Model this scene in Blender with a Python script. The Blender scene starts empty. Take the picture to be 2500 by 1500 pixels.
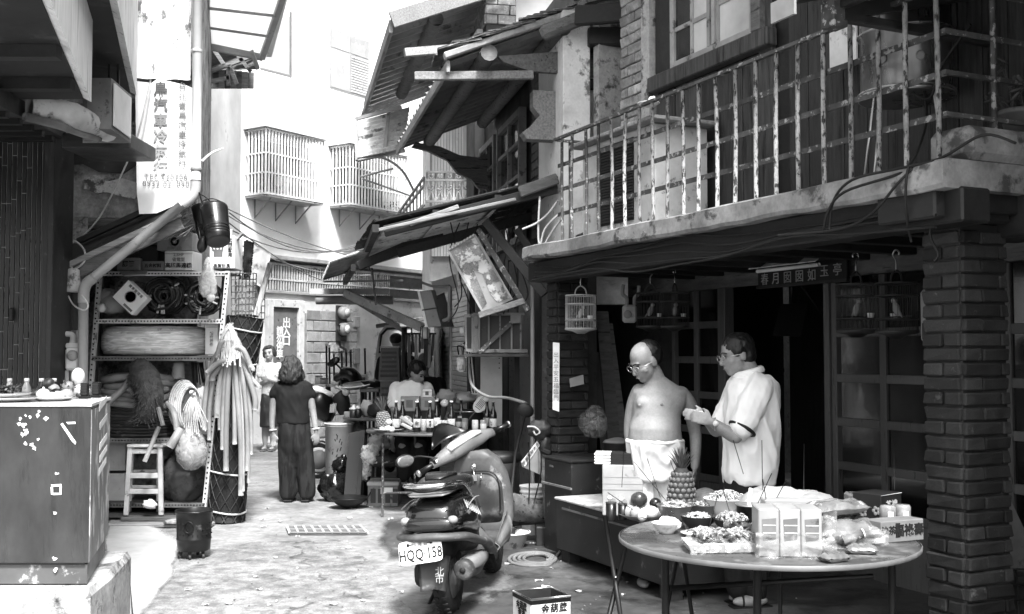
import bpy,math,random
from mathutils import Vector,Matrix,Euler,noise
R=math.radians
SC=bpy.context.scene
COL=SC.collection
rnd=random.Random(11)
U=rnd.uniform
V=Vector
# camera
CAMH,F=1.55,2600.0
PITCH=math.atan(115/F)
cd=bpy.data.cameras.new('camera')
cd.sensor_width=36.0
cd.lens=F/2500*36.0
cd.clip_start=0.05
cd.clip_end=2000
cam=bpy.data.objects.new('camera',cd)
COL.objects.link(cam)
cam.location=(0,0,CAMH)
cam.rotation_euler=(R(90)+PITCH,0,0)
SC.camera=cam
# light
SUN_EL,SUN_AZ=56,165
w=bpy.data.worlds.new('World')
SC.world=w
w.use_nodes=True
nt=w.node_tree
nt.nodes.clear()
sky=nt.nodes.new('ShaderNodeTexSky')
sky.sky_type='NISHITA'
sky.sun_disc=False
sky.sun_elevation=R(SUN_EL)
sky.sun_rotation=R(SUN_AZ)
sky.dust_density=4.0
sky.air_density=1.0
bw=nt.nodes.new('ShaderNodeRGBToBW')
bg=nt.nodes.new('ShaderNodeBackground')
bg.inputs['Strength'].default_value=0.15
wo=nt.nodes.new('ShaderNodeOutputWorld')
nt.links.new(sky.outputs[0],bw.inputs[0])
nt.links.new(bw.outputs[0],bg.inputs['Color'])
nt.links.new(bg.outputs[0],wo.inputs['Surface'])
sl=bpy.data.lights.new('sun','SUN')
sl.energy=2.4
sl.angle=R(9)
sl.color=(1,1,1)
sun=bpy.data.objects.new('sun',sl)
COL.objects.link(sun)
_a,_e=R(SUN_AZ),R(SUN_EL)
_d=V((math.sin(_a)*math.cos(_e),math.cos(_a)*math.cos(_e),math.sin(_e)))
sun.rotation_euler=_d.to_track_quat('Z','Y').to_euler()
SC.view_settings.view_transform='Standard'
SC.view_settings.look='None'
SC.view_settings.exposure=1.8
SC.view_settings.gamma=1.0
SC.view_settings.use_curve_mapping=False
SC.cycles.use_denoising=True
SC.cycles.max_bounces=6
SC.cycles.diffuse_bounces=2
SC.cycles.transparent_max_bounces=16
SC.cycles.sample_clamp_indirect=4.0
# projection helpers (survey of the photograph)
_c,_s=math.cos(PITCH),math.sin(PITCH)
def ray(px,py):
 x,v=(px-1250)/F,(750-py)/F
 d=V((x,_c-v*_s,_s+v*_c))
 return d/d.y
def P(px,py,Y):
 return V((0,0,CAMH))+ray(px,py)*Y
def G(px,py,z=0.0):
 d=ray(px,py)
 return V((0,0,CAMH))+d*((z-CAMH)/d.z)
def XZ(px,py,Y):
 p=P(px,py,Y)
 return p.x,p.z
class Frame:
 """a street frontage: x runs along it towards the viewer, y into the building"""
 def __init__(s,ox,oy,vpx):
  d=V(((vpx-1250)/F,1,0)).normalized()
  s.o=V((ox,oy,0))
  s.s=-d
  s.n=V((d.y,-d.x,0))
  s.m=Matrix(((s.s.x,s.n.x,0,ox),(s.s.y,s.n.y,0,oy),(0,0,1,0),(0,0,0,1)))
  s.rz=math.atan2(s.s.y,s.s.x)
 def hit(s,px,py,n):
  d=ray(px,py)
  o=V((0,0,CAMH))-s.o
  t=(n-o.dot(s.n))/d.dot(s.n)
  p=o+d*t
  return V((p.dot(s.s),n,p.z))
 def w(s,a,n,z):
  return s.o+s.s*a+s.n*n+V((0,0,z))
# materials
MATS={}
def _n(t,kind,**kw):
 n=t.nodes.new(kind)
 for k,v in kw.items():
  setattr(n,k,v)
 return n
def tone(v):
 return 1.12*v**1.3
def mt(name,a,b=None,scale=5,stretch=(1,1,1),rough=.75,bump=0.,metal=0.,c=None,cut=.56,cscale=9,csoft=.04,cstretch=None,var=.12,dirt=.25,fine=.0,spec=.35,coat=0.,crack=0.):
 """grey procedural paint: a..b grain, patches of c above cut, per-object tone variation, slow dirt"""
 if name in MATS:
  return MATS[name]
 m=bpy.data.materials.new(name)
 m.use_nodes=True
 t=m.node_tree
 L=t.links.new
 p=t.nodes['Principled BSDF']
 b=a if b is None else b
 a,b=tone(a),tone(b)
 c=c if c is None else tone(c)
 tc=_n(t,'ShaderNodeTexCoord')
 oi=_n(t,'ShaderNodeObjectInfo')
 off=_n(t,'ShaderNodeVectorMath',operation='MULTIPLY_ADD')
 cb=_n(t,'ShaderNodeCombineXYZ')
 for i in range(3):
  L(oi.outputs['Random'],cb.inputs[i])
 L(cb.outputs[0],off.inputs[0])
 off.inputs[1].default_value=(17.3,31.7,23.1)
 L(tc.outputs['Object'],off.inputs[2])
 def nz(sc,st,det=5,ro=.6):
  mp=_n(t,'ShaderNodeVectorMath',operation='MULTIPLY')
  L(off.outputs[0],mp.inputs[0])
  mp.inputs[1].default_value=st
  q=_n(t,'ShaderNodeTexNoise')
  q.inputs['Scale'].default_value=sc
  q.inputs['Detail'].default_value=det
  q.inputs['Roughness'].default_value=ro
  L(mp.outputs[0],q.inputs['Vector'])
  return q.outputs[0]
 def rng(v,f0,f1,t0,t1):
  q=_n(t,'ShaderNodeMapRange')
  q.inputs[1].default_value,q.inputs[2].default_value=f0,f1
  q.inputs[3].default_value,q.inputs[4].default_value=t0,t1
  L(v,q.inputs[0])
  return q.outputs[0]
 def math2(op,x,y):
  q=_n(t,'ShaderNodeMath',operation=op)
  for i,v in enumerate((x,y)):
   if isinstance(v,(int,float)):
    q.inputs[i].default_value=v
   else:
    L(v,q.inputs[i])
  return q.outputs[0]
 g=nz(scale,stretch)
 col=rng(g,.3,.7,a,b)
 h=g
 if fine:
  f=nz(scale*9,stretch,3)
  col=math2('MULTIPLY',col,rng(f,.3,.7,1-fine,1+fine))
 if c is not None:
  q=nz(cscale,cstretch or stretch,6,.65)
  k=rng(q,cut-csoft,cut+csoft,0,1)
  mx=_n(t,'ShaderNodeMix')
  mx.data_type='FLOAT'
  L(k,mx.inputs[0])
  L(col,mx.inputs[2])
  mx.inputs[3].default_value=c
  col=mx.outputs[0]
  h=math2('ADD',math2('MULTIPLY',h,.4),k)
 if crack:
  q=_n(t,'ShaderNodeTexVoronoi',feature='DISTANCE_TO_EDGE')
  q.inputs['Scale'].default_value=crack
  ad=_n(t,'ShaderNodeVectorMath',operation='MULTIPLY_ADD')
  wn=_n(t,'ShaderNodeTexNoise')
  wn.inputs['Scale'].default_value=3
  wn.inputs['Detail'].default_value=6
  L(off.outputs[0],wn.inputs['Vector'])
  L(wn.outputs[1],ad.inputs[0])
  ad.inputs[1].default_value=(.7,.7,.7)
  L(off.outputs[0],ad.inputs[2])
  L(ad.outputs[0],q.inputs['Vector'])
  k=rng(math2('ADD',q.outputs[0],rng(nz(2,(1,1,1),3),.45,.6,0,.03)),.003,.016,0,1)
  col=math2('MULTIPLY',col,rng(k,0,1,.5,1))
  h=math2('ADD',math2('MULTIPLY',h,.5),k)
 if dirt:
  d=nz(1.3,(1,1,1),4)
  col=math2('MULTIPLY',col,rng(d,.3,.7,1-dirt,1+dirt*.35))
 if var:
  col=math2('MULTIPLY',col,rng(oi.outputs['Random'],0,1,1-var,1+var))
 cc=_n(t,'ShaderNodeCombineColor')
 for i in range(3):
  L(col,cc.inputs[i])
 L(cc.outputs[0],p.inputs['Base Color'])
 p.inputs['Roughness'].default_value=rough
 if rough>.2:
  L(rng(g,.3,.7,rough-.12,min(1,rough+.12)),p.inputs['Roughness'])
 p.inputs['Metallic'].default_value=metal
 p.inputs['Specular IOR Level'].default_value=spec
 p.inputs['Coat Weight'].default_value=coat
 if bump:
  bp=_n(t,'ShaderNodeBump')
  bp.inputs['Strength'].default_value=bump
  bp.inputs['Distance'].default_value=.02
  L(h,bp.inputs['Height'])
  L(bp.outputs[0],p.inputs['Normal'])
 MATS[name]=m
 return m
def milky(name,tone=.75):
 """translucent sheet"""
 m=bpy.data.materials.new(name)
 m.use_nodes=True
 t=m.node_tree
 p=t.nodes['Principled BSDF']
 p.inputs['Base Color'].default_value=(tone,tone,tone,1)
 p.inputs['Roughness'].default_value=.5
 tl=_n(t,'ShaderNodeBsdfTranslucent')
 tl.inputs['Color'].default_value=(.9,.9,.9,1)
 mx=_n(t,'ShaderNodeMixShader')
 mx.inputs[0].default_value=.6
 t.links.new(p.outputs[0],mx.inputs[1])
 t.links.new(tl.outputs[0],mx.inputs[2])
 t.links.new(mx.outputs[0],t.nodes['Material Output'].inputs['Surface'])
 return m
def clear_film(name,fac=.45,tone=.9,rough=.12,st=(1,1,1)):
 """crinkled clear plastic: part glossy film, part see-through"""
 if name in MATS:
  return MATS[name]
 m=bpy.data.materials.new(name)
 m.use_nodes=True
 t=m.node_tree
 L=t.links.new
 p=t.nodes['Principled BSDF']
 o=t.nodes['Material Output']
 tr=_n(t,'ShaderNodeBsdfTransparent')
 mx=_n(t,'ShaderNodeMixShader')
 p.inputs['Base Color'].default_value=(tone,tone,tone,1)
 p.inputs['Roughness'].default_value=rough
 tc=_n(t,'ShaderNodeTexCoord')
 q=_n(t,'ShaderNodeTexNoise')
 q.inputs['Scale'].default_value=14
 q.inputs['Detail'].default_value=4
 q.inputs['Distortion'].default_value=1.5
 mp=_n(t,'ShaderNodeVectorMath',operation='MULTIPLY')
 mp.inputs[1].default_value=st
 L(tc.outputs['Object'],mp.inputs[0])
 L(mp.outputs[0],q.inputs['Vector'])
 r=_n(t,'ShaderNodeMapRange')
 r.inputs[1].default_value,r.inputs[2].default_value=.35,.7
 r.inputs[3].default_value,r.inputs[4].default_value=max(0,fac-.25),min(1,fac+.35)
 L(q.outputs[0],r.inputs[0])
 L(r.outputs[0],mx.inputs[0])
 L(tr.outputs[0],mx.inputs[1])
 L(p.outputs[0],mx.inputs[2])
 L(mx.outputs[0],o.inputs['Surface'])
 bp=_n(t,'ShaderNodeBump')
 bp.inputs['Strength'].default_value=.6
 bp.inputs['Distance'].default_value=.02
 L(q.outputs[0],bp.inputs['Height'])
 L(bp.outputs[0],p.inputs['Normal'])
 MATS[name]=m
 return m
# mesh builder (world coordinates)
WM={}
def _orient(vs,fs):
 c=sum((V(v)for v in vs),V())/len(vs)
 out=[]
 for f in fs:
  a,b,d=V(vs[f[0]]),V(vs[f[1]]),V(vs[f[2]])
  n=(b-a).cross(d-a)
  m=sum((V(vs[i])for i in f),V())/len(f)
  out.append(tuple(reversed(f))if n.dot(m-c)<0 else tuple(f))
 return out
def rot3(rx=0,ry=0,rz=0):
 return Euler((R(rx),R(ry),R(rz))).to_matrix().to_4x4()
def TR(loc,rx=0,ry=0,rz=0):
 return Matrix.Translation(V(loc))@rot3(rx,ry,rz)
class MB:
 def __init__(s,m=None):
  s.v,s.f,s.sm=[],[],[]
  s.m=m
 def add(s,vs,fs,smooth=False,m=None):
  o=len(s.v)
  m=m or s.m
  if m is not None:
   vs=[m@V(v)for v in vs]
  s.v+=[tuple(v)for v in vs]
  s.f+=[tuple(i+o for i in f)for f in fs]
  s.sm+=[smooth]*len(fs)
  return s
 def hexa(s,p,bev=0,m=None):
  """8 corners: 0-3 one face, 4-7 the opposite face"""
  fs=[(0,1,2,3),(4,5,6,7),(0,1,5,4),(1,2,6,5),(2,3,7,6),(3,0,4,7)]
  return s.add(p,_orient(p,fs),False,m)
 def bx(s,x0,x1,y0,y1,z0,z1,b=0,m=None):
  x0,x1=min(x0,x1),max(x0,x1)
  y0,y1=min(y0,y1),max(y0,y1)
  z0,z1=min(z0,z1),max(z0,z1)
  b=min(b,(x1-x0)*.4,(y1-y0)*.4,(z1-z0)*.4)
  if b<=0:
   return s.hexa([(x0,y0,z0),(x1,y0,z0),(x1,y1,z0),(x0,y1,z0),(x0,y0,z1),(x1,y0,z1),(x1,y1,z1),(x0,y1,z1)],0,m)
  vs,ix=[],{}
  for i,sx in enumerate((x0,x1)):
   for j,sy in enumerate((y0,y1)):
    for k,sz in enumerate((z0,z1)):
     bx_,by_,bz_=(b if i==0 else-b),(b if j==0 else-b),(b if k==0 else-b)
     ix[i,j,k]=len(vs)
     vs+=[(sx,sy+by_,sz+bz_),(sx+bx_,sy,sz+bz_),(sx+bx_,sy+by_,sz)]
  fs=[]
  for q in(0,1):
   fs.append([ix[q,a,c]for a,c in((0,0),(1,0),(1,1),(0,1))])
   fs.append([ix[a,q,c]+1 for a,c in((0,0),(1,0),(1,1),(0,1))])
   fs.append([ix[a,c,q]+2 for a,c in((0,0),(1,0),(1,1),(0,1))])
  for a in(0,1):
   for c in(0,1):
    fs.append([ix[0,a,c]+1,ix[1,a,c]+1,ix[1,a,c]+2,ix[0,a,c]+2])
    fs.append([ix[a,0,c],ix[a,1,c],ix[a,1,c]+2,ix[a,0,c]+2])
    fs.append([ix[a,c,0],ix[a,c,1],ix[a,c,1]+1,ix[a,c,0]+1])
  for q in ix.values():
   fs.append([q,q+1,q+2])
  return s.add(vs,_orient(vs,fs),False,m)
 def box(s,c,size,rx=0,ry=0,rz=0,b=0,m=None):
  t=TR(c,rx,ry,rz)
  mm=m or s.m
  if mm is not None:
   t=mm@t
  x,y,z=(q/2 for q in size)
  return s.bx(-x,x,-y,y,-z,z,b,t)
 def bar(s,p,q,w_,h_=None,up=(0,0,1),b=0,m=None):
  """square bar from p to q, w_ wide across, h_ along up"""
  p,q=V(p),V(q)
  h_=h_ or w_
  d=(q-p)
  l=d.length
  d=d.normalized()
  u=V(up)
  if abs(d.dot(u))>.95:
   u=V((0,1,0))if abs(d.y)<.9 else V((1,0,0))
  sd=d.cross(u).normalized()
  u=sd.cross(d)
  t=Matrix(((d.x,sd.x,u.x,p.x),(d.y,sd.y,u.y,p.y),(d.z,sd.z,u.z,p.z),(0,0,0,1)))
  mm=m or s.m
  if mm is not None:
   t=mm@t
  return s.bx(0,l,-w_/2,w_/2,-h_/2,h_/2,b,t)
 def tube(s,pts,r,n=8,caps=True,closed=False,smooth=True,m=None,flat=1.0):
  pts=[V(p)for p in pts]
  k=len(pts)
  rs=r if isinstance(r,(list,tuple))else[r]*k
  vs,fs=[],[]
  ref=None
  for i,p in enumerate(pts):
   if closed:
    d=pts[(i+1)%k]-pts[i-1]
   else:
    d=pts[min(i+1,k-1)]-pts[max(i-1,0)]
   d=d.normalized()if d.length>1e-9 else V((0,0,1))
   if ref is None:
    ref=V((0,0,1))if abs(d.z)<.9 else V((1,0,0))
   a=d.cross(ref)
   if a.length<1e-4:
    a=d.cross(V((.3,.9,.2)))
   a.normalize()
   ref=a.cross(d)
   for j in range(n):
    t=2*math.pi*j/n
    vs.append(p+(a*math.cos(t)+ref*math.sin(t)*flat)*rs[i])
  for i in range(k if closed else k-1):
   i2=(i+1)%k
   for j in range(n):
    j2=(j+1)%n
    fs.append((i*n+j,i*n+j2,i2*n+j2,i2*n+j))
  if caps and not closed:
   fs.append(tuple(range(n)))
   fs.append(tuple(reversed(range((k-1)*n,k*n))))
  fs=[tuple(reversed(f))for f in fs]
  return s.add(vs,fs,smooth,m)
 def lathe(s,prof,c=(0,0,0),n=24,m=None,smooth=True,wob=0.,caps=True):
  """prof: (radius, z) upwards; closed outlines may fold back inside"""
  vs,fs=[],[]
  for r,z in prof:
   for j in range(n):
    t=2*math.pi*j/n
    k=1+(wob*noise.noise(V((math.cos(t)*2,math.sin(t)*2,z*6+c[0])))if wob else 0)
    vs.append((c[0]+r*k*math.cos(t),c[1]+r*k*math.sin(t),c[2]+z))
  k=len(prof)
  for i in range(k-1):
   for j in range(n):
    j2=(j+1)%n
    fs.append((i*n+j,i*n+j2,(i+1)*n+j2,(i+1)*n+j))
  if caps and prof[0][0]>1e-6:
   fs.append(tuple(reversed(range(n))))
  if caps and prof[-1][0]>1e-6:
   fs.append(tuple(range((k-1)*n,k*n)))
  return s.add(vs,fs,smooth,m)
 def ell(s,c,r,rx=0,ry=0,rz=0,n=12,k=8,m=None,bump=0.,bs=3.,seed=0):
  r=(r,r,r)if isinstance(r,(int,float))else r
  t=TR(c,rx,ry,rz)
  mm=m or s.m
  if mm is not None:
   t=mm@t
  vs,fs=[(0,0,-r[2])],[]
  for i in range(1,k):
   a=-math.pi/2+math.pi*i/k
   for j in range(n):
    b=2*math.pi*j/n
    q=V((math.cos(a)*math.cos(b),math.cos(a)*math.sin(b),math.sin(a)))
    g=1+(bump*noise.noise(q*bs+V((seed,seed*2,0)))if bump else 0)
    vs.append((q.x*r[0]*g,q.y*r[1]*g,q.z*r[2]*g))
  vs.append((0,0,r[2]))
  for j in range(n):
   fs.append((0,1+(j+1)%n,1+j))
   fs.append((len(vs)-1,1+(k-2)*n+j,1+(k-2)*n+(j+1)%n))
  for i in range(k-2):
   for j in range(n):
    j2=(j+1)%n
    fs.append((1+i*n+j,1+i*n+j2,1+(i+1)*n+j2,1+(i+1)*n+j))
  return s.add(vs,fs,True,t)
 def prism(s,poly,d0,d1,plane='xz',m=None):
  """polygon in a plane, extruded from d0 to d1 along the third axis"""
  def q(a,b,d):
   return(a,d,b)if plane=='xz' else(a,b,d)if plane=='xy' else(d,a,b)
  k=len(poly)
  vs=[q(a,b,d0)for a,b in poly]+[q(a,b,d1)for a,b in poly]
  ar=sum(poly[i][0]*poly[(i+1)%k][1]-poly[(i+1)%k][0]*poly[i][1]for i in range(k))
  up={'xz':-1,'xy':1,'yz':1}[plane]*(1 if ar>0 else-1)*(1 if d1>d0 else-1)
  fs=[tuple(reversed(range(k))),tuple(range(k,2*k))]+[(i,(i+1)%k,k+(i+1)%k,k+i)for i in range(k)]
  if up<0:
   fs=[tuple(reversed(f))for f in fs]
  return s.add(vs,fs,False,m)
 def grid(s,fn,nu,nv,th=0.,smooth=True,m=None,closed=False):
  """surface fn(u,v) -> point; th gives it a thickness along its normal"""
  vs,fs=[],[]
  for i in range(nu+1):
   for j in range(nv+1):
    vs.append(V(fn(i/nu,j/nv)))
  W=nv+1
  for i in range(nu):
   for j in range(nv):
    fs.append((i*W+j,(i+1)*W+j,(i+1)*W+j+1,i*W+j+1))
  if th:
   nr=[V()for _ in vs]
   for f in fs:
    n_=(vs[f[2]]-vs[f[0]]).cross(vs[f[3]]-vs[f[1]])
    if n_.length>0:
     n_.normalize()
    for i in f:
     nr[i]+=n_
   k=len(vs)
   bk=[v-(nr[i].normalized()if nr[i].length>0 else V((0,0,1)))*th for i,v in enumerate(vs)]
   f2=[tuple(reversed([i+k for i in f]))for f in fs]
   ed=[i*W for i in range(nu+1)]+[nu*W+j for j in range(1,W)]+[i*W+nv for i in range(nu-1,-1,-1)]+[j for j in range(nv-1,0,-1)]
   side=[(ed[i],ed[i-1],ed[i-1]+k,ed[i]+k)for i in range(len(ed))]
   side=[tuple(reversed(f))for f in side]
   vs,fs=vs+bk,fs+f2+side
  return s.add(vs,fs,smooth,m)
 def build(s,name,mat,parent=None,label=None,cat=None,group=None,kind=None,origin=None,smooth=None):
  me=bpy.data.meshes.new(name)
  if parent is not None:
   inv=WM[parent.name].inverted()
   vs=[inv@V(v)for v in s.v]
   loc=None
  else:
   if origin is None:
    xs,ys,zs=zip(*s.v)
    origin=((min(xs)+max(xs))/2,(min(ys)+max(ys))/2,min(zs))
   loc=V(origin)
   vs=[V(v)-loc for v in s.v]
  me.from_pydata([tuple(v)for v in vs],[],s.f)
  me.polygons.foreach_set('use_smooth',s.sm if smooth is None else[smooth]*len(s.f))
  me.materials.append(mat)
  me.update()
  o=bpy.data.objects.new(name,me)
  COL.objects.link(o)
  if parent is not None:
   o.parent=parent
   WM[o.name]=WM[parent.name].copy()
  else:
   o.location=loc
   WM[o.name]=Matrix.Translation(loc)
  return tag(o,label,cat,group,kind)
def tag(o,label=None,cat=None,group=None,kind=None):
 for k,v in(('label',label),('category',cat),('group',group),('kind',kind)):
  if v:
   o[k]=v
 return o
def thing(name,label,cat,loc=(0,0,0),rz=0.,group=None,m=None,kind=None):
 o=bpy.data.objects.new(name,None)
 o.empty_display_size=.1
 COL.objects.link(o)
 mm=m if m is not None else Matrix.Translation(V(loc))@Matrix.Rotation(rz,4,'Z')
 o.matrix_world=mm
 o.location,o.rotation_euler=mm.to_translation(),mm.to_euler()
 WM[o.name]=mm.copy()
 return tag(o,label,cat,group,kind)
def cp(o,parent=None,loc=None,rot=None,mul=None):
 """copy of one object and its whole subtree; meshes are shared"""
 c=o.copy()
 COL.objects.link(c)
 if parent is not None:
  c.parent=parent
 if loc is not None:
  c.location=loc
 if rot is not None:
  c.rotation_euler=rot
 if mul is not None:
  c.scale=mul
 WM[c.name]=Matrix.LocRotScale(c.location,c.rotation_euler,c.scale)if parent is None else WM[parent.name]
 for ch in[q for q in KIDS.get(o.name,())]:
  cp(ch,c)
 return c
KIDS={}
def note_kids():
 KIDS.clear()
 for o in COL.objects:
  if o.parent is not None:
   KIDS.setdefault(o.parent.name,[]).append(o)
def dup(root,loc=None,rot=None,label=None,mul=None,group=None):
 note_kids()
 c=cp(root,None,loc,rot,mul)
 if label:
  c['label']=label
 if group:
  c['group']=group
 return c
def piece(proto,parent,m):
 """copy of a part that shares its mesh: m is its matrix in the world"""
 c=proto.copy()
 COL.objects.link(c)
 c.parent=parent
 q=WM[parent.name].inverted()@m
 c.location,c.rotation_euler,c.scale=q.to_translation(),q.to_euler(),q.to_scale()
 WM[c.name]=WM[parent.name]
 return c
_txt={}
def letters(body,size,mat,parent,m,name='lettering',ext=.0015,space=1.,line=1.,bold=0.,squash=1.):
 """flat print: glyphs as a thin mesh; m places the text plane (x right, y up) in the world"""
 c=bpy.data.curves.new('text','FONT')
 c.body=body
 c.size=size
 c.align_x='CENTER'
 c.align_y='CENTER'
 c.extrude=ext
 c.space_character=space
 c.space_line=line
 c.offset=bold
 c.resolution_u=2
 o=bpy.data.objects.new('text',c)
 COL.objects.link(o)
 dg=bpy.context.evaluated_depsgraph_get()
 me=bpy.data.meshes.new_from_object(o.evaluated_get(dg))
 bpy.data.objects.remove(o)
 bpy.data.curves.remove(c)
 mb=MB()
 mb.add([m@V((v.co.x*squash,v.co.y,v.co.z))for v in me.vertices],[tuple(p.vertices)for p in me.polygons])
 bpy.data.meshes.remove(me)
 return mb.build(name,mat,parent)
def face_m(p,right,up):
 """matrix of a text plane at p"""
 r_,u_=V(right).normalized(),V(up).normalized()
 n_=r_.cross(u_)
 return Matrix(((r_.x,u_.x,n_.x,p[0]),(r_.y,u_.y,n_.y,p[1]),(r_.z,u_.z,n_.z,p[2]),(0,0,0,1)))
FRONT=lambda p:face_m(p,(1,0,0),(0,0,1))
def smooth_path(pts,k=6):
 """Catmull-Rom through pts"""
 pts=[V(p)for p in pts]
 out=[]
 for i in range(len(pts)-1):
  a,b,c,d=pts[max(i-1,0)],pts[i],pts[i+1],pts[min(i+2,len(pts)-1)]
  for j in range(k):
   t=j/k
   out.append(.5*((2*b)+(c-a)*t+(2*a-5*b+4*c-d)*t*t+(3*b-a-3*c+d)*t**3))
 out.append(pts[-1])
 return out
def sag(p,q,drop,k=12):
 p,q=V(p),V(q)
 return[p.lerp(q,i/k)-V((0,0,drop*4*(i/k)*(1-i/k)))for i in range(k+1)]
def remesh(mb,voxel,smooth_it=4):
 """melt overlapping closed shapes into one continuous skin; returns (verts, faces)"""
 me=bpy.data.meshes.new('r')
 me.from_pydata(mb.v,[],mb.f)
 o=bpy.data.objects.new('r',me)
 COL.objects.link(o)
 md=o.modifiers.new('r','REMESH')
 md.mode='VOXEL'
 md.voxel_size=voxel
 sm=o.modifiers.new('s','SMOOTH')
 sm.iterations=smooth_it
 sm.factor=.5
 dg=bpy.context.evaluated_depsgraph_get()
 e=bpy.data.meshes.new_from_object(o.evaluated_get(dg))
 vs=[v.co.copy()for v in e.vertices]
 fs=[tuple(p.vertices)for p in e.polygons]
 ns=[v.normal.copy()for v in e.vertices]
 bpy.data.objects.remove(o)
 bpy.data.meshes.remove(e)
 bpy.data.meshes.remove(me)
 return vs,fs,ns
# shared materials
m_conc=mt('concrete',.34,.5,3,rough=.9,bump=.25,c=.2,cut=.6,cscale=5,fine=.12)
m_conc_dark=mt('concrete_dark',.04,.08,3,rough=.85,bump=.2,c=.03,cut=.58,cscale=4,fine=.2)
m_slab=mt('weathered_slab',.16,.36,4,(1,1,1),rough=.9,bump=.3,c=.1,cut=.6,cscale=5,fine=.15)
m_plaster=mt('white_plaster',.62,.78,2.5,rough=.9,bump=.1,c=.35,cut=.66,cscale=3,fine=.05)
m_oldplaster=mt('old_plaster',.3,.55,4,rough=.9,bump=.35,c=.12,cut=.58,cscale=4,fine=.15)
m_brickgap=mt('mortar',.04,.08,9,rough=.95)
m_brick=mt('brick_dark',.028,.06,14,rough=.85,bump=.35,c=.16,cut=.68,cscale=11,var=.55,fine=.3)
m_bricklight=mt('brick_light',.2,.4,14,rough=.9,bump=.3,c=.5,cut=.62,cscale=8,var=.3,fine=.2)
m_wood_dark=mt('wood_dark',.022,.05,4,(1,1,1),rough=.6,bump=.2,var=.35,fine=.2)
m_plank=mt('plank',.04,.11,6,(9,9,.6),rough=.65,bump=.3,c=.02,cut=.6,cscale=3,cstretch=(8,8,.5),var=.4,fine=.15)
m_wood_mid=mt('wood_mid',.1,.2,5,(1,6,6),rough=.7,bump=.25,c=.04,cut=.62,cscale=4,var=.25,fine=.15)
m_wood_grey=mt('wood_weathered',.2,.38,6,(.6,9,9),rough=.85,bump=.35,c=.1,cut=.68,cscale=5,cstretch=(.6,7,7),var=.25,fine=.15)
m_wood_greyz=mt('wood_weathered_upright',.2,.4,6,(9,9,.6),rough=.85,bump=.35,c=.08,cut=.58,cscale=5,cstretch=(7,7,.6),var=.25,fine=.15)
m_peel=mt('peeling_white_paint',.28,.42,8,rough=.75,bump=.3,c=.05,cut=.55,cscale=48,csoft=.03,cstretch=(1,1,.4),var=.35,fine=.2)
m_iron=mt('rusty_iron',.06,.14,12,rough=.75,bump=.25,c=.34,cut=.58,cscale=26,csoft=.02,var=.3)
m_black=mt('black_iron',.012,.025,9,rough=.5,var=.2)
m_steel=mt('steel',.5,.62,6,(1,1,.3),rough=.3,metal=.9,bump=.03)
m_glass=mt('window_glass',.012,.03,1.2,rough=.12,spec=.8,coat=.4,bump=.05,var=.4)
m_glass_pale=mt('window_glass_pale',.45,.7,1.6,rough=.15,spec=.6,bump=.05,var=.3)
m_white=mt('white_paint',.68,.8,5,rough=.55,c=.4,cut=.68,cscale=8)
m_offwhite=mt('worn_white',.45,.62,6,rough=.6,bump=.1,c=.2,cut=.62,cscale=9)
m_grey=mt('grey_paint',.16,.25,6,rough=.6,bump=.1,c=.07,cut=.62,cscale=9)
m_midgrey=mt('mid_grey_paint',.3,.4,6,rough=.55,bump=.08,c=.15,cut=.65,cscale=9)
m_dgrey=mt('dark_grey_paint',.04,.075,6,rough=.5,bump=.1,c=.15,cut=.67,cscale=12)
m_blackplas=mt('black_plastic',.012,.02,7,rough=.35,var=.2,spec=.5)
m_pvc=mt('grey_pipe',.3,.37,4,rough=.45,c=.2,cut=.66,cscale=6)
m_cable=mt('black_cable',.015,.03,9,rough=.6)
m_cable_pale=mt('pale_cable',.4,.55,9,rough=.6)
m_ink=mt('black_ink',.02,.03,9,rough=.7,var=0)
m_greyink=mt('faded_ink',.2,.34,3,rough=.7,var=.1)
m_paper=mt('paper',.72,.8,6,rough=.8,c=.55,cut=.68,cscale=7)
m_card=mt('cardboard',.32,.42,5,rough=.85,bump=.08,c=.25,cut=.64,cscale=7,var=.2)
m_whitecard=mt('white_card',.66,.78,5,rough=.7,c=.5,cut=.7,cscale=6)
# ground
def ground_z(x,y):
 return 0.0
g=MB()
def _gfn(u,v):
 x,y=-60+140*u,-20+160*v
 return(x,y,-0.006)
g.grid(lambda u,v:_gfn(v,u)if False else(-60+120*u,-20+160*v,-.004),1,1,smooth=False)
m_ground=mt('alley_concrete',.27,.37,2.2,rough=.9,bump=.3,c=.2,cut=.6,cscale=3.4,csoft=.12,dirt=.25,fine=.25,var=0,crack=.3)
g.build('ground',m_ground,kind='structure',origin=(0,0,0))
m_patch=mt('worn_aggregate',.2,.4,11,rough=.95,bump=.6,c=.16,cut=.6,cscale=6,csoft=.1,dirt=.35,fine=.35,var=0,crack=.42)
def outline(pix,k=5,z=.0,jit=.03,seed=1):
 pts=[G(*p)for p in pix]
 out=[]
 for i,p in enumerate(pts):
  q=pts[(i+1)%len(pts)]
  for j in range(k):
   a=p.lerp(q,j/k)
   n_=noise.noise(a*3+V((seed,0,0)))
   out.append((a.x+jit*n_,a.y+jit*2*noise.noise(a*4+V((0,seed,0)))))
 return out
mb=MB()
mb.prism(outline([(455,1345),(640,1322),(850,1318),(870,1350),(930,1400),(1010,1500),(1060,1620),(250,1620),(410,1420)],8),-.02,.004,'xy')
mb.build('worn_patch',m_patch,kind='structure')
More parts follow.
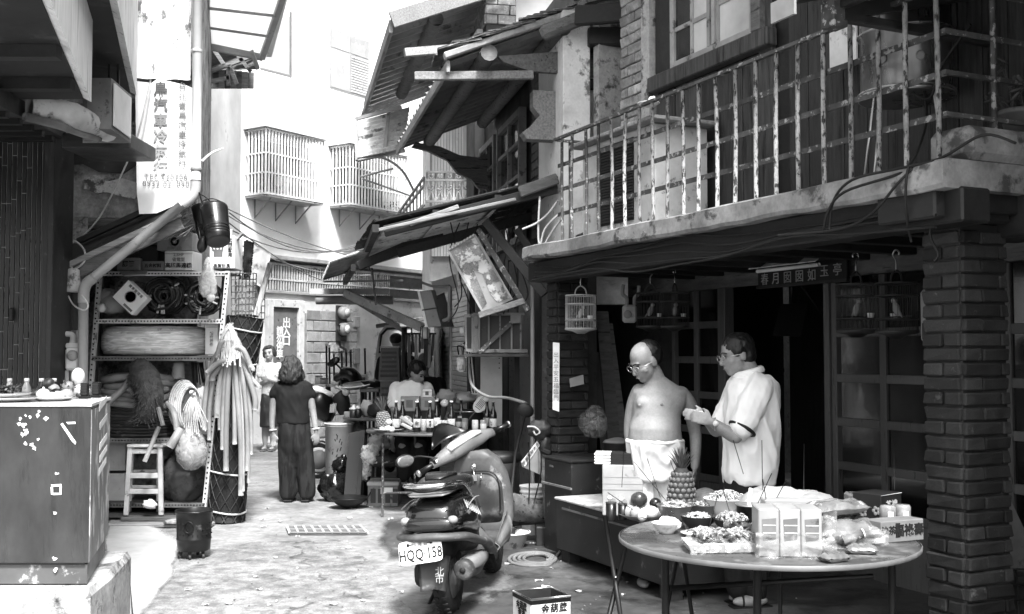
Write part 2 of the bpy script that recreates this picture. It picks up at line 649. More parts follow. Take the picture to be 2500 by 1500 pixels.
def patch_mat(name,base):
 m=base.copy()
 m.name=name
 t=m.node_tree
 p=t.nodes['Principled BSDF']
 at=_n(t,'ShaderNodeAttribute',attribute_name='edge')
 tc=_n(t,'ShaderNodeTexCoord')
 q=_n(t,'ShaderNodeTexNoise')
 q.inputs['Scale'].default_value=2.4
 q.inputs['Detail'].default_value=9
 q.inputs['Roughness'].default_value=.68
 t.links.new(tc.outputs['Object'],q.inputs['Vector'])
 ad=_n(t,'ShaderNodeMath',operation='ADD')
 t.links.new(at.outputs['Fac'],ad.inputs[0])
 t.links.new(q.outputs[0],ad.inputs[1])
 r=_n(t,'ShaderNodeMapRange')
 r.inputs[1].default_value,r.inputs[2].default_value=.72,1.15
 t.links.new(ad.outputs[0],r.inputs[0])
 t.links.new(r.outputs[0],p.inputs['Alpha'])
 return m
def ground_patch(name,mat,pix,z,k=.7,jit=.05,seed=1):
 o_=outline(pix,6,jit=jit,seed=seed)
 cx,cy=sum(p[0]for p in o_)/len(o_),sum(p[1]for p in o_)/len(o_)
 n_=len(o_)
 i_=[(cx+(x-cx)*k,cy+(y-cy)*k)for x,y in o_]
 vs=[(x,y,z)for x,y in o_]+[(x,y,z)for x,y in i_]+[(cx,cy,z)]
 fs=[(j,(j+1)%n_,n_+(j+1)%n_,n_+j)for j in range(n_)]+[(n_+j,n_+(j+1)%n_,2*n_)for j in range(n_)]
 mb=MB()
 mb.add(vs,fs)
 ob=mb.build(name,mat,kind='structure')
 at=ob.data.attributes.new('edge','FLOAT','POINT')
 at.data.foreach_set('value',[0.]*n_+[1.]*(n_+1))
 return ob
m_darkfloor=mt('dark_floor',.08,.17,1.6,rough=.6,bump=.2,c=.04,cut=.57,cscale=2.6,csoft=.08,dirt=.4,fine=.25,var=0)
ground_patch('arcade_floor',patch_mat('dark_floor_edge',m_darkfloor),[(1100,1150),(1120,1270),(1020,1350),(1040,1420),(960,1530),(930,1900),(4200,1900),(3400,1150),(2400,1100)],.008,k=.88,jit=.08,seed=4)  # darker floor colour across the arcade, fading out along a ragged edge
ground_patch('oil_stain_ground',patch_mat('oil_edge',mt('oil_stain',.07,.14,2.5,rough=.5,bump=.1,c=.25,cut=.62,cscale=3,csoft=.08,fine=.2,var=0)),[(930,1260),(1060,1245),(1090,1300),(1030,1335),(1020,1385),(940,1380),(905,1345),(920,1295)],.0115,k=.36,jit=.06,seed=9)
ground_patch('alley_dark_ground',patch_mat('dark_alley_edge',mt('dark_alley_floor',.14,.26,5,rough=.9,bump=.3,c=.07,cut=.6,cscale=5,fine=.3,var=0)),[(1090,1380),(1260,1370),(1290,1430),(1200,1500),(1060,1500),(1020,1440)],.0135,k=.4,jit=.06,seed=12)  # darker ground colour beneath the scooter, fading towards its outline
m_ramp=mt('pale_concrete',.44,.54,1.4,rough=.85,bump=.08,c=.4,cut=.66,cscale=2,csoft=.08,fine=.06,var=0)
ground_patch('pale_pavement',patch_mat('pale_edge',m_ramp),[(270,1250),(340,1258),(450,1320),(425,1420),(350,1520),(290,1700),(60,1700),(240,1400)],.0155,k=.75,jit=.03,seed=3)
t=thing('drain_grate','slotted metal drain cover set flush in the alley floor','drain cover',G(795,1298))
a,b_,c_,d_=G(700,1290),G(880,1290),G(897,1307),G(707,1307)
mb=MB()
mb.hexa([tuple(q+V((0,0,.0)))for q in(a,b_,c_,d_)]+[tuple(q+V((0,0,.018)))for q in(a,b_,c_,d_)])
mb.build('slot_bed',m_grey,t)
for i in range(10):
 mb=MB()
 mb.bar(a.lerp(b_,i/9)+V((0,0,.02)),d_.lerp(c_,i/9)+V((0,0,.02)),.02,.012)
 mb.build('grate_bar',m_offwhite,t)
for i in(0,.5,1):
 mb=MB()
 mb.bar(a.lerp(d_,i)+V((0,0,.024)),b_.lerp(c_,i)+V((0,0,.024)),.018,.01)
 mb.build('cross_bar',m_midgrey,t)
# house with the railed balcony over an arcade
RH=Frame(.10,8.63,50)
house=thing('shophouse','old two storey shophouse with a railed balcony over an open brick arcade','house',m=RH.m)
def rmb():
 return MB(RH.m)
def brick_set(parent,m,s0,s1,n0,n1,z0,z1,mat,ch=.069,bl=.2,out=.006,faces='sn',seedk=0,name='brick'):
 """laid bricks round a rectangular core; faces: s = the two ends seen along s, n = the front"""
 protos={}
 def proto(l,kk):
  key=(round(l,2),kk)
  if key not in protos:
   mb=MB()
   h,j=ch-.011,.004
   x,y=l/2-.004,.056
   vs=[]
   q=MB()
   q.bx(-x,x,-y,y,0,h,.006)
   for v in q.v:
    n_=noise.noise_vector(V(v)*22+V((kk*7,l*9,0)))*.01
    vs.append((v[0]+n_.x,v[1]+n_.y,v[2]+n_.z*.5))
   mb.add(vs,q.f)
   o=mb.build(name,mat,parent)
   o.location=(0,0,0)
   o['_raw']=1
   protos[key]=[o,False,V(WM[parent.name].inverted()@V((0,0,0)))]
   me=o.data
   me.from_pydata if False else None
   for i,v in enumerate(me.vertices):
    v.co=V(vs[i])
  return protos[key]
 nrow=int((z1-z0)/ch)
 for r in range(nrow):
  z=z0+r*ch
  runs=[]
  if 'n' in faces:
   runs.append(('n',s0,s1,n0))
  if 'N' in faces:
   runs.append(('n',s0,s1,n1))
  if 's' in faces:
   runs.append(('s',n0,n1,s1))
  if 'S' in faces:
   runs.append(('s',n0,n1,s0))
  for ax,lo,hi,fx in runs:
   odd=(r%2)^(ax=='s')
   x=lo-(bl/2 if odd else 0)
   while x<hi-.02:
    a_,b2=max(x,lo),min(x+bl,hi)
    if b2-a_>.03:
     l=round((b2-a_)/.02)*.02
     pr=proto(l,rnd.randrange(2))
     jit=U(-.004,.005)
     if ax=='n':
      sg=1 if fx==n0 else-1
      mm=m@TR(((a_+b2)/2,fx+sg*(.05-out-jit),z),0,0,U(-.8,.8))
     else:
      sg=1 if fx==s1 else-1
      mm=m@TR((fx-sg*(.05-out-jit),(a_+b2)/2,z),0,0,90+U(-.8,.8))
     if not pr[1]:
      o=pr[0]
      q=WM[parent.name].inverted()@mm
      o.location,o.rotation_euler=q.to_translation(),q.to_euler()
      pr[1]=True
      if '_raw' in o:
       del o['_raw']
     else:
      piece(pr[0],parent,mm)
    x+=bl
def pillar(s0,s1,n0,n1,z0,z1,faces,mat=m_brick):
 mb=rmb()
 mb.bx(s0+.007,s1-.007,n0+.007,n1-.007,z0,z1)
 o=mb.build('brick_pillar',m_brickgap,house)
 brick_set(o,RH.m,s0,s1,n0,n1,z0,z1,mat,faces=faces,bl=.24)
 return o
pillar(3.95,4.18,.26,.56,0,2.16,'ns')
pillar(-.09,.09,.256,.54,0,2.25,'ns')
SX=4.36
mb=rmb()
def slab_fn(s):
 return 2.42+.012*noise.noise(V((s*2,0,0))),2.30-.02*max(0,min(1,s/3))+.02*noise.noise(V((s*3,5,0)))
vs,fs=[],[]
k=24
for i in range(k+1):
 s_=-.02+SX*i/k
 t_,b2=slab_fn(s_)
 vs+=[(s_,.0,b2+.01),(s_,-.012,b2+.03),(s_,-.008,t_-.012),(s_,.012,t_),(s_,.9,t_),(s_,.9,b2+.01)]
for i in range(k):
 for j in range(6):
  fs.append((i*6+j,(i+1)*6+j,(i+1)*6+(j+1)%6,i*6+(j+1)%6))
fs+=[(0,1,2,3,4,5),tuple(reversed(range(k*6,k*6+6)))]
mb.add(vs,fs)
mb.build('balcony_slab',m_slab,house)
mb=rmb();mb.bx(4.12,4.37,.12,1.1,2.425,2.58,.03);mb.build('balcony_curb',m_slab,house)
mb=rmb();mb.bx(-.1,SX,.08,.26,2.14,2.298,.01);mb.build('edge_beam',m_wood_dark,house)
for s_ in[x*.42 for x in range(0,11)]:
 mb=rmb();mb.bx(s_,s_+.09,.262,1.6,2.2,2.3,.006);mb.build('ceiling_joist',m_wood_dark,house)
mb=rmb();mb.bx(-.2,6.2,.9,2.2,2.302,2.36);mb.build('ceiling_boards',m_wood_dark,house)
mb=rmb();mb.bx(3.9,SX-.1,.02,.5,2.165,2.296,.01);mb.bx(4.1,SX-.02,.51,1.5,2.1,2.296,.01);mb.build('side_beam',m_wood_dark,house,kind='stuff')
NB=1.6
def sx_at(px,n=NB,py=900):
 return RH.hit(px,py,n).x
sL=-3.2
s_door0,s_door1=sx_at(1640),sx_at(1762)
s_open1=sx_at(2030)
mb=rmb();mb.bx(sL,6.2,NB,NB+.06,2.1,2.3,.004);mb.build('lintel_board',m_wood_mid,house)
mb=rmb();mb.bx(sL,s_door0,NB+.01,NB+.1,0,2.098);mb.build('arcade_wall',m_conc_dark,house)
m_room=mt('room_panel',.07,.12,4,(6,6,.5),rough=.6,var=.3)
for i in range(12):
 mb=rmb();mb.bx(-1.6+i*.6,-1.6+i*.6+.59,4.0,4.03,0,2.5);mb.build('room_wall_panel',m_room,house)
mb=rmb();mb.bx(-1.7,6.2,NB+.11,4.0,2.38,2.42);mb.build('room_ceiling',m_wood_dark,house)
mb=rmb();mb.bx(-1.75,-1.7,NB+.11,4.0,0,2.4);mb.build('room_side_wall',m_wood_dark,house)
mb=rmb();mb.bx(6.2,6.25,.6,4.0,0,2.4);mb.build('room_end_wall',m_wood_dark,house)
m_doorframe=mt('door_timber',.12,.16,6,(7,7,.7),rough=.55,bump=.1,c=.04,cut=.64,cscale=6,var=.15)
def lattice_door(s0,s1,cols,zs,n=NB,bars=5,curtain=True,label=None):
 """sliding door: stiles, rails, one pane per opening, thin bars behind each pane"""
 mb=rmb()
 mb.bx(s0,s0+.05,n,n+.05,0,2.095,.004)
 mb.bx(s1-.05,s1,n,n+.05,0,2.095,.004)
 d=mb.build('sliding_door',m_doorframe,house)
 if label:
  d['label']=label
 W=(s1-s0-.1)
 cs=[s0+.05+W*i/cols for i in range(cols+1)]
 for i in range(1,cols):
  mb=rmb();mb.bx(cs[i]-.03,cs[i]+.03,n,n+.045,0,2.095,.004);mb.build('mullion',m_doorframe,d)
 for z in zs:
  for i in range(cols):
   mb=rmb();mb.bx(cs[i]+.031*(i>0),cs[i+1]-.031*(i<cols-1),n+.002,n+.043,z-.03,z+.03,.004);mb.build('door_rail',m_doorframe,d)
 for i in range(cols):
  mb=rmb();mb.bx(cs[i],cs[i+1],n+.018,n+.028,0,zs[0]-.03);mb.build('door_panel',m_doorframe,d)
  for j in range(len(zs)):
   z1=zs[j+1]-.031 if j+1<len(zs)else 2.095
   mb=rmb();mb.bx(cs[i]+.031,cs[i+1]-.031,n+.02,n+.025,zs[j]+.031,z1);mb.build('pane',m_glass,d)
  for b2 in range(1,bars):
   x=cs[i]+(cs[i+1]-cs[i])*b2/bars
   mb=rmb();mb.bx(x-.008,x+.008,n+.05,n+.06,zs[0],2.09);mb.build('door_bar',m_doorframe,d)
 return d
Z4=[.46,.76,1.07,1.38,1.7]
lattice_door(s_door0,s_door1-.005,2,[.5,.9,1.2,1.5,1.8],label='narrow sliding door standing left of the dark opening')
lattice_door(s_open1,s_open1+1.0,2,Z4,label='wide sliding door with low timber panels behind the round table')
lattice_door(s_open1+1.005,s_open1+2.0,2,Z4)
lattice_door(s_open1+2.005,s_open1+3.0,2,Z4)
mb=rmb();mb.bx(s_door1,s_door1+.07,NB-.02,NB+.08,0,2.1,.005);mb.bx(s_open1-.06,s_open1-.003,NB-.02,NB+.08,0,2.1,.005)
mb.build('door_post',m_doorframe,house,kind='stuff')
# upper floor of the house
NU=.72
s_pl=RH.hit(1602,400,NU).x
TOP=5.6
s_w0,s_w1=RH.hit(1640,100,NU).x,RH.hit(1845,60,NU).x
i=0
x=s_pl
while x<6.1:
 wd=U(.13,.2)
 z1=3.55 if x+wd<s_w1+.12 else 4.9
 if not(s_w1+.13<x<s_w1+.3):
  mb=rmb();mb.bx(x,x+wd-.006,NU+U(-.004,.004),NU+.03,2.43,z1,.003);mb.build('plank',m_plank,house)
 x+=wd
mb=rmb();mb.bx(s_pl-.02,6.2,NU+.035,NU+.09,2.425,5.6);mb.build('upper_wall',m_wood_dark,house)
mb=rmb();mb.bx(s_pl-.02,s_w1+.2,NU-.07,NU+.02,3.56,3.68,.008);mb.build('sill_beam',m_plank,house)
win=rmb()
zb,zt=3.69,5.0
win.bx(s_w0,s_w0+.05,NU-.02,NU+.03,zb,zt,.004);win.bx(s_w1-.05,s_w1,NU-.02,NU+.03,zb,zt,.004)
win.bx(s_w0+.051,s_w1-.051,NU-.018,NU+.028,zb,zb+.05,.004)
win=win.build('window',mt('window_timber',.3,.42,6,rough=.6,c=.15,cut=.6,cscale=10),house)
mid=(s_w0+s_w1)/2+.02
for a,b2 in((mid-.045,mid-.012),(mid+.012,mid+.045)):
 mb=rmb();mb.bx(a,b2,NU-.022,NU+.026,zb+.051,zt);mb.build('sash',MATS['window_timber'],win)
q1=s_w0+(mid-s_w0)*.52;q2=mid+(s_w1-mid)*.14
zz=[zb+.05,3.98,4.36,4.72,zt]
for x in(q1,q2):
 mb=rmb();mb.bx(x-.015,x+.015,NU-.01,NU+.02,zb+.051,zt);mb.build('mullion',MATS['window_timber'],win)
for z in zz[1:-1]:
 mb=rmb();mb.bx(s_w0+.051,mid-.046,NU-.008,NU+.018,z-.016,z+.016);mb.build('mullion',MATS['window_timber'],win)
for z in(4.02,4.5):
 mb=rmb();mb.bx(mid+.046,s_w1-.051,NU-.008,NU+.018,z-.016,z+.016);mb.build('mullion',MATS['window_timber'],win)
xs=[s_w0+.05,q1,mid-.03]
for i in range(2):
 for j in range(4):
  mb=rmb();mb.bx(xs[i]+.004,xs[i+1]-.004,NU+.003,NU+.007,zz[j]+.004,zz[j+1]-.004)
  mb.build('pane',m_glass_pale if(i==1)else m_glass,win)
xs=[mid+.03,q2,s_w1-.05]
for i in range(2):
 mb=rmb();mb.bx(xs[i]+.004,xs[i+1]-.004,NU+.003,NU+.007,zb+.052,zt);mb.build('pane',m_glass_pale,win)
mb=rmb();mb.bx(s_w1+.004,s_w1+.10,NU-.05,NU+.03,3.69,5.2,.005);mb.build('window_post',m_wood_mid,house)
sp0,sp1=RH.hit(1517,150,NU).x,RH.hit(1572,150,NU).x
mb=rmb();mb.bx(sp0+.01,sp1-.01,NU+.01,NU+.3,2.43,5.6);pr=mb.build('brick_pier',m_brickgap,house)
brick_set(pr,RH.m,sp0,sp1,NU,NU+.3,3.2,4.75,m_bricklight,ch=.085,bl=.22,faces='n')
sq=RH.hit(1592,150,NU).x
mb=rmb();mb.bx(sp1+.003,sq,NU-.03,NU+.12,2.43,5.2,.004);mb.build('corner_post',m_oldplaster,house)
mb=rmb();mb.bx(sq+.002,s_pl-.001,NU+.05,NU+.1,2.43,5.2);mb.bx(s_pl,s_w0-.003,NU+.0,NU+.03,3.69,5.1)
mb.build('shadow_board',m_wood_dark,house,kind='stuff')
mb=rmb();mb.hexa([(-.5,-.1,5.25),(6.2,-.1,5.25),(6.2,4.2,6.2),(-.5,4.2,6.2),(-.5,-.1,5.3),(6.2,-.1,5.3),(6.2,4.2,6.25),(-.5,4.2,6.25)])
mb.build('roof',m_dgrey,house)
mb=rmb();mb.bx(-.45,-.35,.9,4.1,2.4,5.6);mb.build('gable_wall',m_oldplaster,house)
mb=rmb();mb.bx(6.2,6.25,.6,4.1,2.5,5.6);mb.build('gable_wall',m_oldplaster,house)
mb=rmb();mb.bx(-.45,6.2,4.04,4.1,0,5.6);mb.build('rear_wall',m_oldplaster,house)
rail=rmb()
NR=.05
a=RH.hit(1358,341,NR)
rail.bar((a.x-.02,NR,a.z),(4.3,NR,a.z),.03,.02)
rail=rail.build('railing',m_iron,house)
posts=[1372,1397,1430,1461,1492,1527,1561,1593,1630,1667,1706,1747,1796,1846,1897,1950,2012,2078,2146,2214,2290]
for i,px in enumerate(posts):
 h=RH.hit(px,300,NR).x
 mb=rmb()
 l=U(-.012,.012)
 mb.tube([(h+l,NR,2.425),(h+l*U(-.5,1.5),NR+U(-.008,.008),2.8),(h,NR,a.z-.012)],.0125,8)
 mb.build('baluster',m_peel if 3<i<21 else m_iron,rail)
for z in(2.63,2.82,3.01):
 mb=rmb();mb.bar((a.x,NR+.016,z),(4.3,NR+.016,z),.008,.03);mb.build('cross_rail',m_iron,rail)
mb=rmb();mb.bar((a.x-.02,NR+.02,a.z),(a.x-.02,.7,a.z),.025,.02);mb.build('return_rail',m_iron,rail)
for n_ in(.18,.32,.46,.6):
 mb=rmb();mb.tube([(a.x-.02,n_,2.425),(a.x-.02,n_,a.z-.012)],.012,6);mb.build('baluster',m_iron,rail)
for n_ in(.36,.66,.95):
 mb=rmb();mb.tube([(4.3,n_,2.58),(4.3,n_,a.z-.012)],.013,6);mb.build('baluster',m_iron,rail)
for z in(2.63,2.82,3.01,a.z):
 mb=rmb();mb.bar((4.3,NR,z),(4.3,1.1,z),.02,.02);mb.build('end_rail',m_iron,rail)
nh=thing('unseen_next_house','plain unseen next house of the row, added to shade the balcony and arcade','house',m=RH.m)  # out of view; added to keep the sun off the balcony and arcade
mb=rmb();mb.bx(5.3,9.5,.0,4.1,0,5.6);mb.build('walls',m_oldplaster,nh)
mb=rmb();mb.hexa([(5.2,-.3,5.55),(9.6,-.3,5.55),(9.6,4.3,6.4),(5.2,4.3,6.4),(5.2,-.3,5.65),(9.6,-.3,5.65),(9.6,4.3,6.5),(5.2,4.3,6.5)]);mb.build('roof',m_dgrey,nh)
# corrugated sheets
def corr(mb,a,b,c,amp=.012,per=.09,th=.006,rag=.0,seed=0,d=None):
 """corrugated sheet: waves counted along a->b, flutes run a->c"""
 a,b,c=V(a),V(b),V(c)
 e=b-a
 n_=e.cross(c-a).normalized()
 L=e.length
 nu=max(8,int(L/per*6))
 def fn(u,v):
  vv=v
  if rag:
   if v>.5:
    vv=1-rag*(.5+.5*noise.noise(V((math.floor(u*L/.35)*3.7+seed,seed,0))))*((v-.5)*2)
  p=a+e*u+((c-a)if d is None else((c-a)*(1-u)+(V(d)-b)*u))*vv
  return p+n_*amp*math.sin(2*math.pi*u*L/per)
 return mb.grid(fn,nu,4,th)
m_sheet_old=mt('old_corrugated_sheet',.1,.2,3,(1,1,1),rough=.85,bump=.2,c=.4,cut=.6,cscale=4,fine=.2)
m_sheet_lite=mt('pale_corrugated_sheet',.45,.65,3,rough=.8,bump=.15,c=.2,cut=.6,cscale=5,fine=.15)
m_timber=mt('old_round_timber',.13,.26,5,(5,.7,5),rough=.8,bump=.3,c=.05,cut=.6,cscale=5,fine=.2)
m_eave=mt('eave_sheet',.34,.46,2,rough=.42,metal=.5,dirt=.35,fine=.1,c=.15,cut=.62,cscale=3)
m_tile=mt('roof_tile',.12,.3,8,rough=.9,bump=.4,c=.5,cut=.6,cscale=9,var=.35,fine=.2)
# old timber house in the middle of the row
MH=Frame(.485,9.47,700)
mid_house=thing('timber_house','old timber house with a sagging corrugated eave on round purlins and tall glazed windows','house',m=MH.m)
def mmb():
 return MB(MH.m)
mb=mmb();mb.bx(-4.6,-.02,.08,.16,2.4,5.0);mb.build('upper_wall',m_wood_dark,mid_house)
mb=mmb();mb.bx(-8.6,.4,.06,.16,0,2.6);mb.build('lower_wall',m_conc_dark,mid_house)
mb=mmb();mb.bx(-8.6,.35,4.0,4.1,0,5.0);mb.bx(-8.6,-8.5,.16,4,0,5);mb.build('rear_wall',m_oldplaster,mid_house,kind='stuff')
w0,w1=MH.hit(1321,300,-.02),MH.hit(1383,300,-.02)
mb=mmb();mb.bx(w0 .x+(w1 .x-w0 .x)*.42,w1 .x,-.05,.2,2.3,4.62,.005);mb.build('plaster_post',mt('post_plaster',.62,.8,5,rough=.9,bump=.3,c=.25,cut=.62,cscale=5,fine=.06),mid_house)
mb=mmb();mb.bx(w0 .x,w0 .x+(w1 .x-w0 .x)*.415,-.045,.19,2.3,4.62,.005);mb.build('timber_post',m_white,mid_house)
b0=MH.hit(1300,300,-.04).x
mb=mmb();mb.bx(b0+.01,w0 .x-.008,-.03,.2,2.6,4.6);o=mb.build('brick_pier',m_brickgap,mid_house)
brick_set(o,MH.m,b0,w0 .x-.003,-.04,.2,2.7,4.55,mt('brick_mid',.1,.18,14,rough=.9,bump=.3,c=.3,cut=.66,cscale=8,var=.3,fine=.2),ch=.085,bl=.26,faces='n')
rw=thing('party_wall','pale plaster wall with dark timber relief between the timber house and the brick pier','wall',(0,0,0))
y_=9.62
mb=MB();x0,z0=XZ(1384,700,y_);x1,z1=XZ(1530,60,y_);mb.bx(x0,x1,y_,y_+.15,2.0,z1+.1);mb.build('plaster',mt('relief_plaster',.42,.62,3,rough=.9,bump=.25,c=.2,cut=.6,cscale=3,cstretch=(.5,1,2),fine=.12),rw)
for(ax,ay,bx_,by_,d,mm)in((1384,196,1522,222,.05,m_wood_dark),(1430,90,1522,132,.3,m_wood_dark),(1472,136,1502,190,.06,m_wood_dark)):
 a,b=P(ax,ay,y_),P(bx_,by_,y_)
 mb=MB();mb.bx(a.x,b.x,y_-d,y_-.002,b.z,a.z,.012);mb.build('timber_relief',mm,rw)
mb=MB()
a,b=P(1386,130,y_),P(1470,190,y_)
mb.bx(a.x,b.x,y_-.03,y_-.002,b.z,a.z,.01);mb.build('carved_panel',m_wood_grey,rw)
def mh_window(pxa,pxb,z0,z1,cols,rows,mat):
 a,b=MH.hit(pxa,350,0).x,MH.hit(pxb,350,0).x
 mb=mmb();mb.bx(a,a+.07,-.02,.06,z0,z1);mb.bx(b-.07,b,-.02,.06,z0,z1);mb.bx(a+.071,b-.071,-.015,.055,z1-.07,z1);mb.bx(a+.071,b-.071,-.015,.055,z0,z0+.07)
 w_=mb.build('window',mat,mid_house)
 for i in range(1,cols):
  x=a+(b-a)*i/cols
  mb=mmb();mb.bx(x-.025,x+.025,-.012,.05,z0+.07,z1-.07);mb.build('mullion',mat,w_)
 for j in range(1,rows):
  z=z0+(z1-z0)*j/rows
  for i in range(cols):
   x0,x1=a+(b-a)*i/cols+.03,a+(b-a)*(i+1)/cols-.03
   mb=mmb();mb.bx(x0,x1,-.01,.048,z-.018,z+.018);mb.build('mullion',mat,w_)
 for i in range(cols):
  for j in range(rows):
   x0,x1=a+(b-a)*i/cols+.027,a+(b-a)*(i+1)/cols-.027
   mb=mmb();mb.bx(x0,x1,.03,.036,z0+(z1-z0)*j/rows+.02,z0+(z1-z0)*(j+1)/rows-.02);mb.build('pane',m_glass,w_)
m_winlight=mt('window_timber_grey',.2,.3,6,rough=.6,c=.1,cut=.6,cscale=10)
mh_window(1215,1272,2.75,4.2,2,4,m_winlight)
mh_window(1172,1208,2.75,4.2,2,4,m_winlight)
s_=MH.hit(1160,300,0).x
mb=mmb();mb.bx(s_-.35,s_+.25,-.06,.1,2.6,4.7,.01);mb.build('dark_post',m_wood_dark,mid_house)
E0,E1=-.05,-4.0
NE,ZE,ZW=-1.1,4.14,4.66
mb=mmb();corr(mb,(E1,.2,ZW),(E0,.2,ZW),(E1-.1,NE,ZE),.05,.24,.008,d=(E0,NE+.05,ZE),seed=3)
eave=mb.build('corrugated_eave',m_eave,mid_house)
for n_ in(-.72,-.05):
 zc=ZW+(ZE-ZW)*(.2-n_)/(.2-NE)-.105
 mb=mmb();pts=[(E0+.15-i*.5,n_+.015*noise.noise(V((i,n_,0))),zc+.015*noise.noise(V((i,3,n_))))for i in range(9)]
 mb.tube(pts,[.075+.008*noise.noise(V((i*.8,9,0)))for i in range(9)],12)
 mb.build('round_purlin',m_timber,mid_house)
mb=mmb();mb.bar((E1-.08,NE,ZE-.05),(E0,NE+.04,ZE-.05),.03,.1);mb.build('eave_board',m_wood_grey,mid_house)
mb=mmb();mb.bar((E0+.01,NE,ZE+.03),(E0+.01,.35,ZW+.09),.09,.06,b=.01);mb.build('rake_mortar',m_oldplaster,mid_house)
tl=None
for i in range(22):
 f=i/21
 for j in range(3):
  c_=V((E0-.02-j*.17+U(-.02,.02),NE+.05+(1.3)*f+U(-.01,.01),ZE+.05+(ZW-ZE)*f+.035+U(0,.03)))
  m_=MH.m@TR(c_,U(-12,6)+18,U(-10,10),U(-9,9))
  if tl is None:
   q=MB(m_)
   q.grid(lambda u,v:(-.085+.17*u,-.1+.2*v,.035*math.cos((u-.5)*2.6)),5,1,.014)
   tl=q.build('tile',m_tile,mid_house)
   inv=WM[mid_house.name].inverted()@m_
   for v in tl.data.vertices:
    v.co=inv.inverted()@v.co
   tl.matrix_basis=inv
  else:
   piece(tl,mid_house,m_)
mb=MB();a,b=P(1012,187,9.35),P(1302,184,9.5)
mb.bar(a,b,.06,.075,b=.006);mb.build('bracket_plank',m_wood_grey,mid_house)
mb=mmb()
mb.prism([(.02,3.5),(-.32,3.5),(-.36,3.56),(-.28,3.62),(-.2,3.72),(-.26,3.8),(-.26,3.95),(.02,3.95)],-.32,-.18,'yz')
mb.build('carved_bracket',m_wood_grey,mid_house)
mb=mmb()
mb.prism([(.0,3.6),(-.12,3.62),(-.2,3.72),(-.38,3.8),(-.5,3.95),(-.75,4.06),(-.95,4.1),(-.9,4.16),(-.6,4.12),(-.35,4.02),(-.12,4.0),(0,4.05)],-3.9,-3.82,'yz')
mb.build('carved_bracket',m_timber,mid_house)
mb=mmb()
mb.prism([(.0,4.1),(-.3,4.1),(-.55,4.17),(-.6,4.22),(0,4.3)],-.16,-.1,'yz')
mb.build('carved_bracket',m_wood_mid,mid_house)
mb=mmb();mb.hexa([(-4.2,.1,4.62),(.3,.1,4.62),(.3,4.1,5.9),(-4.2,4.1,5.9),(-4.2,.1,4.7),(.3,.1,4.7),(.3,4.1,6.0),(-4.2,4.1,6.0)])
mb.build('roof',m_tile,mid_house)
mb=MB();mb.bar(P(1405,40,9.2),P(1556,28,9.0),.07,.17,b=.01);mb.build('verge_beam',m_wood_dark,mid_house)
mb=MB();mb.bar(P(1320,85,9.3),P(1425,42,9.25),.12,.12,b=.03);mb.build('verge_log',m_timber,mid_house)
# farther house with the high eave and the iron balcony
far_house=thing('tall_terrace_house','tall terrace house with a high corrugated eave and a scrolled iron balcony','house',m=MH.m)
m_farwall=mt('far_white_wall',.6,.75,2,rough=.9,c=.4,cut=.66,cscale=2,dirt=.15)
mb=mmb();mb.bx(-10.5,-4.7,.02,.2,0,5.9);mb.build('front_wall',m_farwall,far_house)
mb=mmb();mb.bx(-10.5,-4.7,4.0,4.2,0,7.4);mb.bx(-10.5,-10.3,.2,4,0,6.5);mb.bx(-4.9,-4.7,.2,4,0,6.8);mb.build('side_walls',m_farwall,far_house,kind='stuff')
FE0,FE1=-4.25,-8.9
mb=mmb();corr(mb,(FE1,.2,6.35),(FE0,.2,6.35),(FE1,-1.15,5.8),.07,.34,.01,d=(FE0,-1.15,5.8))
mb.build('corrugated_eave',m_eave,far_house)
mb=mmb();mb.tube([(FE0-.3,-.55,5.95),(FE1+.3,-.58,5.93)],.1,10);mb.build('round_purlin',m_timber,far_house)
mb=mmb();mb.bar((FE0,-1.17,5.72),(FE1,-1.17,5.72),.05,.16);mb.build('eave_board',m_wood_grey,far_house)
mb=mmb();mb.bar((FE0+.06,-1.17,5.78),(FE0+.06,.5,6.42),.06,.2);mb.build('rake_board',m_wood_grey,far_house)
mb=mmb();mb.bar((FE0+.03,-1.0,5.38),(FE0-.1,.3,5.6),.09,.1);mb.build('bracket_plank',m_wood_grey,far_house)
mb=mmb();mb.bx(-5.2,-4.45,.1,.5,5.4,7.6);o=mb.build('brick_pier',m_brickgap,far_house)
brick_set(o,MH.m,-5.2,-4.44,.09,.5,5.9,7.5,m_bricklight,ch=.13,bl=.32,faces='ns')
mb=mmb();mb.hexa([(-10.4,-1.15,5.86),(-4.3,-1.15,5.86),(-4.3,4.1,8.0),(-10.4,4.1,8.0),(-10.4,-1.15,5.89),(-4.3,-1.15,5.89),(-4.3,4.1,8.1),(-10.4,4.1,8.1)])
mb.build('roof',m_tile,far_house)
zs0,zs1=2.9,4.6
for i in range(14):
 a=P(1058+i*7.2,400,15.2)
 mb=MB();mb.box((a.x,15.2,3.9),(.034,.02,1.9));mb.build('shutter_slat',m_farwall,far_house)
mb=MB();a,b=P(1050,300,15.26),P(1160,500,15.26);mb.bx(a.x,b.x,15.26,15.34,2.6,4.9);mb.build('slatted_screen',m_midgrey,far_house)
bal=thing('iron_balcony','scrolled white wrought iron balcony railing at the far timber house','railing',P(1090,500,14.6))
m_ironw=mt('far_iron_paint',.25,.4,6,rough=.5)
def rr(px,py):
 return P(px,py,14.6)
for(ya)in(420,440,492):
 mb=MB();mb.bar(rr(1040,ya),rr(1152,ya+1),.03,.03);mb.build('rail',m_ironw,bal)
for px in range(1042,1153,22):
 mb=MB();mb.tube([rr(px,420),rr(px,494)],.014,6);mb.build('baluster',m_ironw,bal)
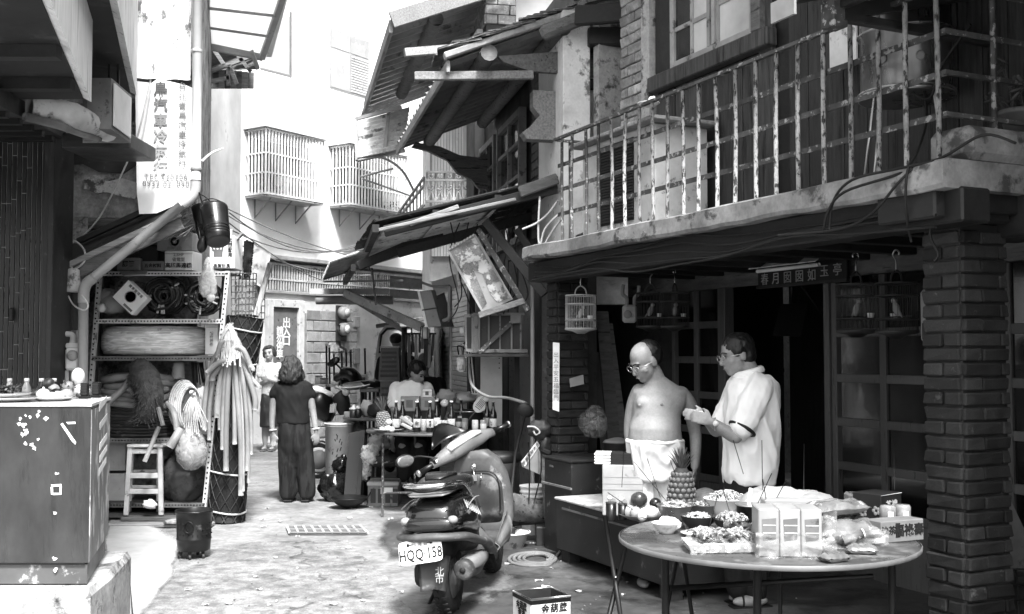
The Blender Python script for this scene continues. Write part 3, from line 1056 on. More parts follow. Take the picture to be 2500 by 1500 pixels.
for i in range(5):
 cx=1053+22*i
 for cy,k in((430,1),(457,-1)):
  mb=MB();mb.tube([rr(cx+(9-.6*j)*math.cos(j*.55)*k,cy+(8-.5*j)*math.sin(j*.55))for j in range(14)],.01,5)
  mb.build('scroll',m_ironw,bal)
 mb=MB();mb.tube([rr(cx-10,492),rr(cx,468),rr(cx+10,492)],.01,5);mb.build('scroll',m_ironw,bal)
for k_,(ya,yb)in enumerate(((432,522),(452,535),(500,560))):
 mb=MB();mb.bar(P(1036,ya,14.6),P(972,yb,17.4),.03,.03);mb.build('side_rail',m_ironw,bal)
for i in range(9):
 f=i/8
 mb=MB();mb.tube([P(1036,432,14.6).lerp(P(972,522,17.4),f),P(1036,500,14.6).lerp(P(972,560,17.4),f)],.014,5);mb.build('baluster',m_ironw,bal)
aw=thing('window_awning','small pale corrugated awning on curved iron arms beside the far eave','awning',P(930,320,16.5))
mb=MB();corr(mb,P(866,300,16.9),P(872,385,16.2),P(1000,262,16.9),.02,.11,.01,d=P(985,362,16.2));mb.build('corrugated_sheet',m_sheet_lite,aw)
for a,b in(((866,292),(980,262)),((872,392),(988,368)),((868,290),(872,392)),((950,272),(938,375))):
 mb=MB();mb.bar(P(*a,16.45),P(*b,16.25),.05,.05);mb.build('awning_bar',m_midgrey,aw)
mb=MB();mb.tube(smooth_path([P(874,392,16.2),P(930,385,16.3),P(980,415,16.4),P(1012,470,16.5)]),.02,6);mb.build('curved_arm',m_midgrey,aw)
mb=MB();mb.tube([P(880,432,16.2),P(960,412,16.4)],.018,6);mb.tube([P(885,437,16.2),P(1000,478,16.5)],.014,6);mb.build('brace',m_midgrey,aw,kind='stuff')
# lower lean-to awnings over the ground floor
la=thing('lean_to_awning','ragged dark lean-to awning of layered sheets fixed to the end of the balcony slab','awning',(-.4,9.6,2.7))
def lay(y0,y1,xa,za,xb,zb,dz,rag,seed,mat,per=.11):
 mb=MB();corr(mb,(xb,y0,zb+dz),(xb-.35,y1,zb+dz),(xa,y0,za+dz),.016,per,.012,rag=rag,seed=seed,d=(xa-.55,y1,za+dz));return mb.build('corrugated_sheet',mat,la)
m_sheet_dark=mt('dark_corrugated_sheet',.04,.08,3,rough=.85,bump=.2,c=.35,cut=.62,cscale=5,fine=.2)
pA,pB=P(905,543,9.45),P(1362,432,9.45)
lay(9.45,12.0,pA.x,pA.z,pB.x,pB.z,0,.06,2,m_sheet_dark)
lay(9.6,12.1,pA.x+.06,pA.z-.075,pB.x-.5,pB.z-.19,0,.09,7,m_sheet_lite)
for f in(.03,.35,.68,.97):
 q=pA.lerp(pB,f)
 mb=MB();mb.bar((q.x,9.42,q.z-.07),(q.x-.45,12.0,q.z-.07),.06,.07);mb.build('purlin',m_wood_dark,la)
mb=MB();mb.bar(pA+V((.12,-.01,-.085)),pB+V((.0,-.01,-.1)),.04,.1,b=.008);mb.build('rafter',m_wood_dark,la)
mb=MB();mb.bar(pA+V((.1,1.3,-.15)),pB+V((-.1,1.3,-.16)),.06,.1,b=.008);mb.build('rafter',m_wood_dark,la)
a,b=P(1268,470,9.35),P(1362,436,9.35)
mb=MB();mb.bar(a,b,.03,.1,b=.01);mb.build('end_board',m_wood_mid,la)
mb=MB();mb.bar(P(1000,548,9.4),P(1120,505,9.4),.05,.04,b=.006);mb.build('loose_lath',m_wood_grey,la)
mb=MB();mb.bar(P(925,562,9.38),P(1260,487,9.38),.035,.03,b=.006);mb.build('loose_lath',m_wood_grey,la)
lb=thing('lower_awning','lower pale-edged corrugated awning tucked under the ragged lean-to','awning',(-1.6,11.4,2.5))
pC,pD=P(805,640,11.2),P(1080,548,11.2)
mb=MB();corr(mb,(pD.x,11.2,pD.z),(pD.x-.4,13.6,pD.z),(pC.x,11.2,pC.z),.02,.13,.012,d=(pC.x-.5,13.6,pC.z));mb.build('corrugated_sheet',m_sheet_lite,lb)
mb=MB();mb.bar(pC+V((.3,-.03,-.05)),pD+V((0,-.03,-.08)),.05,.1,b=.01);mb.build('rafter',m_wood_dark,lb)
mb=MB();mb.bar(pC+V((.25,.0,-.06)),pC+V((-.2,2.3,-.06)),.05,.07);mb.build('purlin',m_wood_dark,lb)
mb=MB();mb.tube(sag(P(908,655,11.3),P(918,745,11.3),0,3),.012,6);mb.build('hanging_rod',m_iron,lb)
mb=MB();a=P(905,655,11.1);mb.tube([P(898,640,11.2),P(903,660,11.2),P(912,662,11.2)],.01,5);mb.build('hook',m_iron,lb)
wd=MB()
for i in range(26):
 p=P(905+U(-10,45),600,11.6+U(-.2,.2));l=U(.06,.2)
 q=p+V((U(-.06,.06),U(-.05,.05),l))
 wd.tube([p,p.lerp(q,.5)+V((.01,0,.01)),q],[.004,.003,.001],4)
 for j in range(3):
  c_=p.lerp(q,U(.3,1))
  wd.ell(c_,(.018,.006,.009),U(-40,40),U(-40,40),U(0,180),5,3)
wd.build('weeds',mt('weed_leaf',.08,.14,9,rough=.6),kind='stuff')
ma=thing('metal_awning','flat metal awning with a round gutter and long diagonal braces at the alley end','awning',P(850,700,13.6))
p0,p1=P(748,691,13.2),P(950,688,13.2)
mb=MB();mb.hexa([p0,p1,p1+V((0,1.7,.12)),p0+V((-.3,1.7,.12)),p0+V((0,0,.025)),p1+V((0,0,.025)),p1+V((0,1.7,.145)),p0+V((-.3,1.7,.145))]);mb.build('roof_sheet',m_midgrey,ma)
a,b=P(757,712,13.25),P(950,712,13.25)
mb=MB();mb.bar(a,b,.05,.07);mb.build('edge_beam',m_offwhite,ma)
mb=MB();mb.tube([P(772,733,13.3),P(960,733,13.3)],.055,12);mb.build('gutter_pipe',m_pvc,ma)
mb=MB();mb.bar(P(842,716,13.2),P(1030,800,12.2),.05,.1);mb.build('brace',m_offwhite,ma)
mb=MB();mb.bar(P(846,722,13.3),P(985,808,13.0),.03,.05);mb.build('brace',m_midgrey,ma)
mb=MB();mb.bar(P(880,735,13.3),P(975,795,13.2),.03,.03);mb.build('brace',m_offwhite,ma)
mb=MB();mb.tube([P(987,800,13.0),P(987,1000,13.0)],.035,8);mb.build('post',m_dgrey,ma)
# apartment block closing the alley
EB=Frame(-4.09,19.0,3000)
block=thing('apartment_block','white apartment block closing the end of the alley with caged windows','building',m=EB.m)
def emb():
 return MB(EB.m)
m_blockwall=mt('block_white_wall',.72,.8,.7,rough=.9,c=.62,cut=.64,cscale=.9,csoft=.1,dirt=.08,var=0)
def eh(px,py,n=0):
 h=EB.hit(px,py,n)
 return h.x,h.z
sA,sB=4.5,-9.0
mb=emb();mb.bx(sB,sA,-.25,0,3.28,12.5);mb.build('upper_wall',m_blockwall,block)
mb=emb();mb.bx(sB,sA,-.25,0,0,2.62);mb.build('lower_wall',mt('block_lower_wall',.55,.68,2,rough=.9,bump=.15,c=.35,cut=.6,cscale=3,dirt=.25),block)
mb=emb();mb.bx(sB,sA,-.9,-.8,2.6,3.3);mb.build('recess_wall',m_midgrey,block)
mb=emb();mb.bx(sB,sA,-6,-5.8,0,12.5);mb.bx(sB,sB+.2,-5.8,-.25,0,12.5);mb.bx(sA-.2,sA,-5.8,-.25,0,12.5);mb.bx(sB,sA,-6,.1,12.5,12.7)
mb.build('outer_walls',m_blockwall,block,kind='stuff')
mb=emb();mb.bx(sB,sA,-.1,.12,3.22,3.3,.01);mb.build('floor_band',m_midgrey,block)
mb=emb();mb.bx(sB,sA,-.1,.06,2.62,2.68,.01);mb.build('sill_band',m_midgrey,block)
lb2=emb();lb2 .bx(sB,sA,-.02,.02,3.13,3.17);lb2=lb2 .build('barred_strip',m_offwhite,block)
mb=emb();mb.bx(sB,sA,-.02,.02,2.86,2.89);mb.build('bar_rail',m_offwhite,lb2)
s0,_z=eh(560,680);s1,_z=eh(950,680)
n_=64
pr=None
for i in range(n_):
 s_=s0+(s1-s0)*i/(n_-1)
 if pr is None:
  mb=emb();mb.bx(s_-.012,s_+.012,-.012,.012,2.69,3.13);pr=mb.build('bar',m_offwhite,lb2)
  first=s_
 else:
  o=pr.copy();COL.objects.link(o);o.parent=lb2
  o.location=V((s_-first,0,0))
  WM[o.name]=WM[lb2 .name]
def cage(x0,x1,y0,y1,ybump,label,plants=0):
 a,zt=eh(x0,y0);b,_=eh(x1,y0)
 _,zb=eh(x0,y1)
 d=.5
 c=thing('window_cage',label,'window cage',EB.w((a+b)/2,.2,zb),group='caged windows of the white block')
 mb=emb();mb.bx(b+.1,a-.08,-.02,.012,zb+.1,zt-.12);mb.build('pane',m_dgrey,c)
 mb=emb();mb.bx(b-.02,a+.02,-.03,.02,zt-.1,zt);mb.bx(b,a,.0,d,zb-.03,zb);mb.build('ledge',m_offwhite,c,kind='stuff')
 mb=emb();mb.bx(b-.06,a+.06,.0,d+.06,zt,zt+.04);mb.build('hood',m_white,c)
 for z in(zb+.02,zb+(zt-zb)*.33,zb+(zt-zb)*.62,zt-.03):
  mb=emb();mb.bar((b,d,z),(a,d,z),.025,.025);mb.build('cage_rail',m_white,c)
  mb=emb();mb.bar((a,0,z),(a,d,z),.025,.025);mb.build('cage_rail',m_white,c)
 n_=20
 pr=None
 for i in range(n_+6):
  if i<n_:
   s_,nn=b+(a-b)*i/(n_-1),d
  else:
   s_,nn=a,d*(i-n_)/6
  if pr is None:
   mb=emb();mb.bx(s_-.012,s_+.012,nn-.012,nn+.012,zb,zt-.02);pr=mb.build('bar',m_white,c);f0=V((s_,nn,0))
  else:
   piece(pr,c,EB.m@Matrix.Translation(V((s_,nn,0))-f0)@EB.m.inverted()@WM[c.name])
 for f in(.15,.5,.85):
  mb=emb();s_=a+(b-a)*f
  mb.tube([(s_,.42,zb-.03),(s_,.02,zb-.35),(s_,.02,zb-.03)],.014,5);mb.build('bracket',m_midgrey,c)
 return c,a,b,zb,zt,d
c1=cage(600,742,318,480,335,'white barred window cage with an air conditioner inside, left of the pair on the block')
c2=cage(806,945,358,505,370,'white barred window cage behind the small awning, right of the pair on the block')
for(c,a,b,zb,zt,d)in(c1,c2):
 for i in range(9):
  s_=a+(b-a)*(i+.5)/9
  if c is c1[0]and 4<i<9:
   continue
  t=thing('flower_pot','%s potted plant from the near end of the %s window cage'%(('first','second','third','fourth','fifth','sixth','seventh','eighth','ninth')[i],'left' if c is c1[0]else 'right'),'plant pot',EB.w(s_,.3,zb),group='potted plants in the window cages')
  mb=emb();mb.lathe([(.04,0),(.055,.09),(.05,.09),(.0,.085)],(s_,.3,zb+.002),10);mb.build('pot',m_midgrey,t)
  mb=emb()
  for j in range(12):
   q=V((s_+U(-.07,.07),.3+U(-.07,.07),zb+.1+U(0,.14)))
   mb.ell(q,(.035,.02,.012),U(-60,60),U(-60,60),U(0,180),5,3)
  mb.build('leaves',MATS['weed_leaf'],t,kind='stuff')
c,a,b,zb,zt,d=c1
t=thing('window_air_conditioner','pale air conditioner standing inside the left window cage','air conditioner',EB.w((a*.45+b*.55),.2,zb))
mb=emb();s_=a*.35+b*.65;mb.bx(s_-.3,s_+.3,.05,.38,zb+.01,zb+.42,.02);mb.build('casing',m_offwhite,t)
mb=emb();mb.lathe([(.16,0),(.16,.01),(.0,.012)],(0,0,0),16,EB.m@TR((s_+.1,.384,zb+.21),-90,0,0));mb.build('fan_grille',m_grey,t)
a,zt=eh(808,73);b,_=eh(898,100);_,zb=eh(808,212)
w_=emb();w_.bx(b-.03,a+.03,-.01,.012,zb-.03,zt+.03);w_=w_.build('high_window',m_midgrey,block)
mid_=(a+b)/2
for s0_,s1_,z0_,z1_,mm in((b,mid_-.01,zb,zb+(zt-zb)*.68,.5),(mid_+.01,a,zb,zb+(zt-zb)*.68,.6),(b,mid_-.01,zb+(zt-zb)*.7,zt,.5),(mid_+.01,a,zb+(zt-zb)*.7,zt,.5)):
 mb=emb();mb.bx(s0_,s1_,.013,.02,z0_,z1_);mb.build('pane',mt('high_glass%d'%int(mm*100),mm*.7,mm*.8,2,rough=.3),w_)
for i in range(14):
 z=zb+(zt-zb)*.66*(i+.5)/14
 mb=emb();mb.bx(b+.02,mid_-.03,.021,.03,z-.012,z+.012);mb.build('blind_slat',m_offwhite,w_)
DS0,_=eh(660,800);DS1,_=eh(722,800)
_,dz1=eh(690,752)
d_=emb();d_.bx(DS1,DS0,.0,.04,.05,dz1,.006)
d_=d_.build('door',m_grey,block)
m_dlight=mt('door_mid',.2,.27,4,rough=.5)
for z0_,z1_ in((.25,.95),(1.1,dz1-.25)):
 mb=emb();mb.bx(DS1+.18,DS0-.18,.041,.055,z0_,z1_,.01);mb.build('door_panel',m_dlight,d_)
for(s0_,s1_,z0_,z1_)in((DS1-.14,DS1-.002,0,dz1+.14),(DS0+.002,DS0+.14,0,dz1+.14),(DS1,DS0,dz1+.003,dz1+.14)):
 mb=emb();mb.bx(s0_,s1_,.0,.09,z0_,z1_,.008);mb.build('door_frame',m_offwhite,block)
mb=emb();mb.ell((DS1+.12,.08,1.2),.03,n=8,k=6);mb.build('door_handle',m_steel,d_)
er=-EB.s
for txt,px,py,sz in(('出\n入\n口',699,812,.2),('請\n勿\n停\n車',683,838,.17)):
 h=EB.hit(px,py,.058)
 letters(txt,sz,m_white,d_,face_m(EB.w(h.x,.062,h.z),er,(0,0,1)),line=.8,bold=.004)
cw=thing('block_wall','bare cinder block wall carrying two electricity meters beside the far door','wall',EB.w(eh(790,800)[0],.1,0))
k0,_=eh(738,800);k1,_=eh(862,800)
_,kz=eh(800,768)
mb=emb();mb.bx(k1,k0,.0,.1,0,kz);mb.build('mortar_core',m_midgrey,cw)
m_cblock=mt('cinder_block',.28,.42,8,rough=.95,bump=.3,var=.25,fine=.15)
row=0
z=.02
while z<kz-.1:
 s_=k1-(.2 if row%2 else 0)
 while s_<k0:
  a_,b_2=max(s_,k1),min(s_+.39,k0)
  if b_2-a_>.06:
   mb=emb();mb.bx(a_+.008,b_2-.008,.1,.12+U(0,.012),z+.008,z+.185,.008);mb.build('cinder_block',m_cblock,cw)
  s_+=.4
 z+=.195
 row+=1
for i,py in enumerate((768,808)):
 h=EB.hit(833,py,.15)
 t=thing('electricity_meter',('upper' if i==0 else 'lower')+' round glass electricity meter on the cinder block wall','meter',EB.w(h.x,.13,h.z-.15))
 mb=emb();mb.bx(h.x-.14,h.x+.14,.13,.17,h.z-.2,h.z+.17,.01);mb.build('back_box',m_dgrey,t)
 mb=MB(EB.m@TR((h.x,.17,h.z+.03),-90,0,0));mb.lathe([(.12,0),(.12,.09),(.1,.13),(0,.14)],n=18);mb.build('glass_dome',m_midgrey,t)
 mb=MB(EB.m@TR((h.x,.312,h.z+.03),-90,0,0));mb.lathe([(.07,0),(.07,.004),(0,.005)],n=14);mb.build('dial',m_white,t)
 mb=emb();mb.tube([(h.x+.1,.2,h.z-.2),(h.x+.1,.22,h.z-.3),(h.x-.05,.22,h.z-.35)],.025,6);mb.build('conduit',m_dgrey,t)
for k_,(px,y0,y1)in enumerate(((872,772,800),(872,850,890))):
 a,z1_=eh(px,y0,.15);_,z0_=eh(px,y1,.15)
 mb=emb();mb.bx(a-.09,a+.09,.01,.16,z0_,z1_,.015)
 mb.build('switch_box',m_midgrey if k_==0 else m_grey,label=('pale switch box high on the white wall beside the meters' if k_==0 else 'grey switch box low on the white wall beside the meters'),cat='switch box')
def wire(pts,r,label,mat=None):
 mb=MB();mb.tube(pts,r,5);return mb.build('cable',mat or m_cable,label=label,cat='cable',group='overhead cables')
wl=[((500,488,12),(905,605,14),.25),((520,492,12),(930,640,16),.1),((560,520,12),(920,570,15),.35),((505,500,11),(800,690,17),.1),((590,600,14),(905,672,15),.12),((560,560,12),(960,560,15),.3)]
for i,(a,b,dr)in enumerate(wl):
 wire(sag(P(*a),P(*b),dr),.008,['thin slack cable crossing the alley below the cages, topmost at its left end','thin cable running down to the metal awning from the pipe','sagging cable ending near the ragged awning tip','steep cable dropping to the far barred strip','low cable close above the barred strip','loose cable with the deepest sag before the white block'][i],m_grey)
for(x0,x1,y0,y1,h,lab)in((2.5,14,20,30,9,'plain pale house behind the terrace on the far right'),(-22,-9.5,15,30,10,'plain pale house behind the left frontage')):
 mb=MB();mb.bx(x0,x1,y0,y1,0,h);mb.build('neighbour_house',m_farwall,label=lab,cat='house')
# left frontage
lh=thing('left_shop','old plastered corner shop with a dark tiled entrance and deep projecting eaves','house',(-4.6,9.4,0))
YW=9.4
m_crackwall=mt('cracked_plaster',.22,.5,4,rough=.95,bump=.6,c=.09,cut=.57,cscale=3.2,csoft=.05,fine=.25,dirt=.35,crack=1.2)
xa=XZ(478,500,YW)[0]
mb=MB()
vs=[(-9,YW),(xa,YW),(xa-.36,YW+1.25),(xa-1.3,YW+5),(-9,YW+5)]
n_=len(vs)
mb.add([(x,y,2.76)for x,y in vs]+[(x,y,7.5)for x,y in vs],[tuple(reversed(range(n_))),tuple(range(n_,2*n_))]+[(i,(i+1)%n_,n_+(i+1)%n_,n_+i)for i in range(n_)])
mb.build('upper_wall',m_crackwall,lh)
mb=MB()
vs=[(-9,9.3),(XZ(212,700,9.3)[0],9.3),(XZ(205,700,10.5)[0],10.5),(xa-.3,10.5),(xa-1.3,YW+5),(-9,YW+5)]
n_=len(vs)
mb.add([(x,y,0)for x,y in vs]+[(x,y,2.755)for x,y in vs],[tuple(reversed(range(n_))),tuple(range(n_,2*n_))]+[(i,(i+1)%n_,n_+(i+1)%n_,n_+i)for i in range(n_)])
mb.build('lower_wall',m_crackwall,lh)
a=[(205,440),(232,428),(262,444),(300,436),(332,446),(338,478),(330,486),(296,480),(262,470),(236,474),(206,462)]
mb=MB();mb.prism([(XZ(px,py,YW-.02)[0],XZ(px,py,YW-.02)[1])for px,py in a],YW-.03,YW-.001,'xz');mb.build('plaster_flake',m_oldplaster,lh)
a=[(150,340),(336,345),(336,400),(300,425),(240,420),(200,400),(152,405)]
mb=MB();mb.prism([(XZ(px,py,YW-.02)[0],XZ(px,py,YW-.02)[1])for px,py in a],YW-.025,YW-.001,'xz');mb.build('plaster_flake',m_dgrey,lh)
YT=8.7
m_strip=mt('dark_tile',.03,.05,6,(8,8,.6),rough=.4,bump=.05,var=.35)
x1,zt=XZ(137,343,YT)
mb=MB();mb.bx(-9,x1,YT+.012,YT+.1,0,4.4);mb.build('tile_bed',m_offwhite,lh)
sw=12.4/F*YT
base=None
for i in range(13):
 xr=x1-i*sw-.07
 z=zt-U(0,.38)
 zprev=zt
 plain=i<3
 while zprev>.9:
  z0=max(.8,z if not plain else .8)
  key=round((zprev-z0)/.05)*.05
  if key>.04:
   mb=MB();mb.bx(xr-sw+.004,xr-.004,YT-U(0,.003),YT+.011,z0+.004,zprev-.002,.002)
   mb.build('tile',m_strip,lh)
  zprev=z0
  z=z0-(.42 if i%2 else .3)-U(0,.08)
mb=MB();mb.bx(x1-.065,x1-.02,YT-.05,YT+.1,.5,zt+.02,.004);mb.bx(x1-.018,x1+.03,YT-.09,YT+.3,.5,zt+.06,.006);mb.build('jamb',m_dgrey,lh,kind='stuff')
mb=MB();mb.bar(P(28,752,YT-.03),P(28,785,YT-.03),.035,.03,b=.008);mb.build('handle',m_black,lh)
mb=MB()
a,b=P(-10,255,6.2),P(148,342,YT-.05)
mb.hexa([(a.x-3,6.2,a.z),(a.x,6.2,a.z),(b.x+.02,YT,b.z+.02),(b.x-3,YT,b.z+.02),(a.x-3,6.2,a.z+.12),(a.x,6.2,a.z+.12),(b.x+.02,YT,b.z+.12),(b.x-3,YT,b.z+.12)])
mb.build('soffit',m_wood_dark,lh)
for i in range(5):
 f=.15+i*.18
 p=a.lerp(b,f)
 mb=MB();mb.bx(p.x-3,p.x-.02,p.y,p.y+.05,p.z-.035,p.z+.02);mb.build('soffit_batten',m_black,lh)
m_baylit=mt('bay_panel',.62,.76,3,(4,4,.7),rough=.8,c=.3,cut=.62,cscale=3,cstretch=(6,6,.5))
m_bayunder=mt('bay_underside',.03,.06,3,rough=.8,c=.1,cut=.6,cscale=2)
def bay(px0,px1,py1,zb,h,nm):
 Y1=(zb-CAMH)/ray(px1,py1).z
 x1_=ray(px1,py1).x*Y1
 r0=ray(px0,0)
 Y0=(zb-CAMH)/r0 .z
 x0_=r0 .x*Y0
 d=V((x1_-x0_,Y1-Y0,0)).normalized()
 q0=V((x1_,Y1,0))-d*3.2
 q1=V((x1_,Y1,0))
 t=.05
 L=V((-3,0,0))
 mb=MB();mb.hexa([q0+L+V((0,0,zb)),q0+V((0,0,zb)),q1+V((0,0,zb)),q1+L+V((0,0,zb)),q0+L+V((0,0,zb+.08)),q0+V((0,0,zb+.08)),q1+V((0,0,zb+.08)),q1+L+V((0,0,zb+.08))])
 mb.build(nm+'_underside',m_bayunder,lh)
 n_=V((d.y,-d.x,0))*t
 mb=MB();mb.hexa([q0+V((0,0,zb+.01)),q0+n_+V((0,0,zb-.015)),q1+n_+V((0,0,zb-.015)),q1+V((0,0,zb+.01)),q0+V((0,0,zb+h)),q0+n_+V((0,0,zb+h)),q1+n_+V((0,0,zb+h)),q1+V((0,0,zb+h))])
 mb.build(nm+'_panel',m_baylit,lh)
 mb=MB();mb.hexa([q1+L+V((0,0,zb+.081)),q1+V((0,0,zb+.081)),q1+V((0,-.06,zb+.081)),q1+L+V((0,-.06,zb+.081)),q1+L+V((0,0,zb+h)),q1+V((0,0,zb+h)),q1+V((0,-.06,zb+h)),q1+L+V((0,-.06,zb+h))])
 mb.build(nm+'_end',m_dgrey,lh)
 return q0,q1
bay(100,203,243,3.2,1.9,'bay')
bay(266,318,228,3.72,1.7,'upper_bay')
for f in(.35,.7):
 p=V((-2.19,4.96,3.19)).lerp(V((-2.78,6.9,3.19)),f)
 mb=MB();mb.bx(p.x-2.5,p.x-.03,p.y-.04,p.y+.04,3.13,3.198);mb.build('bay_joist',m_wood_dark,lh)
ac=thing('box_sign','grey boxy sign case hanging under the projecting eave beside the white banner','sign box',(-2.95,7.8,3.17))
p=[V((-3.06,7.6,3.17)),V((-2.89,7.6,3.17)),V((-2.93,8.12,3.17)),V((-3.3,8.12,3.17))]
mb=MB();mb.hexa(p+[q+V((0,0,.37))for q in p]);mb.build('case',m_grey,ac)
mb=MB();mb.hexa([V((-2.884,7.63,3.2)),V((-2.876,7.63,3.2)),V((-2.914,8.08,3.2)),V((-2.924,8.08,3.2))]+[V((-2.884,7.63,3.51)),V((-2.876,7.63,3.51)),V((-2.914,8.08,3.51)),V((-2.924,8.08,3.51))]);mb.build('pale_panel',m_white,ac)
for x in(-3.02,-2.95):
 mb=MB();mb.tube([(x,7.9,3.53),(x,7.9,3.75)],.01,6);mb.build('hanger',m_black,ac)
mb=MB();a,b=P(150,325,8.3),P(318,362,8.3)
mb.bx(a.x,b.x,8.3,8.9,b.z,a.z,.01);mb.build('eave_beam',m_dgrey,lh)
aw=thing('rolled_awning','rolled pale canvas awning tied up under the near bay','awning',P(200,290,7.5))
pts=[P(70,262,7.0),P(150,275,7.2),P(262,318,7.9)]
mb=MB();mb.tube(smooth_path(pts,5),[.085+.012*math.sin(i*1.3)for i in range(11)],12);mb.build('canvas_roll',m_offwhite,aw)
pts=[P(60,285,6.9),P(140,305,7.1),P(240,340,7.8)]
mb=MB();mb.tube(pts,.03,8);mb.build('awning_pole',m_grey,aw)
cl=thing('corrugated_cladding','weathered white corrugated cladding sheet above the hanging banner','cladding',P(396,195,9.15))
a,b,c=P(330,192,9.15),P(466,196,9.15),P(330,-140,9.15)
mb=MB();corr(mb,b,a,P(466,-140,9.15),.014,.17,.008,d=c);mb.build('sheet',mt('weathered_white_sheet',.6,.78,2,rough=.8,bump=.1,c=.2,cut=.62,cscale=7,csoft=.03,cstretch=(1,1,.6)),cl)
bn=thing('hanging_banner','long white hanging banner with columns of faded shop lettering','banner',P(405,525,9.1))
W0,H0=XZ(329,200,9.1),XZ(478,470,9.1)
bp=[P(330,198,9.1),P(334,470,9.1),P(340,523,9.1),P(382,521,9.1),P(430,500,9.1),P(478,470,9.1),P(470,215,9.1),P(452,208,9.1),P(385,192,9.1),P(370,203,9.1)]
k=len(bp)
mb=MB();mb.add(bp+[q+V((0,.012,0))for q in bp],[tuple(range(k)),tuple(reversed(range(k,2*k)))]+[(i,i+k,(i+1)%k+k,(i+1)%k)for i in range(k)])
mb.build('cloth',mt('banner_cloth',.66,.78,2,rough=.85,bump=.05,c=.55,cut=.66,cscale=2),bn)
for i,ch in enumerate('鳥汽車冷氣行'):
 q=P(392,220+38.5*i,9.09)
 letters(ch,.125,mt('banner_ink%d'%i,.1+.06*i,.16+.07*i,3,rough=.8,var=0,dirt=0),bn,FRONT(q),bold=.003)
for i,ch in enumerate('台北青鳥汽車冷氣行'):
 q=P(445,212+23.5*i,9.09)
 letters(ch,.072,m_greyink,bn,FRONT(q))
letters('TEL 520206',.07,m_greyink,bn,FRONT(P(405,432,9.09)),space=1.1)
letters('0932 021090',.07,m_greyink,bn,FRONT(P(405,449,9.09)),space=1.1)
mb=MB();mb.tube(smooth_path([P(368,195,9.05),P(345,300,9.0),P(318,380,9.05),P(250,520,9.2),P(200,580,9.3)]),.008,5);mb.build('cable',m_cable_pale,label='pale cord looping down from the banner corner over the cracked plaster',cat='cable')
dp=thing('drain_pipe','long pale drain pipe that bends across the corner wall to the ground','pipe',P(205,900,8.95))
m_pvcl=mt('pale_pvc',.46,.56,3,rough=.5,c=.25,cut=.68,cscale=5)
mb=MB();mb.tube([P(482,-200,8.95),P(481,250,8.95),P(478,455,8.95)],.039,14);mb.build('upper_run',m_pvcl,dp)
mb=MB();mb.tube(smooth_path([P(478,440,8.95),P(476,470,8.95),P(462,488,8.94),P(440,502,8.92)],4),.044,14);mb.build('elbow',m_pvcl,dp)
mb=MB();mb.tube([P(445,500,8.92),P(212,692,8.8)],.039,14);mb.build('slanted_run',m_pvc,dp)
mb=MB();mb.tube(smooth_path([P(230,678,8.81),P(212,692,8.8),P(205,712,8.8),P(204,740,8.8)],4),.045,14);mb.build('elbow',m_pvc,dp)
mb=MB();mb.tube([P(204,715,8.8),P(201,1010,8.8)],.04,14);mb.build('lower_run',m_pvc,dp)
for(px,py)in((480,130),(479,418)):
 mb=MB();q=P(px,py,8.95);mb.lathe([(.043,0),(.047,.005),(.047,.025),(.043,.03)],q,14);mb.build('pipe_clip',m_midgrey,dp)
lt=thing('timber_canopy','broken timber canopy leaning on the corner wall above the storage rack','canopy',P(300,600,9.2))
a,b,c,d=P(160,650,9.0),P(440,520,9.0),P(440,490,YW-.02),P(170,600,YW-.02)
mb=MB();mb.hexa([a,b,c,d]+[q+V((0,0,.03))for q in(a,b,c,d)]);mb.build('sheet',m_wood_dark,lt)
mb=MB();mb.bar(P(165,650,8.97),P(440,522,8.97),.06,.05,b=.006);mb.build('front_beam',m_wood_grey,lt)
mb=MB();mb.bar(P(170,672,8.99),P(445,545,8.99),.03,.11,b=.006);mb.build('fascia',m_wood_mid,lt)
mb=MB();mb.bar(P(190,590,9.2),P(375,505,9.2),.05,.05,b=.006);mb.build('batten',m_wood_dark,lt)
for px in(250,330,400):
 mb=MB();mb.bar(P(px,610-(px-250)*.46,8.98),P(px+14,580-(px-250)*.46,YW-.03),.05,.05);mb.build('rafter',m_wood_dark,lt)
mb=MB()
for i in range(70):
 q=P(U(425,478),U(500,570),9.3+U(-.05,.05))
 mb.bar(q,q+V((-U(.05,.2),U(-.03,.03),-U(.02,.1))),.012,.004)
mb.build('frayed_matting',m_wood_grey,label='frayed straw matting torn at its edge beside the black buckets',cat='matting',kind='stuff')
gm=thing('gas_meter','pale gas meter with its bent pipe low on the wall by the dark entrance','gas meter',P(175,900,8.85))
mb=MB();a,b=P(157,850,8.85),P(192,905,8.85);mb.bx(a.x,b.x,8.85,8.97,b.z,a.z,.02);mb.build('body',m_white,gm)
mb=MB();q=P(178,868,8.85);mb.lathe([(.045,0),(.045,.02),(.03,.028),(0,.03)],n=16,m=TR(q,90,0,0));mb.build('dial',m_midgrey,gm)
mb=MB();a,b=P(159,838,8.87),P(196,852,8.87);mb.bx(a.x,b.x,8.86,8.95,b.z,a.z,.012);mb.build('collar',m_offwhite,gm)
mb=MB();mb.tube(smooth_path([P(140,817,8.9),P(168,816,8.9),P(178,822,8.9),P(176,840,8.9)],4),.024,10);mb.build('inlet_pipe',m_offwhite,gm)
mb=MB();mb.tube([P(163,905,8.9),P(163,960,8.9)],.02,8);mb.tube([P(186,905,8.9),P(186,960,8.9)],.02,8);mb.build('outlet_pipe',m_offwhite,gm,kind='stuff')
tk=thing('pale_canister','pale tapered canister hung by a loop of cord on the wall beside the pipe','canister',P(178,718,8.95))
mb=MB();q=P(178,714,8.95);mb.lathe([(.0,0),(.062,0),(.064,.02),(.05,.19),(.035,.2),(0,.2)],q,16);mb.build('shell',m_offwhite,tk)
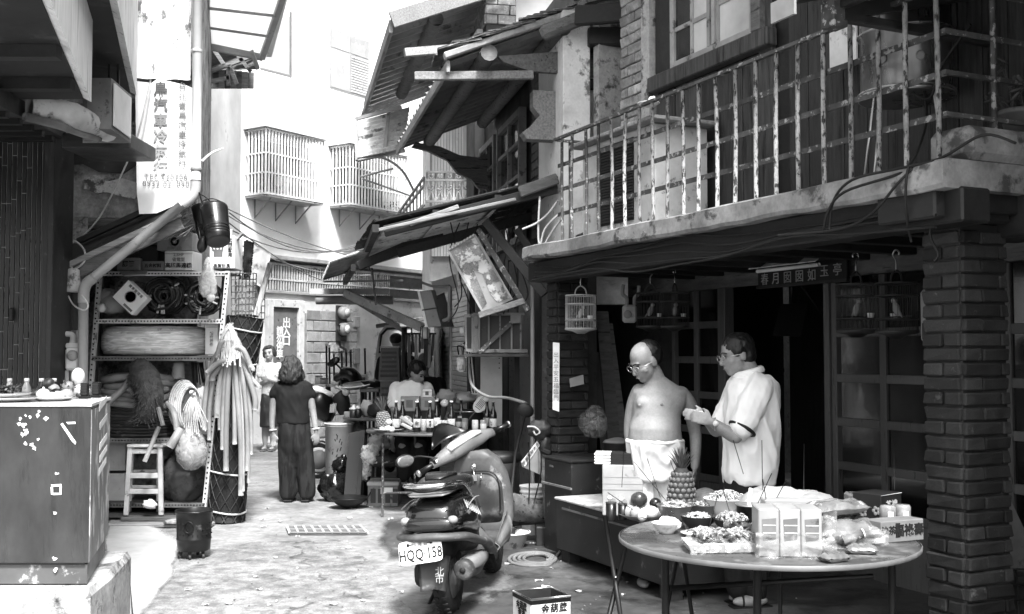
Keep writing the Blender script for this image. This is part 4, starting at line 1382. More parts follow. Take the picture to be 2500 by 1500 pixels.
for dz in(.06,.14):
 mb=MB();mb.lathe([(.012,0),(.012,.006),(0,.007)],n=10,m=TR(q+V((.012,-.058,dz)),90,0,0));mb.build('knob',m_midgrey,tk)
mb=MB();mb.tube(smooth_path([P(177,660,8.95),P(168,625,9.0),P(180,590,9.1),P(205,610,9.0),P(205,640,8.95),P(180,660,8.95)]),.009,6);mb.build('hanging_cord',m_cable_pale,tk)
jb=thing('junction_box','tall dark junction box with a switch on the wall under the hanging canister','junction box',P(170,810,9.0))
a,b=P(142,706,9.0),P(180,806,9.0)
mb=MB();mb.bx(a.x,b.x,8.98,9.1,b.z,a.z,.008);mb.build('case',m_dgrey,jb)
mb=MB();a,b=P(146,715,8.98),P(157,800,8.98);mb.bx(a.x,b.x,8.965,8.982,b.z,a.z,.004);mb.build('cover',m_midgrey,jb)
mb=MB();a,b=P(168,755,8.98),P(172,770,8.98);mb.bx(a.x,b.x,8.95,8.981,b.z,a.z,.003);mb.build('switch',m_white,jb)
for(px,y0,y1,r)in((187,715,825,.018),(148,800,960,.02),(156,560,706,.012)):
 mb=MB();mb.tube([P(px,y0,9.15),P(px-1,y1,9.15)],r,8);mb.build('conduit',m_pvc,jb)
mb=MB();mb.tube(smooth_path([P(200,720,8.7),P(215,745,8.68),P(205,758,8.68),P(180,745,8.8),P(165,720,8.95)]),.007,5);mb.build('cable',m_cable_pale,label='thin pale cord slung round the bent drain pipe',cat='cable')
# storage rack
YR,YB=9.85,10.35
rk=thing('storage_rack','leaning slotted angle iron rack crammed with hoses, coils and cardboard boxes','rack',(-3.3,YR,0))
m_slot=mt('slotted_angle',.5,.64,6,rough=.55,c=.2,cut=.63,cscale=14)
for(p,q,back)in(((243,660),(196,1262),0),((556,662),(496,1262),0),((250,665),(206,1240),1),((548,665),(500,1240),1)):
 y_=YB if back else YR
 a,b=P(*p,y_),P(*q,y_)
 mb=MB();mb.bar(a,b,.038,.004,up=(0,1,0));mb.bar(a+V((.017,.019,0)),b+V((.017,.019,0)),.004,.036,up=(0,1,0));post=mb.build('post',m_slot if not back else m_grey,rk)
 if not back:
  mb=MB()
  n_=48
  for i in range(n_):
   c_=a.lerp(b,(i+.5)/n_)
   mb.box(c_+V((-.002,-.0035,0)),(.014,.003,.016),b=0)
  mb.build('slot_hole',m_ink,post,kind='stuff')
SH=[(663,243,556),(779,233,543),(870,224,534),(1070,210,516),(1228,200,500)]
shz=[]
for i,(py,xl,xr)in enumerate(SH):
 a,b=P(xl,py,YR),P(xr,py,YR)
 shz.append(a.z)
 mb=MB();mb.bx(a.x,b.x,YR+.006,YB,a.z-.012,a.z,.003);s_=mb.build('shelf',m_dgrey,rk)
 mb=MB();mb.bx(a.x,b.x,YR-.002,YR+.004,a.z-.042,a.z-.001);mb.build('shelf_lip',m_slot if i in(0,1)else m_grey,s_)
 mb=MB()
 for j in range(40):
  c_=V((a.x+(b.x-a.x)*(j+.5)/40,YR-.0035,a.z-.021))
  mb.box(c_,(.015,.003,.012))
 mb.build('slot_hole',m_ink,s_,kind='stuff')
 mb=MB();mb.tube([(a.x+.1,YR+.02,a.z-.03),(a.x+.1,YR+.02,a.z-.02)],.005,5)
z1_,z2_,z3_,z4_,z5_=shz
def carton(name,label,x0,x1,y0,y1,Y,d,mat,group=None,b=.006,cat='box',rz=0,prints=()):
 """closed carton whose front fills the given rectangle; flaps, tape and print are parts"""
 a,c_=P(x0,y0,Y),P(x1,y1,Y)
 wd,h=c_.x-a.x,a.z-c_.z
 t=thing(name,label,cat,((a.x+c_.x)/2,Y+d/2,c_.z),R(rz),group)
 M_=WM[t.name]
 mb=MB(M_);mb.bx(-wd/2,wd/2,-d/2,d/2,0,h,b);mb.build('carton',mat,t)
 mb=MB(M_);mb.bx(-wd/2+.004,wd/2-.004,-.02,.02,h+.0005,h+.002);mb.build('tape',m_paper,t)
 mb=MB(M_);mb.bx(-wd/2+.003,wd/2-.003,-d/2-.0015,-d/2-.0003,h-.03,h-.024);mb.build('flap_edge',m_card,t)
 for(txt,fx,fz,size,mm)in prints:
  letters(txt,size,mm,t,M_@face_m((fx*wd,-d/2-.003,fz*h),(1,0,0),(0,0,1)),bold=.001)
 return t,M_,wd,h
t,M_,wd,h=carton('logo_carton','cardboard carton printed with a ringed logo, on top of a white carton on the rack',383,470,568,612,10.0,.3,m_card,prints=(('電熱器材',0,.86,.05,m_greyink),('台灣製造',0,.12,.035,m_greyink)))
mb=MB(M_@TR((0,-.151,h*.5),90,0,0));mb.lathe([(.055,0),(.055,.002),(.04,.002),(.04,0)],n=20);mb.lathe([(.022,0),(.022,.002),(0,.002)],n=14);mb.build('ring_logo',m_greyink,t)
carton('white_carton','white printed carton below the ringed logo carton on the rack',402,470,613,661,10.0,.3,m_whitecard,prints=(('2.5HP',0,.8,.04,m_greyink),('省電型',0,.55,.04,m_greyink),('高壓馬達機',0,.25,.05,m_ink)))
carton('flat_carton','squat cardboard carton next to the white printed carton on the rack',347,399,638,661,10.0,.25,m_card,prints=(('五金材料',0,.5,.04,m_ink),))
carton('worn_carton','worn brown carton at the left end of the top shelf of the rack',287,344,630,661,10.0,.28,m_card,rz=-3,prints=(('膠管',0,.5,.06,m_ink),))
t,M_,wd,h=carton('glove_carton','large white carton with a picture of a hand at the right end of the rack',512,572,576,656,10.0,.3,m_whitecard,prints=(('堅\n固\n耐\n用',.33,.62,.045,m_ink),('品質優良',0,.08,.04,m_ink)))
mb=MB(M_)
for i,(dx,l,an)in enumerate(((-.06,.07,18),(-.035,.1,8),(-.005,.105,0),(.022,.095,-8))):
 mb.box((dx+math.sin(R(-an))*l*.5-.02,-.152,h*.52+l/2),(.017,.003,l),0,an*-1,0,.001)
mb.box((-.035,-.1515,h*.47),(.085,.003,.07),0,0,0,.001)
mb.build('hand_picture',m_grey,t)
mb=MB();mb.bx(*sorted((P(353,0,10.1).x,P(398,0,10.1).x)),10.05,10.3,z1_+.001,P(360,600,10.1).z,.01);mb.build('dark_carton',m_dgrey,label='dark plain carton standing behind the squat carton on the rack',cat='box')
t=thing('tilted_carton','white carton with an oval emblem tilted on its corner over the second shelf','box',P(318,727,9.62))
C_=P(317,727,9.68)
M_=TR(C_,0,45-2,0)
mb=MB(M_);mb.bx(-.125,.125,0,.12,-.105,.105,.006);mb.build('carton',m_whitecard,t)
M2=M_@face_m((0,-.002,0),(1,0,0),(0,0,1))
mb=MB(M_@TR((0,-.001,.01),90,0,0));mb.lathe([(.055,0),(.055,.0015),(.047,.0015),(.047,0)],n=24);mb.build('oval_emblem',m_midgrey,t)
letters('檀香盤環香',.03,m_ink,t,M_@face_m((0,-.002,.078),(1,0,0),(0,0,1)),space=1.3)
mb=MB(M_);mb.bx(.0,.1,-.0015,-.0003,-.09,-.068);mb.build('grey_label',m_grey,t)
mb=MB(M_);mb.bx(-.125,-.119,-.0016,-.0002,-.1,.1);mb.build('hatched_edge',m_grey,t)
t=thing('crumpled_bag','crumpled pale plastic sack slumped at the left of the second shelf','sack',P(270,770,9.95))
mb=MB();mb.ell(P(272,742,9.95),(.13,.1,.1),0,0,0,18,12,bump=.35,bs=3.3);mb.ell(P(262,722,9.95),(.09,.08,.07),0,0,0,14,9,bump=.4,bs=3,seed=4);mb.build('sack',m_midgrey,t)
mb=MB();mb.ell(P(248,752,9.83),(.042,.03,.042),0,0,0,14,9,bump=.15,bs=5);mb.build('knotted_end',m_white,t)
mb=MB();a=P(293,660,9.83);mb.hexa([P(292,662,9.83),P(360,661,9.83),P(355,670,9.7),P(303,672,9.7)]+[q+V((0,.005,-.012))for q in(P(292,662,9.83),P(360,661,9.83),P(355,670,9.7),P(303,672,9.7))]);mb.build('cardboard_flap',m_card,label='loose flap of cardboard drooping from the front of the top shelf',cat='cardboard')
def tangle(name,label,c_,rx,ry,rz_,n_,r,mat,seed):
 q=random.Random(seed)
 mb=MB()
 for i in range(n_):
  ph,tl,k=q.uniform(0,6.28),q.uniform(-.5,.5),q.uniform(.72,1.0)
  ax=q.uniform(-.35,.35)
  pts=[]
  for j in range(19):
   a_=j/18*6.28+ph
   d=V((math.cos(a_)*rx*k,math.sin(a_*2+ph)*.12*ry+tl*ry,math.sin(a_)*rz_*k))
   d=Matrix.Rotation(ax,3,'Y')@Matrix.Rotation(q.uniform(-.02,.02)+ax*.6,3,'X')@d
   pts.append(V(c_)+d*(1+.05*math.sin(j*3+ph)))
  mb.tube(pts[:-1],r,5,closed=True)
 return mb.build(name,mat,label=label,cat='coil',kind='stuff' if False else None)
def coil_thing(name,label,c_,rx,ry,rz_,n_,r,mat,seed):
 t=thing(name,label,'coil',V(c_)-V((0,0,rz_)))
 q=random.Random(seed)
 mb=MB()
 for i in range(n_):
  ph,tl,k=q.uniform(0,6.28),q.uniform(-1,1),q.uniform(.25,1.0)
  ax,bx_=q.uniform(-.25,.25),q.uniform(-.3,.3)
  pts=[]
  for j in range(18):
   a_=j/18*6.283
   d=V((math.cos(a_)*rx*k,math.sin(a_*2+ph)*.1*ry+tl*ry,math.sin(a_)*rz_*k))
   d=Matrix.Rotation(bx_,3,'Z')@Matrix.Rotation(ax,3,'X')@d
   pts.append(V(c_)+d*(1+.04*math.sin(j*3+ph)))
  mb.tube(pts,r,5,closed=True)
 mb.build('strands',mat,t,kind='stuff')
 mb=MB()
 for i in range(5):
  a_=q.uniform(0,6.28)
  mb.tube([V(c_)+V((math.cos(a_)*rx*k2,-ry*1.05,math.sin(a_)*rz_*k2))for k2 in(.55,.8,1.04)],r*.8,5)
 mb.build('tie',m_cable_pale,t,kind='stuff')
 return t
coil_thing('dark_hose_coil','dark bundle of wound netting cord in the middle of the second shelf',P(405,722,10.02),.19,.1,.17,64,.014,mt('dark_cord',.03,.07,9,rough=.5,var=.3,c=.25,cut=.62,cscale=20),3)
coil_thing('looped_wire_coil','lower dark coil of looped wire at the right of the second shelf',P(500,728,10.02),.155,.1,.155,54,.013,MATS['dark_cord'],8)
t=thing('hanging_clear_bag','clear plastic bag of tubing hanging in front of the looped wire coil','bag',P(505,730,9.6))
mb=MB()
prof=[(.012,.37),(.03,.33),(.055,.25),(.085,.14),(.08,.05),(.04,.005),(0,0)]
mb.lathe(list(reversed(prof)),P(507,728,9.62),16,wob=.3);mb.build('film',clear_film('clear_bag',.5),t)
mb=MB()
for i in range(12):
 a_=i*.52
 c_=P(507,700,9.62)
 mb.tube([P(505,640,9.66),c_+V((math.cos(a_)*.04,math.sin(a_)*.03,.08)),c_+V((math.cos(a_)*.05,math.sin(a_)*.04,-.06))],.008,5)
mb.build('tubing',m_white,t,kind='stuff')
mb=MB();mb.ell(P(515,727,9.58),(.04,.035,.035),n=12,k=8,bump=.15);mb.build('pale_roll',m_white,t)
t=thing('wrapped_coil','wide coil of pipe wrapped in shiny clear plastic filling the third shelf','coil',P(362,868,10.3))
c_=V((P(362,868,10.0).x,10.22,z3_+.004))
mb=MB()
for k in range(7):
 mb.tube([c_+V((.475*math.cos(a_/40*6.283),.33*math.sin(a_/40*6.283),.03+.035*k))for a_ in range(40)],.019,8,closed=True)
mb.build('pipe_turns',m_offwhite,t,kind='stuff')
mb=MB()
pf=[(.0,.0),(.4,.0),(.48,.012),(.515,.06),(.52,.14),(.51,.21),(.47,.268),(.36,.285),(0,.28)]
mb.lathe(pf,(0,0,0),72,m=Matrix.Translation(c_)@Matrix.Diagonal((1,.68,1,1)),wob=.02)
for i,v in enumerate(mb.v):
 n_=noise.noise(V((v[0]*5,v[1]*5,v[2]*26)))*.012
 mb.v[i]=(v[0]+(v[0]-c_.x)*n_,v[1]+(v[1]-c_.y)*n_,v[2]+n_*.5)
mb.build('plastic_wrap',clear_film('wrap_film',.7,.95,.2,(.35,.35,2.2)),t)
carton('narrow_carton','narrow white upright carton at the right end of the third shelf',501,532,792,866,9.95,.25,m_whitecard,prints=(('精\n密\n零\n件',0,.5,.035,m_greyink),))
mb=MB();mb.bx(P(345,0,10.2).x,P(392,0,10.2).x,10.1,10.3,P(0,806,10.1).z,P(0,785,10.1).z,.01);mb.build('small_carton',m_card,label='small dull carton lying on top of the plastic wrapped coil',cat='box')
t=thing('grey_hose_coil','stacked coil of thick pale grey hose with one end hanging off the fourth shelf','hose',V((P(332,1000,10.1).x,10.1,z4_)))
m_hose=mt('grey_hose',.28,.4,6,rough=.5,c=.22,cut=.68,cscale=9,var=.2)
m_hosed=mt('dark_hose',.06,.1,6,rough=.4,c=.2,cut=.66,cscale=9,var=.3)
cx=P(332,1000,10.1).x
for k in range(5):
 mb=MB()
 q=[V((cx+(.31+U(-.02,.03))*math.cos(a_/28*6.283)+.02*(k%2),10.12+.2*math.sin(a_/28*6.283),z4_+.3+.062*k+.02*math.sin(a_/28*6.283*2+k)))for a_ in range(28)]
 mb.tube(q,.034,10,closed=True);mb.build('hose_turn',m_hose,t)
for k in range(9):
 mb=MB()
 q=[V((cx+.02+(.32+U(-.012,.012))*math.cos(a_/28*6.283),10.12+.21*math.sin(a_/28*6.283),z4_+.018+.03*k))for a_ in range(28)]
 mb.tube(q,.017,8,closed=True);mb.build('dark_hose_turn',m_hosed,t)
mb=MB();mb.tube(smooth_path([P(318,925,9.9),P(295,955,9.82),P(262,985,9.78),P(225,1030,9.75)]),.03,10);mb.build('hose_end',m_hose,t)
mb=MB();mb.tube(smooth_path([P(305,945,9.9),P(330,960,9.84),P(345,975,9.85)]),.03,10);mb.build('hose_end',m_hose,t)
t=thing('coir_bundle','shaggy dark coir fibre bundle hanging over the front of the hose coil','fibre bundle',P(358,1040,9.75))
mb=MB();pts=[P(335,888,9.85),P(350,915,9.75),P(362,950,9.73),P(366,990,9.74),P(350,1030,9.76)]
mb.tube(smooth_path(pts,3),[.05,.09,.11,.13,.135,.13,.13,.13,.12,.12,.12,.1,.05],12);mb.build('core',mt('coir',.05,.12,18,rough=1,bump=.8,fine=.3),t)
mb=MB()
q=random.Random(5)
sp=smooth_path(pts,8)
for i in range(520):
 f=q.random()
 p=sp[int(f*(len(sp)-1))]
 a_=q.uniform(0,6.28)
 d=V((math.cos(a_),-abs(math.sin(a_)),q.uniform(-1,.3)))
 r_=.1 if f>.2 else .06
 s0=p+V((d.x*r_,d.y*r_,0))
 mb.bar(s0,s0+d*q.uniform(.02,.07)+V((0,0,-.02)),.004,.002)
mb.build('fibres',MATS['coir'],t,kind='stuff')
mb=MB();a,b=P(386,995,9.62),P(398,1040,9.6);mb.bar(a,b,.03,.03,b=.004);mb.build('tool_handle',m_grey,t)
mb=MB();mb.tube([P(388,1042,9.62),P(353,1128,9.55)],.021,10);mb.build('hose_offcut',m_hose,label='short pale hose offcut hanging in front of the white step stool',cat='hose')
t=thing('loop_hose','pair of thick loose hoses drooping off the right of the fourth shelf','hose',P(430,1080,9.7))
mb=MB();mb.tube(smooth_path([P(410,985,9.9),P(425,1010,9.75),P(432,1050,9.7)]),.028,10);mb.build('hose_end',m_hose,t)
mb=MB();mb.tube(smooth_path([P(440,1050,9.68),P(428,1070,9.62),P(414,1092,9.6)]),.04,12);mb.build('hose_end',m_hose,t)
mb=MB();mb.tube([P(416,1089,9.595),P(413.6,1093,9.585)],.024,10);mb.build('bore',m_ink,t)
t=thing('rope_coil','coil of pale flat cable with a tied fan of white cord on the rack','coil',P(450,1040,9.8))
for k in range(7):
 mb=MB()
 cc=P(446+k*3.2,988+k*1.2,9.85-.012*k)
 mb.tube([cc+V((.125*math.cos(a_/26*6.283)*(1-.04*k),.03*math.sin(a_/26*6.283),.225*math.sin(a_/26*6.283)*(1-.03*k)))for a_ in range(26)],.01,6,closed=True)
 mb.build('cable_turn',m_offwhite,t)
mb=MB();mb.ell(P(452,985,9.9),(.1,.02,.19),0,8,0,18,10);mb.build('core_disc',m_midgrey,t)
mb=MB()
for i in range(13):
 f=i/12-.5
 mb.tube(smooth_path([P(470,962,9.66),P(470+f*44,1000+5*(i%2),9.62),P(476+f*62,1056-abs(f)*50+9*(i%3),9.64)],4),.0042,6)
mb.build('cord_fan',m_offwhite,t,kind='stuff')
mb=MB();mb.tube([P(466,958,9.65),P(474,960,9.63)],.02,8);mb.build('knot',m_white,t)
t=thing('hanging_sack','translucent dull plastic sack hanging below the cord fan','sack',P(465,1150,9.65))
mb=MB();mb.lathe([(0,0),(.06,.015),(.14,.1),(.155,.2),(.12,.3),(.06,.4),(.03,.45)],P(466,1150,9.72),18,wob=.35);mb.build('film',clear_film('dull_sack',.55,.4,.25),t)
mb=MB();mb.ell(P(464,1112,9.74),(.1,.07,.12),0,0,0,14,10,bump=.3);mb.build('contents',m_midgrey,t)
t=thing('rag_bag','upper pale plastic bag bunched beside the cord fan','sack',P(505,1000,9.85))
mb=MB();mb.ell(P(500,985,9.86),(.1,.06,.15),0,-14,0,16,12,bump=.35,bs=3.5);mb.build('film',m_offwhite,t)
mb=MB();mb.lathe([(0,0),(.06,0),(.062,.01),(.055,.15),(.04,.16),(0,.16)],P(435,925,10.15),14,wob=.1);mb.build('paper_roll',m_offwhite,label='stubby pale roll standing at the back of the fourth shelf',cat='roll')
mb=MB()
for i in range(10):
 mb.tube([P(468+i*3,885,10.1),P(470+i*4+U(-5,5),935+U(-10,25),10.05)],.006,5)
mb.build('hanging_wires',m_wood_dark,label='thin dark wires dangling under the third shelf',cat='wires',kind='stuff')
t=thing('dark_sack','large dark plastic sack on the boards under the hanging sack','sack',P(450,1235,10.0))
mb=MB();mb.ell(P(448,1170,10.05),(.22,.17,.25),0,0,0,20,14,bump=.3,bs=2.6);mb.build('sack',mt('dark_sack',.06,.12,6,rough=.3,bump=.3,spec=.6),t)
mb=MB();mb.ell(P(440,1105,10.05),(.07,.06,.08),n=12,k=8,bump=.4);mb.build('knot',MATS['dark_sack'],t)
for i,(y0,y1)in enumerate(((1078,1150),(1157,1228))):
 mb=MB();a,b=P(240,y0,10.0),P(305,y1,10.0);mb.bx(a.x,b.x,10.0,10.25,b.z,a.z,.006)
 mb.build('side_carton',m_card,label='%s plain carton of the pair under the rack behind the metal cabinet'%('upper','lower')[i],cat='box')
pl=thing('board_platform','low platform of worn boards under the storage rack','platform',P(390,1262,9.8))
for i,(y,z,h,x0,x1,mm)in enumerate(((9.66,.0,.035,265,520,m_wood_grey),(9.78,.036,.04,300,510,m_wood_mid),(9.98,.036,.05,240,505,m_wood_mid),(10.2,.036,.05,240,505,m_wood_dark),(9.62,.036,.03,405,500,m_oldplaster))):
 mb=MB();mb.bx(P(x0,1250,y).x,P(x1,1250,y).x,y-.07,y+.08,z+.001,z+h,.008);mb.build('board',mm,pl)
mb=MB();mb.ell(P(365,1231,9.72),(.06,.05,.04),n=16,k=10,bump=.6,bs=5);mb.build('crumpled_paper',m_paper,label='crumpled scrap of white paper on the boards under the stool',cat='paper')
ss=thing('step_stool','white wooden step stool with two rungs standing under the rack','stool',P(350,1240,9.75))
ZS=.088
yy=9.75
for(xt,xb,y_)in((318,308,yy),(391,394,yy),(322,314,yy+.22),(388,388,yy+.22)):
 a=P(xt,1092,y_)
 b=V((P(xb,1240,y_).x,y_,ZS))
 mb=MB();mb.bar(a,b,.042,.032,up=(0,1,0),b=.004);mb.build('leg',m_offwhite,ss)
mb=MB();a,b=P(310,1086,yy-.02),P(398,1092,yy-.02);mb.bx(a.x,b.x,yy-.03,yy+.26,a.z-.025,a.z,.005);mb.build('seat',m_offwhite,ss)
mb=MB();a,b=P(322,1096,yy),P(389,1108,yy);mb.bx(a.x,b.x,yy-.008,yy+.014,b.z,a.z,.003);mb.build('apron',m_offwhite,ss)
for y0,y1,dy in((1155,1168,0),(1194,1206,0),(1147,1153,.22),(1185,1192,.22)):
 mb=MB();a,b=P(316,y0,yy+dy),P(391,y1,yy+dy);mb.bx(a.x,b.x,yy+dy-.008,yy+dy+.014,b.z,a.z,.003);mb.build('rung',m_offwhite,ss)
def netroll(name,label,a,b,r,straps):
 t=thing(name,label,'netting roll',b)
 a,b=V(a),V(b)
 k=14
 mb=MB();mb.tube([a.lerp(b,i/k)for i in range(k+1)],[r*(1+.04*noise.noise(V((i,r,2))))for i in range(k+1)],20);mb.build('roll',mt('black_net',.012,.03,14,rough=.7,bump=.5),t)
 mb=MB()
 d=(b-a).normalized()
 e1=d.cross(V((0,1,0))).normalized()
 e2=d.cross(e1)
 L=(b-a).length
 for i in range(11):
  for sg in(1,-1):
   pts=[]
   for j in range(26):
    f=j/25
    an=i/11*6.283+sg*f*L/r*.55
    pts.append(a+d*(f*L)+(e1*math.cos(an)+e2*math.sin(an))*r*1.03)
   mb.tube(pts,.006,4)
 mb.build('net_mesh',m_dgrey,t,kind='stuff')
 for f in straps:
  c_=a.lerp(b,f)
  mb=MB();mb.tube([c_+(e1*math.cos(j/20*6.283)+e2*math.sin(j/20*6.283))*r*1.06+d*.01*math.sin(j/20*6.283*2)for j in range(20)],.009,5,closed=True);mb.build('strap',m_offwhite,t)
 return t
netroll('netting_roll','tall roll of black netting with white straps standing on the ground beside the rack',P(580,880,9.95),V((P(552,1250,9.95).x,9.95,.01)),.165,(.02,.7,.94))
netroll('netting_roll','upper roll of black netting with one white strap resting on the taller roll',P(597,776,10.05),P(583,885,10.02),.17,(.3,))
t=thing('hose_bunch','bunch of pale hoses tied at the top and hanging down the netting roll','hoses',P(560,1210,9.7))
hs=[(528,862,500,1050,.024),(545,850,512,1075,.02),(540,905,530,1020,.026),(555,880,545,1098,.026),(560,900,552,1150,.026),(570,880,573,1085,.022),(566,880,588,1210,.026),(575,850,594,1200,.012),(580,860,603,1150,.02),(590,880,622,1000,.026),(585,860,612,1110,.02),(600,890,630,950,.022),(560,870,536,1050,.014),(572,870,606,1180,.014),(550,860,520,930,.028),(590,850,616,905,.024)]
for i,(x0,y0,x1,y1,r_)in enumerate(hs):
 y_=9.72-.012*(i%5)
 pts=[P(560+(i%5)*3,812,9.78),P((560+x0)/2+4,(812+y0)/2,9.72),P(x0*.6+x1*.4,y0+30,y_),P(x1,(y0+y1)/2+30 if y1-y0>90 else(y0+y1)/2+22,y_),P(x1+(x1-x0)*.02,y1,y_)]
 mb=MB();mb.tube(smooth_path(pts,5),r_,9);mb.build('hose',(m_hose,m_hose,m_midgrey,m_hose,m_pvc)[i%5],t)
for(x0,y0,x1,y1)in((506,910,568,880),(575,850,612,895),(530,872,548,835)):
 mb=MB();mb.tube(smooth_path([P(x0,y0,9.62),P((x0+x1)/2,min(y0,y1)+4,9.6),P(x1,y1,9.64)],5),.024,9);mb.build('hose',m_hose,t)
mb=MB()
for i in range(26):
 x=560+U(-22,22)
 mb.tube(smooth_path([P(562+U(-8,8),795+U(-6,6),9.7),P(x,835+U(-10,10),9.62),P(x+U(-12,12),880+U(-10,20),9.6)],3),.009,5)
mb.build('tie_strips',m_offwhite,t,kind='stuff')
t=thing('wire_basket','rusty wire mesh basket standing on the netting roll beside the rack','wire basket',P(590,775,10.1))
a,b=P(566,668,10.0),P(625,775,10.0)
for yy_ in(10.0,10.35):
 for i in range(8):
  x=a.x+(b.x-a.x)*i/7
  mb=MB();mb.tube([(x,yy_,b.z),(x+U(-.01,.01),yy_,a.z)],.005,5);mb.build('wire',m_iron,t)
 for j in range(8):
  z=b.z+(a.z-b.z)*j/7
  mb=MB();mb.tube([(a.x,yy_,z),(b.x,yy_,z+U(-.01,.01))],.005,5);mb.build('wire',m_iron,t)
mb=MB();mb.bx(a.x+.02,b.x-.03,10.04,10.3,b.z+.01,a.z-.06,.02);mb.build('folded_sheet',m_midgrey,t)
t=thing('net_bundle','torn bundle of black and white netting draped high beside the far barred strip','netting',P(625,700,10.2))
def nb(u,v):
 p=P(598+62*u-20*v*u,590+30*u*u+105*v-20*u*v,10.2)
 return p+V((0,-.12*math.sin(u*3.14)+.02*noise.noise(V((u*6,v*6,1))),.015*noise.noise(V((u*9,v*9,4)))))
mb=MB();mb.grid(nb,10,12,.012);mb.build('sheet',m_offwhite,t)
mb=MB()
for i in range(10):
 mb.tube([nb(.02+.045*i,v/12)+V((0,-.02,0))for v in range(0,11)],.009,4)
for j in range(15):
 mb.tube([nb(u/12,.06*j+.02)+V((0,-.02,0))for u in range(0,7)],.009,4)
mb.build('black_net',m_black,t,kind='stuff')
mb=MB();mb.tube([P(660,643,10.0),P(625,770,10.0)],.026,10);mb.build('wooden_pole',m_wood_greyz,label='grey wooden pole slanting up beside the torn netting bundle',cat='pole')
mb=MB();mb.bar(P(568,596,10.1),P(592,570,10.1),.02,.06,up=(0,1,0));mb.build('loose_board',m_wood_grey,label='short loose board sticking up beside the carton with the hand picture',cat='board')
mb=MB();mb.bar(P(563,560,10.15),P(561,585,10.15),.035,.004,up=(0,1,0));mb.build('angle_offcut',m_slot,label='slotted angle iron stub poking above the carton with the hand picture',cat='metal strip')
def bucket(name,label,a,b,r0,r1,mat,bottom=True):
 a,b=V(a),V(b)
 t=thing(name,label,'bucket',b)
 q=(b-a)
 L=q.length
 m_=Matrix.Translation(a)@q.to_track_quat('Z','Y').to_matrix().to_4x4()
 mb=MB(m_);mb.lathe([(r0-.008,.004),(r0,0),(r0,.02),(r0*.98,.03),((r0+r1)/2,L*.5),(r1*1.0,L-.06),(r1*1.03,L-.055),(r1*1.03,L-.04),(r1,L-.035),(r1*.97,L),(r1*.9,L+.004),(r1*.6,L-.006),(0,L-.006)],n=28);mb.build('shell',mat,t)
 for f in(.62,.7,.78):
  mb=MB(m_);rr=r0+(r1-r0)*f;mb.lathe([(rr,L*f),(rr*1.025,L*f+.003),(rr*1.025,L*f+.012),(rr,L*f+.015)],n=28,caps=False);mb.build('moulded_ring',mat,t)
 mb=MB(m_);mb.tube(smooth_path([(r0,0,.02),(r0*.8,-.02,-.08),(0,-.03,-.13),(-r0*.8,-.02,-.08),(-r0,0,.02)],5),.005,6);mb.build('handle',m_black,t)
 return t
bucket('hanging_bucket','glossy black plastic bucket hung upside at the corner, the front one of two',P(523,510,9.0),P(533,590,8.85),.115,.1,m_blackplas)
bucket('hanging_bucket','dull black bucket behind the glossy one at the corner of the drain pipe',P(497,505,9.2),P(510,580,9.15),.105,.09,m_black)
t=thing('black_ladle','small black scoop hanging just below the pair of black buckets','scoop',P(497,615,9.05))
mb=MB();mb.ell(P(494,598,9.05),(.045,.03,.07),0,10,0,14,9);mb.build('bowl',m_blackplas,t)
mb=MB();mb.tube([P(490,590,9.06),P(482,540,9.1)],.009,6);mb.build('handle',m_black,t)
mb=MB();mb.tube(smooth_path([P(486,470,8.92),P(494,495,8.95),P(505,503,8.95)]),.007,5);mb.build('hanging_wire',m_cable,label='short black wire that the two black buckets hang from',cat='wire')
mb=MB();mb.tube(smooth_path([P(492,395,9.0),P(515,375,9.05),P(545,362,9.1)],5),[.03,.03,.03,.03,.03,.03,.03,.028,.025,.02,.01],8,flat=.3);mb.build('pipe_bracket',m_farwall,label='pale curved metal tongue sticking out of the wall beside the upright drain pipe',cat='bracket')
# high canopies on the left side of the alley
hc=thing('glazed_canopy','high translucent canopy on a metal frame over the left side of the alley','canopy',P(600,110,14))
a,b,c,d=P(498,103,14.2),P(640,132,14.2),P(712,-80,12.0),P(500,-80,12.0)
mb=MB();mb.hexa([a,b,c,d]+[q+V((0,0,.03))for q in(a,b,c,d)]);mb.build('sheet',milky('milky_sheet'),hc)
for p,q,w_ in((a,b,.08),(b,c,.07),(P(505,103,14.1),P(505,-80,12),.07),(P(500,58,13.7),P(655,80,13.5),.03),(P(500,10,13),P(675,30,13),.03)):
 mb=MB();mb.bar(p-V((0,0,.05)),q-V((0,0,.05)),w_,w_);mb.build('frame_bar',m_midgrey,hc)
mb=MB();mb.hexa([P(650,140,14.3),P(662,140,14.3),P(716,-60,12.2),P(706,-60,12.2)]+[q+V((0,.05,.02))for q in(P(650,140,14.3),P(662,140,14.3),P(716,-60,12.2),P(706,-60,12.2))]);mb.build('edge_strip',m_white,hc)
hb=thing('lath_porch','high timber porch with upright slats below the translucent canopy','porch',P(560,215,14.5))
for i in range(9):
 mb=MB();x0,x1=492+i*14.2,492+i*14.2+12.8;a,b=P(x0,165+i*1.5,14.8),P(x1,216,14.8);mb.bx(a.x,b.x,14.8,14.83,b.z,a.z);mb.build('slat',m_wood_grey if i%2 else m_wood_mid,hb)
mb=MB();p=[P(493,112,14.6),P(610,128,14.6),P(632,170,14.2),P(493,172,14.85)];mb.hexa([p[0],p[1],p[2],p[3]]+[q+V((0,.05,.03))for q in p]);mb.build('porch_roof',m_wood_mid,hb)
for p,q in(((498,180),(632,132)),((500,203),(560,190)),((560,160),(578,205)),((558,165),(558,208)),((575,128),(612,175)),((520,118),(548,160))):
 mb=MB();mb.bar(P(*p,14.4),P(*q,14.4),.05,.05);mb.build('brace',m_wood_grey,hb)
